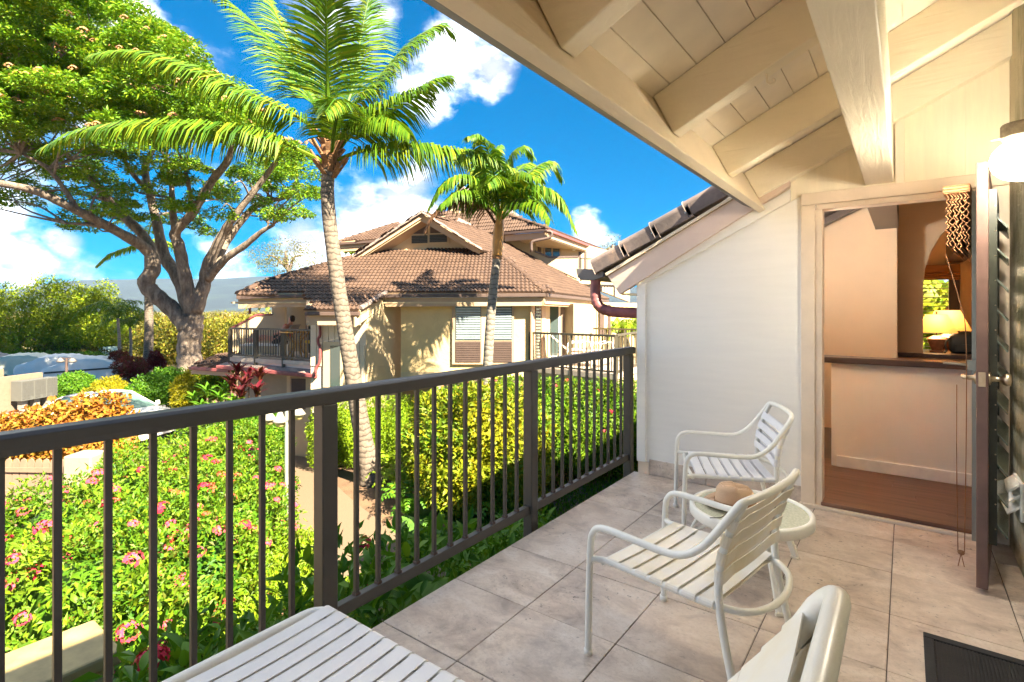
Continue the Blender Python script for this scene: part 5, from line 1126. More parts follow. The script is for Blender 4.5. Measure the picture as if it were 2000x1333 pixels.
def flower_mesh(name, mat, r=.045, n=26, seed=3):
    rg = np.random.default_rng(seed); v = rg.normal(size=(n, 3)); v[:, 2] = np.abs(v[:, 2]) * .9; v /= np.linalg.norm(v, axis=1)[:, None]; Ps = v * r * rg.uniform(.75, 1.05, n)[:, None] * np.array([1, 1, .8])
    d = np.cross(v, rg.normal(size=(n, 3))); V1, F1 = leaf_quads(Ps - d / np.linalg.norm(d, axis=1)[:, None] * r * .28, d, v, r * .58, r * .36, -.1)
    V2, F2 = leaf_quads(Ps - np.cross(v, d) / np.linalg.norm(np.cross(v, d), axis=1)[:, None] * r * .28, np.cross(v, d), v, r * .58, r * .36, -.1)
    me = MB().addbulk(V1, F1).addbulk(V2, F2).mesh(name); me.materials.append(mat); return me
FLP = flower_mesh('flower_cluster', M_pink); FLR = flower_mesh('flower_cluster', M_red_fl, seed=5); FLO = flower_mesh('flower_cluster', M_orange_fl, r=.038, n=18, seed=6)
def flowers(ells, n, parent, kinds=((FLP, .55), (FLO, .25), (FLR, .2)), rg=rng, zmin=None, scale=1.0, shell=(1.0, 1.06)):
    Ps, Ns = on_ells(ells, int(n * 1.6), rg, shell, True, zmin, .25); w = np.array([k[1] for k in kinds]); 
    for p, q in list(zip(Ps, Ns))[:n]:
        z = Vector(tuple(q + UP * .6)).normalized(); rot = z.to_track_quat('Z', 'Y').to_matrix().to_4x4(); s = scale * rg.uniform(.6, 1.25)
        inst('flower_cluster', kinds[rg.choice(len(kinds), p=w / w.sum())][0], Matrix.Translation(tuple(p)) @ rot @ Matrix.Scale(s, 4), parent)
def E3(u, d, z, a, b, c): return (U(u, d, z), (a, b, c))
def bush(name, label, cat, ells, n, L, Wd, mat, group=None, nfl=0, fl=None, corek=.74, zmin=None, up=.6, spread=.8, stems=0, flscale=1.0, coremat=None, rg=rng, shell=(.78, 1.05)):
    c0 = np.mean([c for c, _ in ells], axis=0); base = np.array([c0[0], c0[1], gz(math.hypot(c0[0], c0[1]))]); t = thing(name, label, cat, base, group)
    core(ells, t, coremat or mat, corek); leaves_on(ells, n, L, Wd, mat, t, rg, up=up, spread=spread, zmin=zmin, shell=shell)
    if nfl: flowers(ells, nfl, t, fl or ((FLP, .55), (FLO, .25), (FLR, .2)), rg, zmin, flscale)
    m = MB()
    for k in range(stems or 3):
        e = ells[k % len(ells)][0]; b = np.array([e[0] + rg.uniform(-.15, .15), e[1] + rg.uniform(-.15, .15), base[2] - .05]); m.tube([b, (b + e) / 2 + rg.normal(size=3) * .04, e], [.03, .022, .015], 6)
    obj('stem', m, M_twig, t); return t
# ------------------------------------------------------------------ garden beds near us
hedge = [E3(-3.35, 4.75, -1.95, .75, .7, .75), E3(-4.2, 5.3, -1.75, .95, .8, .72), E3(-5.3, 5.4, -1.75, 1.0, .9, .75), E3(-6.4, 5.6, -1.75, 1.0, .9, .75), E3(-3.75, 6.4, -1.80, .75, .9, .70), E3(-4.7, 6.6, -1.65, .95, .9, .75),
         E3(-5.8, 6.9, -1.75, .95, .9, .75), E3(-7.0, 7.0, -1.85, .9, .9, .70), E3(-3.95, 7.8, -1.75, .70, .9, .75), E3(-4.9, 8.0, -1.60, .9, .9, .75), E3(-5.9, 8.2, -1.7, .8, .8, .75), E3(-4.4, 9.1, -1.75, .65, .8, .75),
         E3(-5.4, 9.4, -1.55, .9, .9, .80), E3(-6.5, 9.3, -1.65, .8, .8, .75), E3(-5.2, 10.6, -1.65, .75, .8, .75), E3(-6.2, 10.8, -1.55, .9, .8, .80)]
_rh = np.random.default_rng(21); hedge = [(c + UP * _rh.uniform(-.22, .16) + RT * _rh.uniform(-.1, .1), (r[0] * _rh.uniform(.8, 1.05), r[1] * _rh.uniform(.8, 1.05), r[2] * _rh.uniform(.85, 1.15))) for c, r in hedge]
h = bush('ixora_hedge', 'broad sunlit ixora hedge with pink and coral flower heads left of the path', 'hedge', hedge, 105000, .078, .036, LM['ixora'], flscale=1.75, nfl=300, zmin=-2.38, stems=16, coremat=LM['lush'], corek=.60, shell=(.66, 1.10))
cro = [E3(-1.35, 10.3, -1.25, .75, .8, .95), E3(-.55, 10.0, -1.05, .8, .8, .95), E3(.05, 10.5, -1.2, .7, .8, .95), E3(-.9, 9.7, -1.6, .8, .7, .75), E3(-.1, 9.7, -1.7, .7, .6, .7)]
def big_leaf(name, mat, L, Wd, n=6):
    vs = [(0, 0, 0)]; ks = np.linspace(.12, .92, n)
    for k in ks:
        w = Wd * .5 * math.sin(math.pi * k ** .8) ** .8; z = .12 * L * math.sin(k * 2.2) - .22 * L * k * k; vs += [(k * L, -w, z + w * .35), (k * L, 0, z), (k * L, w, z + w * .35)]
    vs.append((L, 0, -.12 * L)); m = MB(); f = [(0, 1, 2), (0, 2, 3)]
    for i in range(n - 1):
        a = 1 + i * 3; f += [(a, a + 3, a + 4, a + 1), (a + 1, a + 4, a + 5, a + 2)]
    a = 1 + (n - 1) * 3; f += [(a, len(vs) - 1, a + 1), (a + 1, len(vs) - 1, a + 2)]
    me = m.add(vs, f).mesh(name, None, True); me.materials.append(mat); return me
def leaf_parts(ells, n, me, parent, rg=rng, scale=1.0, up=.5, zmin=None, toward=None, shell=(.98, 1.08), name='leaf'):
    """single leaves as parts, the ones that face the viewer"""
    Ps, Ns = on_ells(ells, n * 4, rg, shell, True, zmin, .2); vd = np.array([0, 0, H]) - Ps; vd /= np.linalg.norm(vd, axis=1)[:, None]; sc = (Ns * vd).sum(1); idx = np.argsort(-sc)[:int(n * 1.6)]; rg.shuffle(idx)
    for i in idx[:n]:
        x = Ns[i] * .6 + rg.normal(size=3) * .6; x[2] += up * rg.uniform(-.3, 1); x /= np.linalg.norm(x); z = UP * .8 + Ns[i] * .6 + rg.normal(size=3) * .25; y = np.cross(z, x); y /= np.linalg.norm(y); z = np.cross(x, y); s = scale * rg.uniform(.7, 1.2)
        inst(name, me, frame(x * s, y * s, z * s, Ps[i] - x * s * .02), parent)
LF_CRO = big_leaf('leaf', LM['croton'], .17, .065); LF_IX = big_leaf('leaf', LM['lush'], .13, .05); LF_TI = big_leaf('leaf', LM['ti'], .42, .10); LF_TIG = big_leaf('leaf', LM['lush'], .42, .09); LF_OR = big_leaf('leaf', LM['orange'], .13, .10); LF_LX = big_leaf('leaf', LM['ixora'], .11, .045)
leaf_parts(hedge[:7], 290, LF_LX, h, zmin=-2.2)
t = bush('croton_shrub', 'tall croton shrub with mottled yellow and green leaves behind the railing', 'shrub', cro, 24000, .11, .05, LM['croton'], nfl=0, zmin=-2.38, stems=8); leaf_parts(cro, 290, LF_CRO, t)
ixr = [E3(-1.1, 11.7, -1.35, .8, .6, 1.0), E3(-.2, 11.6, -1.2, .8, .6, 1.05), E3(.7, 11.4, -1.25, .8, .65, 1.05), E3(1.5, 11.6, -1.3, .8, .6, 1.05), E3(2.3, 11.9, -1.3, .8, .6, 1.0), E3(3.1, 12.1, -1.35, .8, .6, 1.0)]
bush('ixora_hedge', 'tall ixora hedge with scattered pink flowers below the right balcony', 'hedge', ixr, 46000, .085, .04, LM['ixora'], nfl=55, zmin=-2.38, stems=8, flscale=1.2)
clip_ = [E3(-4.4 + .55 * k, 12.6 + .12 * k, -1.62, .42, .55, .85) for k in range(10)]
bush('clipped_hedge', 'tall clipped green hedge behind the leaning palm trunk', 'hedge', clip_, 42000, .075, .026, LM['lime'], zmin=-2.38, stems=8, spread=.6)
# ground cover in the bend of the path
gc_ = [E3(-3.1, 6.9, -2.32, .75, .8, .30), E3(-2.5, 6.2, -2.3, .85, .8, .32), E3(-3.35, 7.9, -2.33, .55, .7, .26), E3(-1.9, 5.4, -2.3, .8, .8, .34), E3(-2.75, 5.3, -2.3, .8, .7, .34)]
o = leaves_on(gc_, 26000, .075, .026, LM['lime'], None, name='ground_cover', up=.9, clip=False); o['kind'] = 'stuff'
# shrubs along the foot of our building, in its shade
def ring(u, d, z, a, c): return E3(u, d, z, a, a * .9, c)
def W3(x, y, z, a, c): return (np.array([x, y, z]), (a, a, c))
fs_ = [([W3(-2.75, 1.0, -1.05, .55, .75), W3(-3.1, .55, -1.2, .5, .7), W3(-3.25, 1.35, -1.2, .5, .7)], 'young ixora shrub with a magenta flower head below the ottoman', 5),
       ([W3(-2.75, 1.95, -1.0, .55, .75), W3(-3.25, 2.2, -1.1, .5, .75), W3(-2.7, 1.5, -.95, .45, .65)], 'young ixora shrub with coral buds beside the nearest railing post', 6),
       ([W3(-2.72, 2.75, -1.0, .55, .74), W3(-3.2, 3.0, -1.15, .5, .72), W3(-2.6, 3.3, -1.1, .45, .65)], 'young ixora shrub with red buds under the middle bay of the railing', 6),
       ([W3(-2.75, 3.95, -1.25, .5, .65), W3(-3.1, 4.3, -1.45, .5, .6)], 'low young ixora shrub by the far end of the middle railing bay', 3)]
for i, (el, lab, nf) in enumerate(fs_):
    t = bush('ixora_shrub', lab, 'shrub', el, 1500, .13, .048, LM['lush'], 'young ixora shrubs along the foot of our building', nfl=nf, fl=((FLR, .5), (FLO, .5)), stems=5, flscale=1.1, corek=.55)
    leaf_parts(el, 200, LF_IX, t, up=.8)
q = PX(297, 1290, z=-.42); inst('flower_cluster', flower_mesh('flower_cluster', M_red_fl, r=.075, n=60, seed=9), Matrix.Translation(tuple(q)), bpy.data.objects['ixora_shrub'])
# grass below the far end of the railing
N = 16000; x = rng.uniform(-6.2, -1.95, N); y = rng.uniform(4.2, 12.5, N); Ps = np.c_[x, y, np.full(N, -2.4)]; d = np.c_[rng.normal(0, .35, N), rng.normal(0, .35, N), np.ones(N)]; nr = np.c_[rng.normal(size=(N, 2)), np.full(N, .2)]
V, Fq = leaf_quads(Ps, d, nr, rng.uniform(.06, .14, N), .018, .25); o = obj('grass', MB().addbulk(V, Fq), LM['grass'], kind='stuff')
sheet('lawn', [(-2.3, 8.0), (-.5, 6.9), (2.5, 5.2), (6, 8), (6, 12.4), (-1.5, 12.4)], .012, plain('lawn_green', (.06, .15, .012), .9, var=.3, nscale=8))
# stone wall with capping at lower left
sw = thing('garden_wall', 'low yellow stained wall with two stone capping slabs at the lower left', 'wall', (-4.5, 0, -2.4))
M_cap = plain('stained_stone_capping', (.30, .225, .09), .7, var=.35, nscale=5, bump=.2, bscale=20); M_wy = plain('yellow_wall_paint', (.46, .38, .18), .75, var=.15, nscale=4)
obj('wall_core', MB().box((-4.73, -3.0, -2.5), (-4.25, 1.26, -1.005)), M_wy, sw)
for a, b in ((.66, 1.30), (-.12, .654), (-1.0, -.126), (-1.9, -1.006), (-2.9, -1.906)): obj('capping_slab', MB().box((-4.80, a, -1.0), (-4.22, b, -.90)), M_cap, sw, bevel=.02)
# orange hedge, picket fence, pillar
orh = [E3(-8.95, 11.6, -1.28, .62, .6, .78), E3(-9.6, 11.6, -1.40, .7, .65, .74), E3(-10.3, 11.7, -1.55, .7, .65, .72), E3(-11.0, 11.8, -1.68, .7, .65, .70), E3(-11.8, 12.0, -1.8, .7, .65, .68), E3(-12.6, 12.2, -1.85, .7, .65, .66), E3(-8.7, 11.2, -1.75, .55, .5, .6)]
t = bush('acalypha_hedge', 'orange and copper leaved hedge in front of the white car', 'hedge', orh, 15000, .10, .075, LM['orange'], zmin=-2.38, stems=7, spread=.6); leaf_parts(orh, 280, LF_OR, t, up=.2)
M_picket = plain('tan_fence_paint', (.20, .14, .095), .7)
pf = thing('picket_fence', 'tan picket fence with rounded tops below the orange hedge', 'fence', U(-9.6, 10.3, -2.4))
for k in range(24):
    u = -8.62 - k * .152; pts = [U(u + a, 10.3 + (u + 8.6) * -.04, b) for a, b in [(-.064, -2.4), (.064, -2.4), (.064, -1.62), (.045, -1.56), (0, -1.535), (-.045, -1.56), (-.064, -1.62)]]; obj('picket', MB().prism(pts, FW * .022), M_picket, pf)
for z in (-1.75, -2.2): obj('fence_rail', MB().bar(U(-8.55, 10.275, z), U(-12.2, 10.42, z), .03, .09), M_picket, pf)
pl_ = thing('fence_pillar', 'pale plastered pillar at the end of the picket fence', 'pillar', U(-8.3, 10.35, -2.4))
obj('shaft', MB().prism([U(-8.56, 10.1, -2.4), U(-8.03, 10.1, -2.4), U(-8.03, 10.6, -2.4), U(-8.56, 10.6, -2.4)], UP * .97), M_bwhite, pl_, bevel=.03)
obj('low_wall', MB().prism([U(-8.02, 10.2, -2.4), U(-7.3, 10.0, -2.4), U(-7.3, 10.3, -2.4), U(-8.02, 10.5, -2.4)], UP * .72), M_bwhite, pl_, bevel=.03)
# ferns round the palm foot
def frond_leaflets(path, L, n, droop, wd, sidew=None, start=.12, tilt=.5, rg=rng, both=True, lean=0.0):
    """rachis points -> leaflet vertices and faces (two-segment blades hanging under gravity)"""
    p = np.asarray(path); s_ = np.r_[0, np.cumsum(np.linalg.norm(np.diff(p, axis=0), axis=1))]; s_ /= s_[-1]; V, Fc = [], []
    for sgn in (1, -1):
        for k in range(n):
            t = start + (1 - start) * (k + rg.uniform(0, .5)) / n; c = np.array([np.interp(t, s_, p[:, j]) for j in range(3)]); c2 = np.array([np.interp(min(1, t + .03), s_, p[:, j]) for j in range(3)]); c1 = np.array([np.interp(max(0, t - .03), s_, p[:, j]) for j in range(3)])
            tg = c2 - c1; tg /= np.linalg.norm(tg) + 1e-9; sd_ = np.cross(tg, UP if sidew is None else sidew); ln = np.linalg.norm(sd_); sd_ = sd_ / ln if ln > 1e-3 else RT
            l = L * (.45 + .55 * math.sin(math.pi * min(1, (t + .25) / 1.02)) ** .7) * rg.uniform(.85, 1.1) * (1 if t < .85 else 1 - (t - .85) * 2.6)
            a = tilt + .55 * t ** 2; d1 = sd_ * sgn * math.cos(a) + tg * math.sin(a) + np.cross(sd_, tg) * lean + rg.normal(size=3) * .06; d1 /= np.linalg.norm(d1)
            d2 = d1 - UP * droop * rg.uniform(.8, 1.25); d2 /= np.linalg.norm(d2); d3 = d2 - UP * droop * 1.1; d3 /= np.linalg.norm(d3)
            q1 = c + d1 * l * .30; q2 = q1 + d2 * l * .35; q3 = q2 + d3 * l * .35; wv = tg - d2 * np.dot(tg, d2); wv /= np.linalg.norm(wv) + 1e-9; b = len(V)
            V += [c - wv * wd * .25, c + wv * wd * .25, q1 - wv * wd * .5, q1 + wv * wd * .5, q2 - wv * wd * .4, q2 + wv * wd * .4, q3]; Fc += [(b, b + 2, b + 3, b + 1), (b + 2, b + 4, b + 5, b + 3), (b + 4, b + 6, b + 5)]
    return V, Fc
def frond_obj(path, L, n, droop, wd, mat, parent, name='frond', r0=.02, **k):
    p = smoothpath(path, 5); m = MB(); V, Fc = frond_leaflets(p, L, n, droop, wd, **k); m.add(V, Fc); m.tube(p, np.linspace(r0, r0 * .15, len(p)), 6); return obj(name, m, mat, parent)
def fern(u, d, z, r, label, nf, mat=LM['lime']):
    c = U(u, d, z); t = thing('fern', label, 'fern', c, 'sword ferns round the palm')
    for k in range(nf):
        a = 2 * math.pi * (k + random.uniform(0, .5)) / nf; dr = np.array([math.cos(a), math.sin(a), 0]); rr = r * random.uniform(.75, 1.1); hgt = random.uniform(.5, .95)
        frond_obj([c, c + dr * rr * .35 + UP * rr * hgt * .8, c + dr * rr * .75 + UP * rr * hgt, c + dr * rr + UP * rr * hgt * .7], r * .22, 14, .25, .035, mat, t, r0=.006, tilt=.2)
fern(-2.15, 10.6, -2.4, .75, 'lime sword fern just right of the palm trunk foot', 16); fern(-2.9, 11.7, -2.4, .65, 'yellowish sword fern left of the palm trunk, under the clipped hedge', 13); fern(-1.9, 9.7, -2.4, .7, 'dark sword fern at the foot of the croton', 14, LM['lush']); fern(-2.3, 11.3, -2.4, .5, 'small sword fern tucked behind the palm trunk foot', 10)
fern(-.15, 9.2, -2.4, .7, 'sword fern in front of the croton near the middle railing post', 13, LM['lush'])
# path lamp
lpq = U(-3.84, 9.03, -2.4); lp = thing('garden_lamp', 'grey post lamp with white bell shades beside the garden path', 'lamp post', lpq); M_post = plain('grey_green_post', (.24, .26, .23), .5, var=.15)
obj('post', MB().tube([lpq, lpq + UP * .55], .045, 10).tube([lpq + UP * .55, lpq + UP * .60], .06, 10).tube([lpq + UP * .6, lpq + UP * 2.05], .032, 10), M_post, lp)
for px, d, py in ((526, 9.1, 806), (547, 8.85, 810), (583, 9.0, 796)):
    q = P(px, py, d); obj('arm', MB().tube(smoothpath([lpq + UP * 2.02, (lpq + UP * 2.15 + q) / 2 + UP * .05, q + UP * .03], 4), .014, 6), M_post, lp)
    obj('lamp_shade', MB().lathe([(.02, .05), (.04, .03), (.06, -.03), (.10, -.09), (.125, -.12), (.12, -.12)], q, 18), plain('white_enamel', (.26, .25, .21), .4), lp, smooth=True)
    obj('globe', MB().lathe([(.001, -.10), (.075, -.11), (.085, -.14), (.06, -.20), (.001, -.22)], q, 14), plain('yellowed_globe', (.62, .50, .20), .3), lp, smooth=True)
# ti plants
def rosette(c, n, me, parent, s, rg=rng, upm=.5):
    for k in range(n):
        a = k * 2.4; el = upm + .9 * (1 - k / n) * .2 + rg.uniform(-.2, .35); x = np.array([math.cos(a) * math.cos(el), math.sin(a) * math.cos(el), math.sin(el)]); z = UP - x * x[2]; z /= np.linalg.norm(z); y = np.cross(z, x); q = s * rg.uniform(.75, 1.15)
        inst('leaf', me, frame(x * q, y * q, z * q, c + UP * .012 * k), parent)
tip = thing('ti_plant', 'dark red ti plant with upright leaf rosettes beside the left balcony', 'plant', G(-6.5, 12.7), None)
for px, py, d in ((463, 742, 12.6), (452, 764, 12.4), (476, 765, 12.3), (507, 748, 12.5), (500, 780, 12.2), (486, 752, 12.9), (470, 785, 12.1)):
    c = P(px, py, d); rosette(c, 15, LF_TI, tip, .85, upm=.75); obj('stem', MB().tube([np.array([c[0], c[1], -2.4]), c], [.03, .018], 6), M_twig, tip)
tig = thing('ti_plant', 'bright green ti plants massed in front of the red ones', 'plant', G(-7.2, 12.4), None)
for px, py, d in ((380, 792, 12.6), (405, 778, 12.9), (430, 790, 12.3), (455, 800, 12.0), (395, 808, 12.0), (440, 772, 12.8), (480, 812, 11.7), (420, 815, 11.7), (505, 822, 11.5)):
    c = P(px, py, d); rosette(c, 14, LF_TIG, tig, .85, upm=.55); obj('stem', MB().tube([np.array([c[0], c[1], -2.4]), c], [.03, .018], 6), M_twig, tig)
def pxb(px, py, d, a, c): return (P(px, py, d), (a, a, c))
dk = [pxb(500, 850, 11.6, .55, .6), pxb(520, 880, 11.9, .5, .6), pxb(480, 835, 12.2, .55, .5), pxb(525, 930, 11.2, .35, .35)]
bush('dark_shrub', 'dark narrow leaved shrub beside the path behind the lamp', 'shrub', dk, 6000, .14, .03, LM['lush'], zmin=-2.38, stems=4)
# shrubs on the far side of the parking bay
bush('round_shrub', 'dense rounded green shrub by the mailboxes', 'shrub', [pxb(133, 756, 24.5, .62, .55), pxb(160, 757, 24.5, .62, .55), pxb(147, 752, 25, .7, .55)], 7000, .11, .06, LM['lush'])
bush('yellow_shrub', 'low yellow green shrub behind the white car', 'shrub', [pxb(197, 765, 21.5, .45, .35), pxb(216, 758, 22, .5, .42), pxb(232, 768, 21.5, .4, .28)], 3500, .13, .03, LM['yellow'], up=1.0)
bush('round_shrub', 'wide rounded dark green shrub at the foot of the big tree', 'shrub', [pxb(290, 765, 19.5, .65, .55), pxb(318, 757, 20, .7, .62), pxb(345, 768, 19.5, .6, .5), pxb(335, 740, 21, .5, .4)], 9000, .11, .06, LM['lush'])
bush('yellow_shrub', 'bright yellow croton shrub in front of the big trunk', 'shrub', [pxb(365, 760, 18.5, .45, .42), pxb(385, 745, 18.8, .5, .4), pxb(395, 765, 18, .45, .4), pxb(360, 785, 17.5, .35, .3)], 5500, .15, .05, LM['yellow'])
bush('croton_shrub', 'orange and yellow croton shrub above the green ti plants', 'shrub', [pxb(410, 738, 17, .4, .3), pxb(432, 742, 16.5, .42, .32), pxb(425, 755, 16, .45, .3)], 3500, .16, .05, LM['croton'])
for px, py, d, a, c, lab, mt_ in ((255, 718, 33, .9, .65, 'dark red flowering shrub beside the covered cars', 'redbush'), (232, 706, 34, .6, .6, 'small crimson shrub between the covered cars and the palms', 'redbush'), (304, 706, 32, .35, .55, 'thin red leaved shrub right of the tall palm trunk', 'ti')):
    bush('red_shrub', lab, 'shrub', [pxb(px, py, d, a, c), pxb(px + 8, py + 6, d, a * .8, c * .8)], 2600, .16, .08, LM[mt_], 'red shrubs across the parking lot', corek=.6)
# ------------------------------------------------------------------ trees
def pxpath(pts, k=6): return smoothpath([P(*q) for q in pts], k)
ct = thing('coconut_palm', 'leaning coconut palm with a ringed trunk rising past the railing', 'palm', U(-3.1, 11.5, -2.4))
tk = smoothpath([P(728, 946, 11.5), P(716, 890, 11.5), P(703, 820, 11.45), P(688, 730, 11.4), P(670, 620, 11.4), P(652, 500, 11.4), P(640, 390, 11.45), P(642, 320, 11.5)], 8)
rr = np.interp(np.linspace(0, 1, len(tk)), [0, .06, .2, .5, 1], [.30, .235, .195, .165, .135]); rr = rr * (1 + .014 * np.sin(np.arange(len(tk)) * 2.1))
obj('trunk', MB().tube(tk, rr, 18), M_ctrunk, ct, smooth=True)
C0 = P(645, 300, 11.5)
m = MB()
for k in range(34):                                   # fibrous sheaths and cut leaf bases
    a = k * 2.4; z = -.55 + .9 * k / 34; r_ = .15 + .07 * math.sin(k); b = C0 + np.array([math.cos(a) * .13, math.sin(a) * .13, z]); e = b + np.array([math.cos(a) * r_ * 1.4, math.sin(a) * r_ * 1.4, .30 + .1 * math.sin(k * 3)]); m.bar(b, e, .11, .03, up=(math.cos(a), math.sin(a), .2))
m.tube([C0 - UP * .35, C0 + UP * .1, C0 + UP * .45], [.17, .21, .10], 12); obj('sheath_fibres', m, M_husk, ct)
CF = [[(645, 290, 11.5), (610, 250, 11.3), (564, 219, 11.0), (458, 169, 10.7), (388, 138, 10.5), (303, 109, 10.4), (240, 102, 10.3), (185, 108, 10.3)],
      [(640, 320, 11.5), (590, 296, 11.2), (511, 261, 10.8), (423, 247, 10.5), (335, 241, 10.3), (264, 243, 10.2), (159, 257, 10.2), (92, 287, 10.2)],
      [(640, 260, 11.5), (610, 197, 11.7), (564, 123, 12.0), (522, 74, 12.2), (458, 12, 12.4), (400, -20, 12.6)],
      [(642, 240, 11.5), (640, 160, 11.2), (638, 80, 10.7), (636, -10, 10.2), (634, -90, 9.8)],
      [(640, 250, 11.6), (610, 170, 12.3), (570, 90, 12.8), (535, 20, 13.2), (505, -50, 13.5)],
      [(655, 250, 11.5), (690, 205, 11.6), (720, 180, 11.7), (783, 102, 12.0), (833, 63, 12.3), (862, 50, 12.5), (885, 66, 12.6)],
      [(660, 270, 11.5), (700, 235, 11.4), (759, 208, 11.2), (812, 180, 11.0), (847, 160, 11.0), (873, 152, 11.0)],
      [(655, 315, 11.5), (700, 297, 11.3), (759, 288, 11.1), (811, 285, 11.0), (882, 293, 10.9), (952, 303, 10.8), (1022, 345, 10.8)],
      [(648, 305, 11.4), (652, 260, 10.9), (660, 215, 10.2), (655, 195, 9.6), (635, 220, 9.0)],
      [(655, 260, 11.5), (690, 170, 11.9), (700, 100, 12.3), (715, 20, 12.7), (735, -60, 13.0)],
      [(660, 290, 11.5), (715, 240, 11.2), (765, 235, 10.7), (800, 262, 10.3)]]
droops = [.75, .95, .45, .28, .4, .55, .6, 1.0, .5, .35, .8]
for p, dr in zip(CF, droops):
    L_ = 1.15 if p is not CF[8] else .95
    frond_obj([P(*q) for q in p], L_, 125, dr, .036, LM['palm'], ct, r0=.045, tilt=.48, start=.14)
mp = thing('manila_palm', 'smaller palm with an orange crownshaft in front of the tiled roof', 'palm', U(-.5, 11, -2.4))
tk = smoothpath([P(942, 880, 11.0), P(950, 760, 11.0), P(957, 640, 11.0), P(964, 560, 11.0), P(971, 500, 11.0)], 8); obj('trunk', MB().tube(tk, np.linspace(.115, .085, len(tk)), 14), M_mtrunk, mp, smooth=True)
obj('crownshaft', MB().tube(smoothpath([P(971, 502, 11), P(972, 480, 11), P(974, 450, 11), P(976, 425, 11), P(977, 405, 11)], 4), np.r_[np.linspace(.10, .115, 8), np.linspace(.11, .05, 9)], 14), M_shaft, mp, smooth=True)
obj('sheath_fibres', MB().tube([P(971, 506, 11), P(971, 500, 11)], [.10, .108], 14), M_husk, mp)
MF = [[(975, 425, 11), (968, 360, 10.9), (953, 295, 10.6), (935, 266, 10.4), (915, 268, 10.2)], [(977, 420, 11), (985, 350, 11), (1000, 302, 11), (1022, 288, 11.1), (1040, 305, 11.2)],
      [(978, 425, 11), (1005, 370, 11.2), (1045, 328, 11.5), (1078, 318, 11.7), (1098, 350, 11.8)], [(978, 428, 11), (1005, 385, 10.8), (1050, 365, 10.5), (1094, 385, 10.3), (1125, 450, 10.2)],
      [(980, 430, 11), (1015, 395, 10.5), (1050, 395, 10.0), (1075, 430, 9.7)], [(972, 425, 11), (945, 375, 10.8), (905, 345, 10.5), (865, 360, 10.3), (838, 405, 10.2)],
      [(972, 422, 11), (955, 350, 11.3), (925, 310, 11.6), (895, 315, 11.8)], [(976, 420, 11), (970, 370, 10.4), (965, 345, 9.9), (950, 360, 9.4)], [(978, 424, 11), (1000, 350, 11.4), (1030, 320, 11.9), (1060, 345, 12.2)],
      [(976, 425, 11), (990, 370, 10.5), (1020, 340, 10.1), (1055, 350, 9.8)], [(974, 425, 11), (935, 385, 10.6), (895, 375, 10.2), (862, 400, 10.0)], [(977, 424, 11), (1010, 380, 11.5), (1060, 370, 12.0), (1105, 410, 12.2)], [(975, 424, 11), (965, 360, 11.5), (960, 310, 12.0), (975, 285, 12.4)]]
for p in MF: frond_obj([P(*q) for q in p], .72, 58, .85, .042, LM['palm'], mp, r0=.028, tilt=.35, start=.18)
frond_obj([P(*q) for q in [(970, 440, 11), (945, 405, 10.8), (905, 393, 10.6), (872, 396, 10.5), (845, 420, 10.4), (830, 450, 10.4)]], .55, 40, 1.2, .03, LM['dead'], mp, r0=.03, name='dead_frond')
def small_palm(label, base, top, d, nfr, Lf, r0=.12, mat='palm', group=None, Ll=.45):
    b, t = P(*base, d), P(*top, d); th = thing('small_palm', label, 'palm', b, group); obj('trunk', MB().tube(smoothpath([b, (b + t) / 2 + RT * .08, t], 6), np.linspace(r0, r0 * .7, 13), 10), M_mtrunk, th, smooth=True)
    for k in range(nfr):
        a = k * 2.4 + .4; e = .95 - 1.0 * (k / nfr); dr = np.array([math.cos(a), math.sin(a), 0]); L_ = Lf * random.uniform(.8, 1.1)
        frond_obj([t, t + dr * L_ * .35 + UP * L_ * (.25 + .35 * e), t + dr * L_ * .75 + UP * L_ * (.15 + .35 * e), t + dr * L_ * 1.0 + UP * L_ * (-.15 + .3 * e)], Ll, 22, .7, .06, LM[mat], th, r0=.03, tilt=.4)
small_palm('small palm left of the tall bare trunk, in front of the leafy trees', (232, 722), (230, 622), 36, 12, 2.3, Ll=.7)
small_palm('small palm just left of the tall bare trunk, right of its twin', (253, 715), (254, 640), 38, 11, 2.0, Ll=.65)
small_palm('feathery young palm behind the right balcony railing', (1222, 700), (1222, 660), 18, 14, 1.3, .06, 'lime', Ll=.4)
small_palm('palm with lime fronds seen over the lower balcony roof', (535, 640), (535, 600), 28, 12, 1.6, .1, 'lime', Ll=.5); small_palm('palm crown peeping over the roof left of the gable', (690, 560), (686, 498), 30, 9, 1.1, .1, 'lime', Ll=.4)
tp = thing('tall_palm', 'tall slim palm with a pale bare trunk left of the big tree', 'palm', P(287, 738, 36))
obj('trunk', MB().tube(pxpath([(284, 738, 36), (289, 700, 36), (291, 640, 36), (290, 560, 36), (289, 500, 36), (287, 470, 36)]), np.interp(np.linspace(0, 1, 31), [0, .08, 1], [.52, .30, .20]), 12), M_ctrunk, tp, smooth=True)
for p in ([(287, 470, 36), (255, 482, 35.5), (215, 497, 35), (188, 520, 34.8)], [(287, 470, 36), (320, 470, 36), (350, 490, 36), (365, 520, 36)], [(287, 470, 36), (270, 440, 36.5), (240, 430, 37), (210, 440, 37)], [(287, 470, 36), (300, 430, 36), (330, 415, 36), (350, 430, 36)]):
    frond_obj([P(*q) for q in p], .95, 34, .9, .10, LM['lime'], tp, r0=.06, tilt=.4)
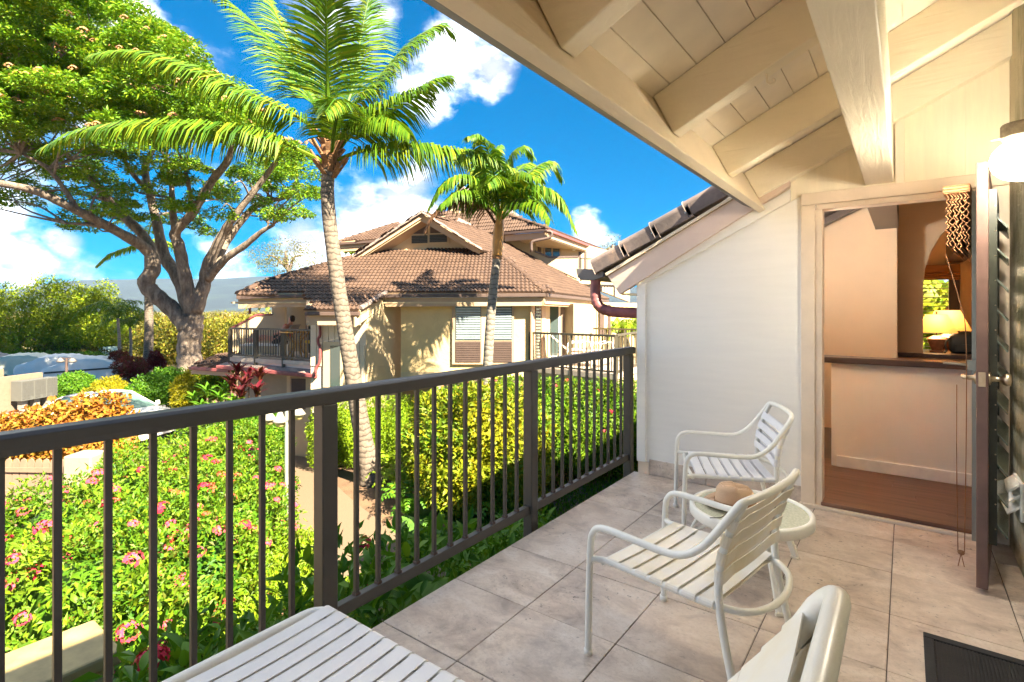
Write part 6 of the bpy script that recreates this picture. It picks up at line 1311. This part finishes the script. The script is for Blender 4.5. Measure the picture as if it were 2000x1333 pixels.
# the big spreading monkeypod
mk = thing('monkeypod_tree', 'huge spreading monkeypod tree with a forked grey trunk and umbrella crown', 'tree', P(370, 752, 30))
limbs = [([(371, 756, 30), (371, 715, 30), (369, 680, 30), (373, 645, 30), (378, 615, 30)], [.88, .66, .60, .60, .52]),
         ([(368, 640, 30), (338, 605, 29.8), (306, 578, 29.5), (288, 552, 29.3), (300, 520, 29.2), (290, 488, 29), (229, 451, 27), (150, 412, 25), (66, 374, 23.5), (-20, 352, 22)], [.50, .45, .42, .42, .36, .30, .24, .20, .17, .13]),
         ([(300, 525, 29.2), (297, 490, 29.4), (275, 455, 29.6), (236, 414, 30), (197, 374, 30.5), (165, 325, 31), (120, 300, 32), (60, 280, 33)], [.34, .28, .26, .24, .22, .18, .14, .10]),
         ([(376, 620, 30), (350, 545, 30.4), (322, 500, 30.6), (310, 437, 31), (293, 374, 31.4), (282, 335, 32), (296, 303, 32.5), (330, 250, 33)], [.46, .36, .32, .25, .21, .19, .15, .10]),
         ([(377, 615, 30), (362, 540, 29.6), (350, 480, 29.2), (343, 455, 29), (374, 416, 28.4), (416, 353, 27.6), (441, 310, 27), (455, 270, 26.5)], [.46, .33, .30, .27, .23, .20, .17, .10]),
         ([(380, 610, 30), (396, 555, 30), (408, 520, 30), (434, 458, 29.5), (458, 420, 29), (518, 346, 28.5), (545, 310, 28)], [.44, .34, .32, .24, .20, .15, .10]),
         ([(404, 532, 30), (425, 500, 30.4), (448, 464, 31), (494, 409, 31.5), (530, 392, 32), (564, 381, 32.3), (578, 353, 32.5), (576, 310, 33)], [.30, .25, .22, .18, .15, .13, .10, .07]),
         ([(406, 545, 30), (440, 507, 29.5), (478, 480, 29), (510, 452, 28.7), (535, 438, 28.4)], [.26, .21, .18, .13, .07]),
         ([(343, 460, 29), (338, 400, 29), (332, 350, 29.3), (325, 310, 29.6)], [.2, .16, .12, .08]), ([(293, 380, 31.4), (262, 345, 31), (235, 300, 30.5), (200, 270, 30)], [.16, .13, .10, .07]),
         ([(150, 412, 25), (130, 375, 24.6), (95, 330, 24.3), (40, 300, 24)], [.14, .11, .09, .06]), ([(229, 451, 27), (180, 440, 26), (130, 437, 25.4)], [.13, .09, .05]), ([(374, 416, 28.4), (372, 370, 28), (360, 320, 27.7)], [.16, .12, .07])]
for i, (p, r_) in enumerate(limbs):
    q = smoothpath([P(*a) + rng.normal(size=3) * (.04 if i else 0) for a in p], 6); rq = smoothpath([(a, 0, 0) for a in r_], 6)[:, 0]; rq = rq * (1 + .06 * np.sin(np.arange(len(rq)) * 1.7 + i))
    obj('trunk' if i == 0 else 'limb', MB().tube(q, rq, 16 if i < 6 else 10), M_bark, mk, smooth=True)
def inpoly(poly, x, y):
    c = False; j = len(poly) - 1
    for i in range(len(poly)):
        if (poly[i][1] > y) != (poly[j][1] > y) and x < (poly[j][0] - poly[i][0]) * (y - poly[i][1]) / (poly[j][1] - poly[i][1]) + poly[i][0]: c = not c
        j = i
    return c
def crown(parent, polys, mat, L, Wd, rg):
    """a crown as many flat clumps of leaves; polys: (outline, clump count, depth range, clump radius, leaves per clump)"""
    Ps, Ds, Ns, cl = [], [], [], []
    for poly, cnt, dr, cr_, per in polys:
        xs = [p[0] for p in poly]; ys = [p[1] for p in poly]; k = 0
        while k < cnt:
            x, y = rg.uniform(min(xs), max(xs)), rg.uniform(min(ys), max(ys))
            if not inpoly(poly, x, y): continue
            d = rg.uniform(*dr); c = P(x, y, d); s = cr_ * rg.uniform(.6, 1.3); n = int(per * s / cr_); v = rg.normal(size=(n, 3)); v /= np.linalg.norm(v, axis=1)[:, None]; v *= rg.uniform(.3, 1, n)[:, None] ** .4
            Ps.append(c + v * np.array([s, s, s * .36]) + np.outer(-(v[:, 0] ** 2 + v[:, 1] ** 2) * s * .25, UP)); Ns.append(np.c_[rg.normal(0, .5, (n, 2)), rg.uniform(.4, 1.2, n)]); dd = rg.normal(size=(n, 3)); dd[:, 2] *= .45; Ds.append(dd); cl.append((c, s)); k += 1
    Ps, Ds, Ns = np.vstack(Ps), np.vstack(Ds), np.vstack(Ns); n = len(Ps); V, Fq = leaf_quads(Ps, Ds, Ns, L * rg.uniform(.6, 1.3, n), Wd * rg.uniform(.7, 1.2, n), .12)
    obj('crown', MB().addbulk(V, Fq), mat, parent, kind='stuff'); return cl
up_poly = [(-220, -140), (120, -110), (225, -10), (330, 62), (430, 160), (520, 235), (590, 285), (606, 330), (560, 318), (470, 275), (380, 262), (300, 280), (210, 268), (120, 252), (20, 250), (-120, 262)]
lo_poly = [(-120, 280), (60, 270), (250, 290), (420, 300), (520, 320), (618, 340), (632, 395), (600, 420), (540, 432), (470, 395), (430, 420), (400, 470), (330, 450), (270, 470), (230, 500), (200, 480), (130, 445), (60, 400), (-120, 400)]
rgm = np.random.default_rng(11)
cl = crown(mk, [(up_poly, 330, (22, 36), 1.15, 560), (up_poly, 110, (21, 25), .85, 520), (lo_poly, 130, (25, 36), .80, 330)], LM['crown'], .22, .09, rgm)
lp_ = np.vstack([smoothpath([P(*a) for a in p], 4) for p, _ in limbs[1:]]); m = MB()
for c, s in cl[440:] + cl[:330:3]:
    q = lp_[np.argmin(((lp_ - c) ** 2).sum(1) + 6 * (lp_[:, 2] > c[2] + .5))]
    if np.linalg.norm(c - q) < 7: m.tube(smoothpath([q, q * .5 + c * .5 + rgm.normal(size=3) * .25 + UP * .2, c], 4), np.linspace(.06, .018, 9), 5)
obj('twigs', m, M_bark, mk, kind='stuff')
FLM = flower_mesh('flower_tuft', leafmat('tuft', [(.50, .22, .14), (.52, .28, .09), (.46, .20, .20)], .8, .2), r=.20, n=18, seed=12)
k = 0
for c, s in cl[330:440] * 3:
    if k >= 260: break
    p = c + np.array([rgm.uniform(-.8, .8) * s, rgm.uniform(-.8, .8) * s, s * .30]); inst('flower_tuft', FLM, Matrix.Translation(tuple(p)) @ Matrix.Scale(rgm.uniform(.6, 1.2), 4), mk); k += 1
# leafy trees and brush beyond the parking lot
def leafy(label, trunk, ells, n, mat, L=.24, Wd=.13, name='leafy_tree', group=None, corek=.5):
    b = P(*trunk[0]); t = thing(name, label, 'tree', b, group); p = pxpath(trunk); obj('trunk', MB().tube(p, np.linspace(.28, .12, len(p)), 8), M_bark, t, smooth=True)
    for e in ells[:4]: obj('branch', MB().tube(smoothpath([p[len(p) // 2], (p[-1] + e[0]) / 2, e[0]], 4), np.linspace(.12, .04, 9), 6), M_bark, t, smooth=True)
    leaves_on(ells, n, L, Wd, mat, t, rgm, name='crown', up=.2, spread=.9, shell=(.55, 1.12), clip=False); return t
leafy('bright green leafy tree furthest left behind the covered cars', [(30, 712, 46), (35, 680, 46), (40, 650, 46)], [pxb(0, 640, 46, 2.6, 2.0), pxb(45, 625, 46, 2.4, 1.9), pxb(-40, 600, 46, 2.4, 2.0), pxb(70, 665, 45, 2.2, 1.4), pxb(20, 580, 47, 1.8, 1.2), pxb(-30, 670, 45, 2.2, 1.4)], 11000, LM['tree'], group='leafy trees beyond the parking lot')
leafy('tallest leafy tree, behind the white covered cars', [(140, 712, 48), (135, 670, 48), (125, 630, 48)], [pxb(105, 600, 48, 2.4, 1.9), pxb(140, 620, 47, 2.4, 2.0), pxb(95, 640, 47, 2.4, 1.8), pxb(90, 562, 48, 1.3, 1.1), pxb(130, 570, 48, 1.4, 1.0), pxb(150, 665, 46, 2.0, 1.3), pxb(110, 675, 46, 1.8, 1.0)], 11000, LM['tree'], group='leafy trees beyond the parking lot')
leafy('leafy tree with a forked trunk showing under its crown, left of the small palms', [(182, 712, 47), (182, 690, 47), (190, 665, 47)], [pxb(185, 610, 48, 2.2, 1.9), pxb(215, 625, 48, 1.8, 1.6), pxb(195, 650, 46, 2.2, 1.5), pxb(165, 640, 47, 1.8, 1.5), pxb(205, 575, 48, 1.0, 1.2), pxb(172, 580, 48, 1.2, .9), pxb(228, 655, 47, 1.2, 1.0)], 10000, LM['tree'], group='leafy trees beyond the parking lot')
leafy('thin wispy pale tree behind the far roof end', [(580, 560, 42), (565, 530, 42), (555, 505, 42)], [pxb(520, 500, 42, 1.5, .9), pxb(560, 490, 42, 1.6, 1.0), pxb(595, 500, 42, 1.3, 1.0), pxb(540, 520, 42, 1.6, .7), pxb(610, 525, 41, 1.0, .6)], 2300, LM['pale'], .22, .05, 'wispy_tree')
leafy('sparse pale treetop beyond the side roof', [(1195, 520, 34), (1196, 495, 34), (1197, 480, 34)], [pxb(1195, 480, 34, .7, .7), pxb(1210, 492, 34, .7, .5), pxb(1180, 492, 34, .6, .4)], 420, LM['pale'], .18, .05, 'wispy_tree')
br = []
for k in range(150):
    px = rgm.uniform(-80, 640); d = rgm.uniform(44, 95); hh = rgm.uniform(.8, 2.6) if px > 235 else rgm.uniform(.5, 1.6); u = (px - 1000) / F * d; br.append((G(u, d, hh * .45), (hh * rgm.uniform(.9, 1.5), hh, hh * .75)))
leaves_on(br, 60000, .34, .17, LM['brush'], None, rgm, name='brush', up=.3, shell=(.6, 1.1), clip=False)
br = []
for k in range(70):
    px = rgm.uniform(300, 520); d = rgm.uniform(42, 60); hh = rgm.uniform(1.6, 3.6); u = (px - 1000) / F * d; br.append((G(u, d, hh * .5), (hh * .8, hh * .7, hh * .7)))
leaves_on(br, 36000, .30, .15, LM['yellow'] if False else leafmat('leaf_thicket', [(.09, .13, .012), (.17, .19, .02), (.23, .21, .02), (.25, .13, .03)]), None, rgm, name='thicket', up=.3, shell=(.6, 1.1), clip=False)
br = []
for k in range(420):
    px = rgm.uniform(-200, 900); d = 95 * (9 ** rgm.uniform(0, 1)); hh = rgm.uniform(1.2, 3.2); u = (px - 1000) / F * d; br.append((G(u, d, hh * .4), (hh * 1.6, hh * 1.6, hh * .7)))
leaves_on(br, 40000, .9, .5, LM['brush'], None, rgm, name='far_scrub', up=.3, shell=(.5, 1.1), clip=False)
wb_ = [(np.array([.2 + .9 * k, 14.2 + .4 * (k % 2), z_]), (1.0, .8, .9)) for k in range(-2, 3) for z_ in (-1.2, .2, 1.4)]
bush('leafy_shrub', 'green shrub outside the far room window, seen through the blind', 'shrub', wb_, 9000, .16, .08, LM['tree'])
hg = [(G((px - 1000) / F * 41, 41, .45), (1.4, .8, .75)) for px in range(-60, 200, 24)]
bush('boundary_hedge', 'long low dark hedge behind the covered cars', 'hedge', hg, 14000, .22, .12, LM['lush'])
# ------------------------------------------------------------------ vehicles, mailboxes, walls of the parking lot
def draped(label, px, d, ang, mat, L_=4.5, w=1.85, h=1.5):
    c = G((px - 1000) / F * d, d, .05); t = thing('covered_car', label, 'car', c, 'cars under fabric covers'); ca, sa = math.cos(ang), math.sin(ang); ax = RT * ca + FW * sa; ay = -RT * sa + FW * ca
    prof = [(-.5, .40), (-.47, .62), (-.36, .70), (-.22, .92), (-.12, 1.0), (.14, 1.0), (.26, .90), (.38, .74), (.46, .66), (.5, .45)]; m = MB(); nx_, ny_ = 44, 22; vs = []
    for i in range(nx_ + 1):
        s = i / nx_ - .5; top = np.interp(s, [a for a, _ in prof], [b for _, b in prof]) * h
        for j in range(ny_ + 1):
            v = j / ny_ * 2 - 1; q = min(1, abs(v) / .62); e = abs(v) > .62; yy = math.copysign(min(abs(v) / .62, 1) ** 1.0, v) * w * .5 * (.80 + .20 * (1 if not e else 1)); z = top * (1 - .10 * q ** 3) if not e else top * .90 * (1 - (abs(v) - .62) / .38) + .10
            if e: yy = math.copysign(w * .5 * (1 + .06 * (abs(v) - .62) / .38), v)
            wr = .022 * math.sin(i * 1.3 + j * .9) + .018 * math.sin(i * .5 - j * 1.7 + px); vs.append(c + ax * s * L_ + ay * (yy * (1 - .25 * max(0, abs(s) - .42) / .08 * .3) + wr) + UP * (z + wr))
    m.add(vs, [(i * (ny_ + 1) + j, (i + 1) * (ny_ + 1) + j, (i + 1) * (ny_ + 1) + j + 1, i * (ny_ + 1) + j + 1) for i in range(nx_) for j in range(ny_)])
    for s in (-.5, .5):
        k = 0 if s < 0 else nx_; m.f.append([k * (ny_ + 1) + j for j in range(ny_ + 1)][::(1 if s < 0 else -1)])
    obj('cover', m, mat, t, smooth=True)
    for s in (-.32, .32):
        for v in (-1, 1):
            q = c + ax * s * L_ + ay * v * w * .42 + UP * .32; obj('wheel', MB().tube([q - ay * .1, q + ay * .1], .32, 16), M_bag, t)
    return t, c, ax, ay
M_cov1 = plain('grey_green_cover', (.56, .56, .44), .7, var=.10, nscale=1.2, bump=.4, bscale=5); M_cov2 = plain('silver_white_cover', (.78, .76, .72), .85, var=.06, nscale=1.5, bump=.4, bscale=5)
draped('car under a greenish grey cover, leftmost of the covered cars', 52, 36.5, .25, M_cov1); draped('car under a white cover, middle of the three covered cars', 122, 35.5, .3, M_cov2)
t, c, ax, ay = draped('car under a silver white cover with a strap along its side, rightmost', 178, 33.5, .3, M_cov2)
obj('strap', MB().bar(c - ax * 2.0 - ay * 1.0 + UP * .62, c + ax * 2.2 - ay * 1.0 + UP * .85, .02, .10), M_bag, t)
draped('dark covered car cut off by the left edge of the photo', -38, 38, .2, plain('dark_grey_cover', (.14, .14, .14), .6))
tb_ = G((210 - 1000) / F * 46, 46); bx = thing('utility_box', 'pale blue box with a sloped lid under the trees', 'box', tb_); M_blue = plain('pale_blue_paint', (.42, .60, .62), .6)
obj('body', MB().box(tb_ + np.array([-.7, -.5, 0]), tb_ + np.array([.7, .5, 1.0])), M_blue, bx, bevel=.05); obj('lid', MB().prism([tb_ + np.array([-.75, -.55, 1.003]), tb_ + np.array([.75, -.55, 1.003]), tb_ + np.array([.5, -.55, 1.4]), tb_ + np.array([-.6, -.55, 1.4])], (0, 1.1, 0)), M_blue, bx)
# white hatchback, nose to the right
cc = G(-12.35, 16.3, .10); ang = R(-14); ax = RT * math.cos(ang) + FW * math.sin(ang); ay = -RT * math.sin(ang) + FW * math.cos(ang); car = thing('parked_car', 'white car parked nose right behind the orange hedge', 'car', cc)
M_car = plain('white_car_paint', (.66, .65, .62), .18, var=.02, spec=.7)
def carsec(s, hw, zb, zs_, zt, tw):                     # half section rounded
    return [(-hw * .92, zb), (-hw, zb + .12), (-hw, zs_ - .10), (-hw * .96, zs_), (-tw, zt - .03), (-tw * .9, zt), (0, zt + .02), (tw * .9, zt), (tw, zt - .03), (hw * .96, zs_), (hw, zs_ - .10), (hw, zb + .12), (hw * .92, zb)]
secs = [(-2.15, .80, .30, .70, .78, .66), (-2.05, .86, .25, .85, .95, .70), (-1.7, .88, .22, .92, 1.02, .72), (-.9, .89, .20, .92, .95, .80), (.3, .89, .20, .92, .96, .80), (.75, .89, .20, .93, .99, .80), (1.3, .88, .20, .88, .95, .76), (1.85, .85, .22, .76, .84, .68), (2.12, .74, .28, .60, .68, .56), (2.18, .60, .34, .50, .56, .45)]
m = MB(); n = 13; vs = []
for s, *a in secs: vs += [cc + ax * s + ay * y + UP * z for y, z in carsec(s, *a)]
m.add(vs, [(i * n + j, i * n + j + 1, (i + 1) * n + j + 1, (i + 1) * n + j) for i in range(len(secs) - 1) for j in range(n - 1)] + [tuple(range(n))[::-1], tuple((len(secs) - 1) * n + j for j in range(n))])
obj('body', m, M_car, car, smooth=True)
cab = [(-1.75, .74, 1.0, .60), (-1.05, .78, 1.36, .60), (-.45, .78, 1.42, .62), (.05, .78, 1.40, .60), (.92, .76, .97, .70)]
rf = MB(); rv = [cc + ax * s + ay * y + UP * z for s, w_, z, tw in cab[1:4] for y in (-tw, -tw * .5, 0, tw * .5, tw)]; rf.add([p + UP * (.02 - .03 * (k % 5 in (0, 4))) for k, p in enumerate(rv)], [(i * 5 + j, i * 5 + j + 1, (i + 1) * 5 + j + 1, (i + 1) * 5 + j) for i in range(2) for j in range(4)])
o = obj('roof', rf, M_car, car, smooth=True); s_ = o.modifiers.new('thick', 'SOLIDIFY'); s_.thickness = .04
q = lambda s, y, z: cc + ax * s + ay * y + UP * z
M_wind = NT('windscreen_glass'); M_wind.base((.10, .17, .16)); M_wind.rough(.05); M_wind.b.inputs['Specular IOR Level'].default_value = .9; M_wind = M_wind.m
obj('windscreen', MB().prism([q(.06, -.60, 1.385), q(.06, .60, 1.385), q(.93, .72, .975), q(.93, -.72, .975)], (ax * .4 + UP) * .012), M_wind, car)
obj('rear_window', MB().prism([q(-1.06, -.60, 1.35), q(-1.06, .60, 1.35), q(-1.74, .68, 1.0), q(-1.74, -.68, 1.0)], (-ax * .4 + UP) * .012), M_wind, car)
for s in (-1, 1):
    obj('side_window', MB().prism([q(-1.0, s * .60, 1.36), q(.04, s * .60, 1.385), q(.86, s * .755, .955), q(-1.66, s * .755, .975)], ay * s * .012), M_wind, car)
    obj('pillar', MB().bar(q(.05, s * .615, 1.40), q(.93, s * .745, .97), .05, .05).bar(q(-1.05, s * .615, 1.37), q(-1.72, s * .745, .99), .08, .05).bar(q(-.4, s * .62, 1.40), q(-.4, s * .775, .95), .05, .04), M_car, car)
    obj('mirror', MB().box((-.08, -.05, -.06), (.08, .05, .06)) if False else MB().bar(q(.72, s * .90, 1.02), q(.80, s * .99, 1.03), .12, .13), M_car, car, bevel=.02)
    hl = MB().prism([q(1.95, s * .62, .66), q(2.12, s * .48, .56), q(2.13, s * .56, .66), q(1.92, s * .76, .74)], UP * .03); obj('headlight', hl, M_glass, car)
    for x_ in (-1.35, 1.35):
        w_ = obj('wheel', MB().tube([q(x_, s * .70, .31), q(x_, s * .895, .31)], .315, 24), M_bag, car); obj('hub', MB().tube([q(x_, s * .896, .31), q(x_, s * .905, .31)], .20, 16), M_brass, w_)
obj('wiper', MB().bar(q(.92, -.5, .995), q(.80, .1, 1.06), .02, .015), M_bag, car)
# mailboxes
a0, a1 = P(42, HY, 22.0), P(113, HY, 23.6); a0[2] = a1[2] = 0; tt_ = a1 - a0; ln = np.linalg.norm(tt_); tt_ /= ln; nn_ = np.cross(tt_, UP); nn_ = nn_ if np.dot(nn_, FW) > 0 else -nn_
mb_ = thing('mailbox_cluster', 'row of three grey metal mailbox cabinets on short pedestals', 'mailboxes', a0 + tt_ * ln / 2 + UP * -2.88); M_mail = plain('grey_metal_cabinet', (.10, .10, .09), .5, var=.05); M_maild = plain('grey_metal_door', (.085, .083, .075), .5, var=.05)
for k in range(3):
    p0, p1 = a0 + tt_ * (ln * k / 3 + .01), a0 + tt_ * (ln * (k + 1) / 3 - .01); z0, z1 = -2.46, -1.63
    cb = obj('cabinet', MB().prism([p0 + UP * z0, p1 + UP * z0, p1 + UP * z1, p0 + UP * z1], nn_ * .5), M_mail, mb_, bevel=.01)
    for i in range(4):
        for j in range(6):
            e0, e1 = p0 + (p1 - p0) * (.05 + .9 * i / 4 + .008), p0 + (p1 - p0) * (.05 + .9 * (i + 1) / 4 - .008); y0, y1 = z0 + .06 + .75 * j / 6 + .008, z0 + .06 + .75 * (j + 1) / 6 - .008
            if j == 0 and i == 3 - k: continue
            obj('mail_door', MB().prism([e0 - nn_ * .008 + UP * y0, e1 - nn_ * .008 + UP * y0, e1 - nn_ * .008 + UP * y1, e0 - nn_ * .008 + UP * y1], nn_ * .0078), M_maild, cb)
    mid = (p0 + p1) / 2; obj('pedestal', MB().prism([mid - tt_ * .12 + nn_ * .15 - UP * 2.95, mid + tt_ * .12 + nn_ * .15 - UP * 2.95, mid + tt_ * .12 + nn_ * .35 - UP * 2.95, mid - tt_ * .12 + nn_ * .35 - UP * 2.95], UP * .488), M_kerb, mb_)
ew = thing('enclosure_wall', 'beige block wall with a timber gate behind the mailboxes', 'wall', a0 + nn_ * .9 + UP * -2.9); M_bl = plain('beige_block', (.20, .15, .105), .85, var=.08)
wa0, wa1 = a0 - tt_ * .55 + nn_ * .62, a1 - tt_ * .1 + nn_ * .62; wl = np.linalg.norm(wa1 - wa0)
for r_ in range(6):
    for k in range(-1, 6):
        f0, f1 = max(0, (k + .5 * (r_ % 2)) / 5), min(1, (k + 1 + .5 * (r_ % 2)) / 5)
        if f1 - f0 < .03: continue
        b0, b1 = wa0 + tt_ * (wl * f0 + .002), wa0 + tt_ * (wl * f1 - .002); obj('block', MB().prism([b0 + UP * (-2.9 + r_ * .245), b1 + UP * (-2.9 + r_ * .245), b1 + UP * (-2.9 + r_ * .245 + .243), b0 + UP * (-2.9 + r_ * .245 + .243)], nn_ * .2), M_bl, ew)
obj('wall_core', MB().prism([wa0 + nn_ * .01 - UP * 2.9, wa1 + nn_ * .01 - UP * 2.9, wa1 + nn_ * .01 - UP * 1.44, wa0 + nn_ * .01 - UP * 1.44], nn_ * .18), M_bl, ew)
obj('gate_pier', MB().prism([wa0 - tt_ * .30 - UP * 2.9, wa0 - tt_ * .006 - UP * 2.9, wa0 - tt_ * .006 + nn_ * .4 - UP * 2.9, wa0 - tt_ * .30 + nn_ * .4 - UP * 2.9], UP * 1.5), M_bl, ew)
for k in range(5):
    g0 = wa0 - tt_ * (.33 + .2 * k); obj('gate_board', MB().prism([g0 - UP * 2.85, g0 - tt_ * .19 - UP * 2.85, g0 - tt_ * .19 - UP * 1.75, g0 - UP * 1.75], nn_ * .04), M_bl, ew)
obj('far_wall', MB().prism([wa0 - tt_ * 3 + nn_ * 1.9 - UP * 2.9, wa1 + nn_ * 1.9 - UP * 2.9, wa1 + nn_ * 1.9 - UP * 1.30, wa0 - tt_ * 3 + nn_ * 1.9 - UP * 1.45], nn_ * .2), M_bl, ew)
# distant lamp post
q0 = P(432, 735, 27) if False else P(130, 742, 27); q0[2] = -2.95; lp2 = thing('street_lamp', 'dark post lamp with two hanging lanterns in front of the covered cars', 'lamp post', q0); zt = float(P(130, 700, 27)[2])
obj('post', MB().tube([q0, np.array([q0[0], q0[1], zt])], .06, 8), M_darkbrown, lp2)
obj('cross_arm', MB().bar(np.array([q0[0], q0[1], zt]) - RT * .3, np.array([q0[0], q0[1], zt]) + RT * .3, .05, .05), M_darkbrown, lp2)
for s in (-1, 1): obj('lantern', MB().lathe([(.02, .03), (.10, -.02), (.20, -.16), (.12, -.22), (.001, -.24)], np.array([q0[0], q0[1], zt]) + RT * .3 * s, 10), M_gutter, lp2, smooth=True)
obj('sign_plate', MB().prism([np.array([q0[0], q0[1], zt - 1.05]) + RT * .0 - FW * .08, np.array([q0[0], q0[1], zt - 1.05]) + RT * .24 - FW * .08, np.array([q0[0], q0[1], zt - .8]) + RT * .24 - FW * .08, np.array([q0[0], q0[1], zt - .8]) - FW * .08], FW * .02), M_gutter, lp2)
# ------------------------------------------------------------------ air: thin haze over the whole scene
hz_ = MB().box((-2400, -2400, -5.0), (2400, 2400, 116.0)); vm = bpy.data.materials.new('thin_haze'); vm.use_nodes = True; vt_n = vm.node_tree; vt_n.nodes.clear()
pv_ = vt_n.nodes.new('ShaderNodeVolumePrincipled'); vo_ = vt_n.nodes.new('ShaderNodeOutputMaterial'); pv_.inputs['Density'].default_value = 0.65e-4; pv_.inputs['Color'].default_value = (.38, .62, 1.0, 1)
vt_n.links.new(pv_.outputs[0], vo_.inputs['Volume']); ho = obj('haze', hz_, vm, kind='stuff')
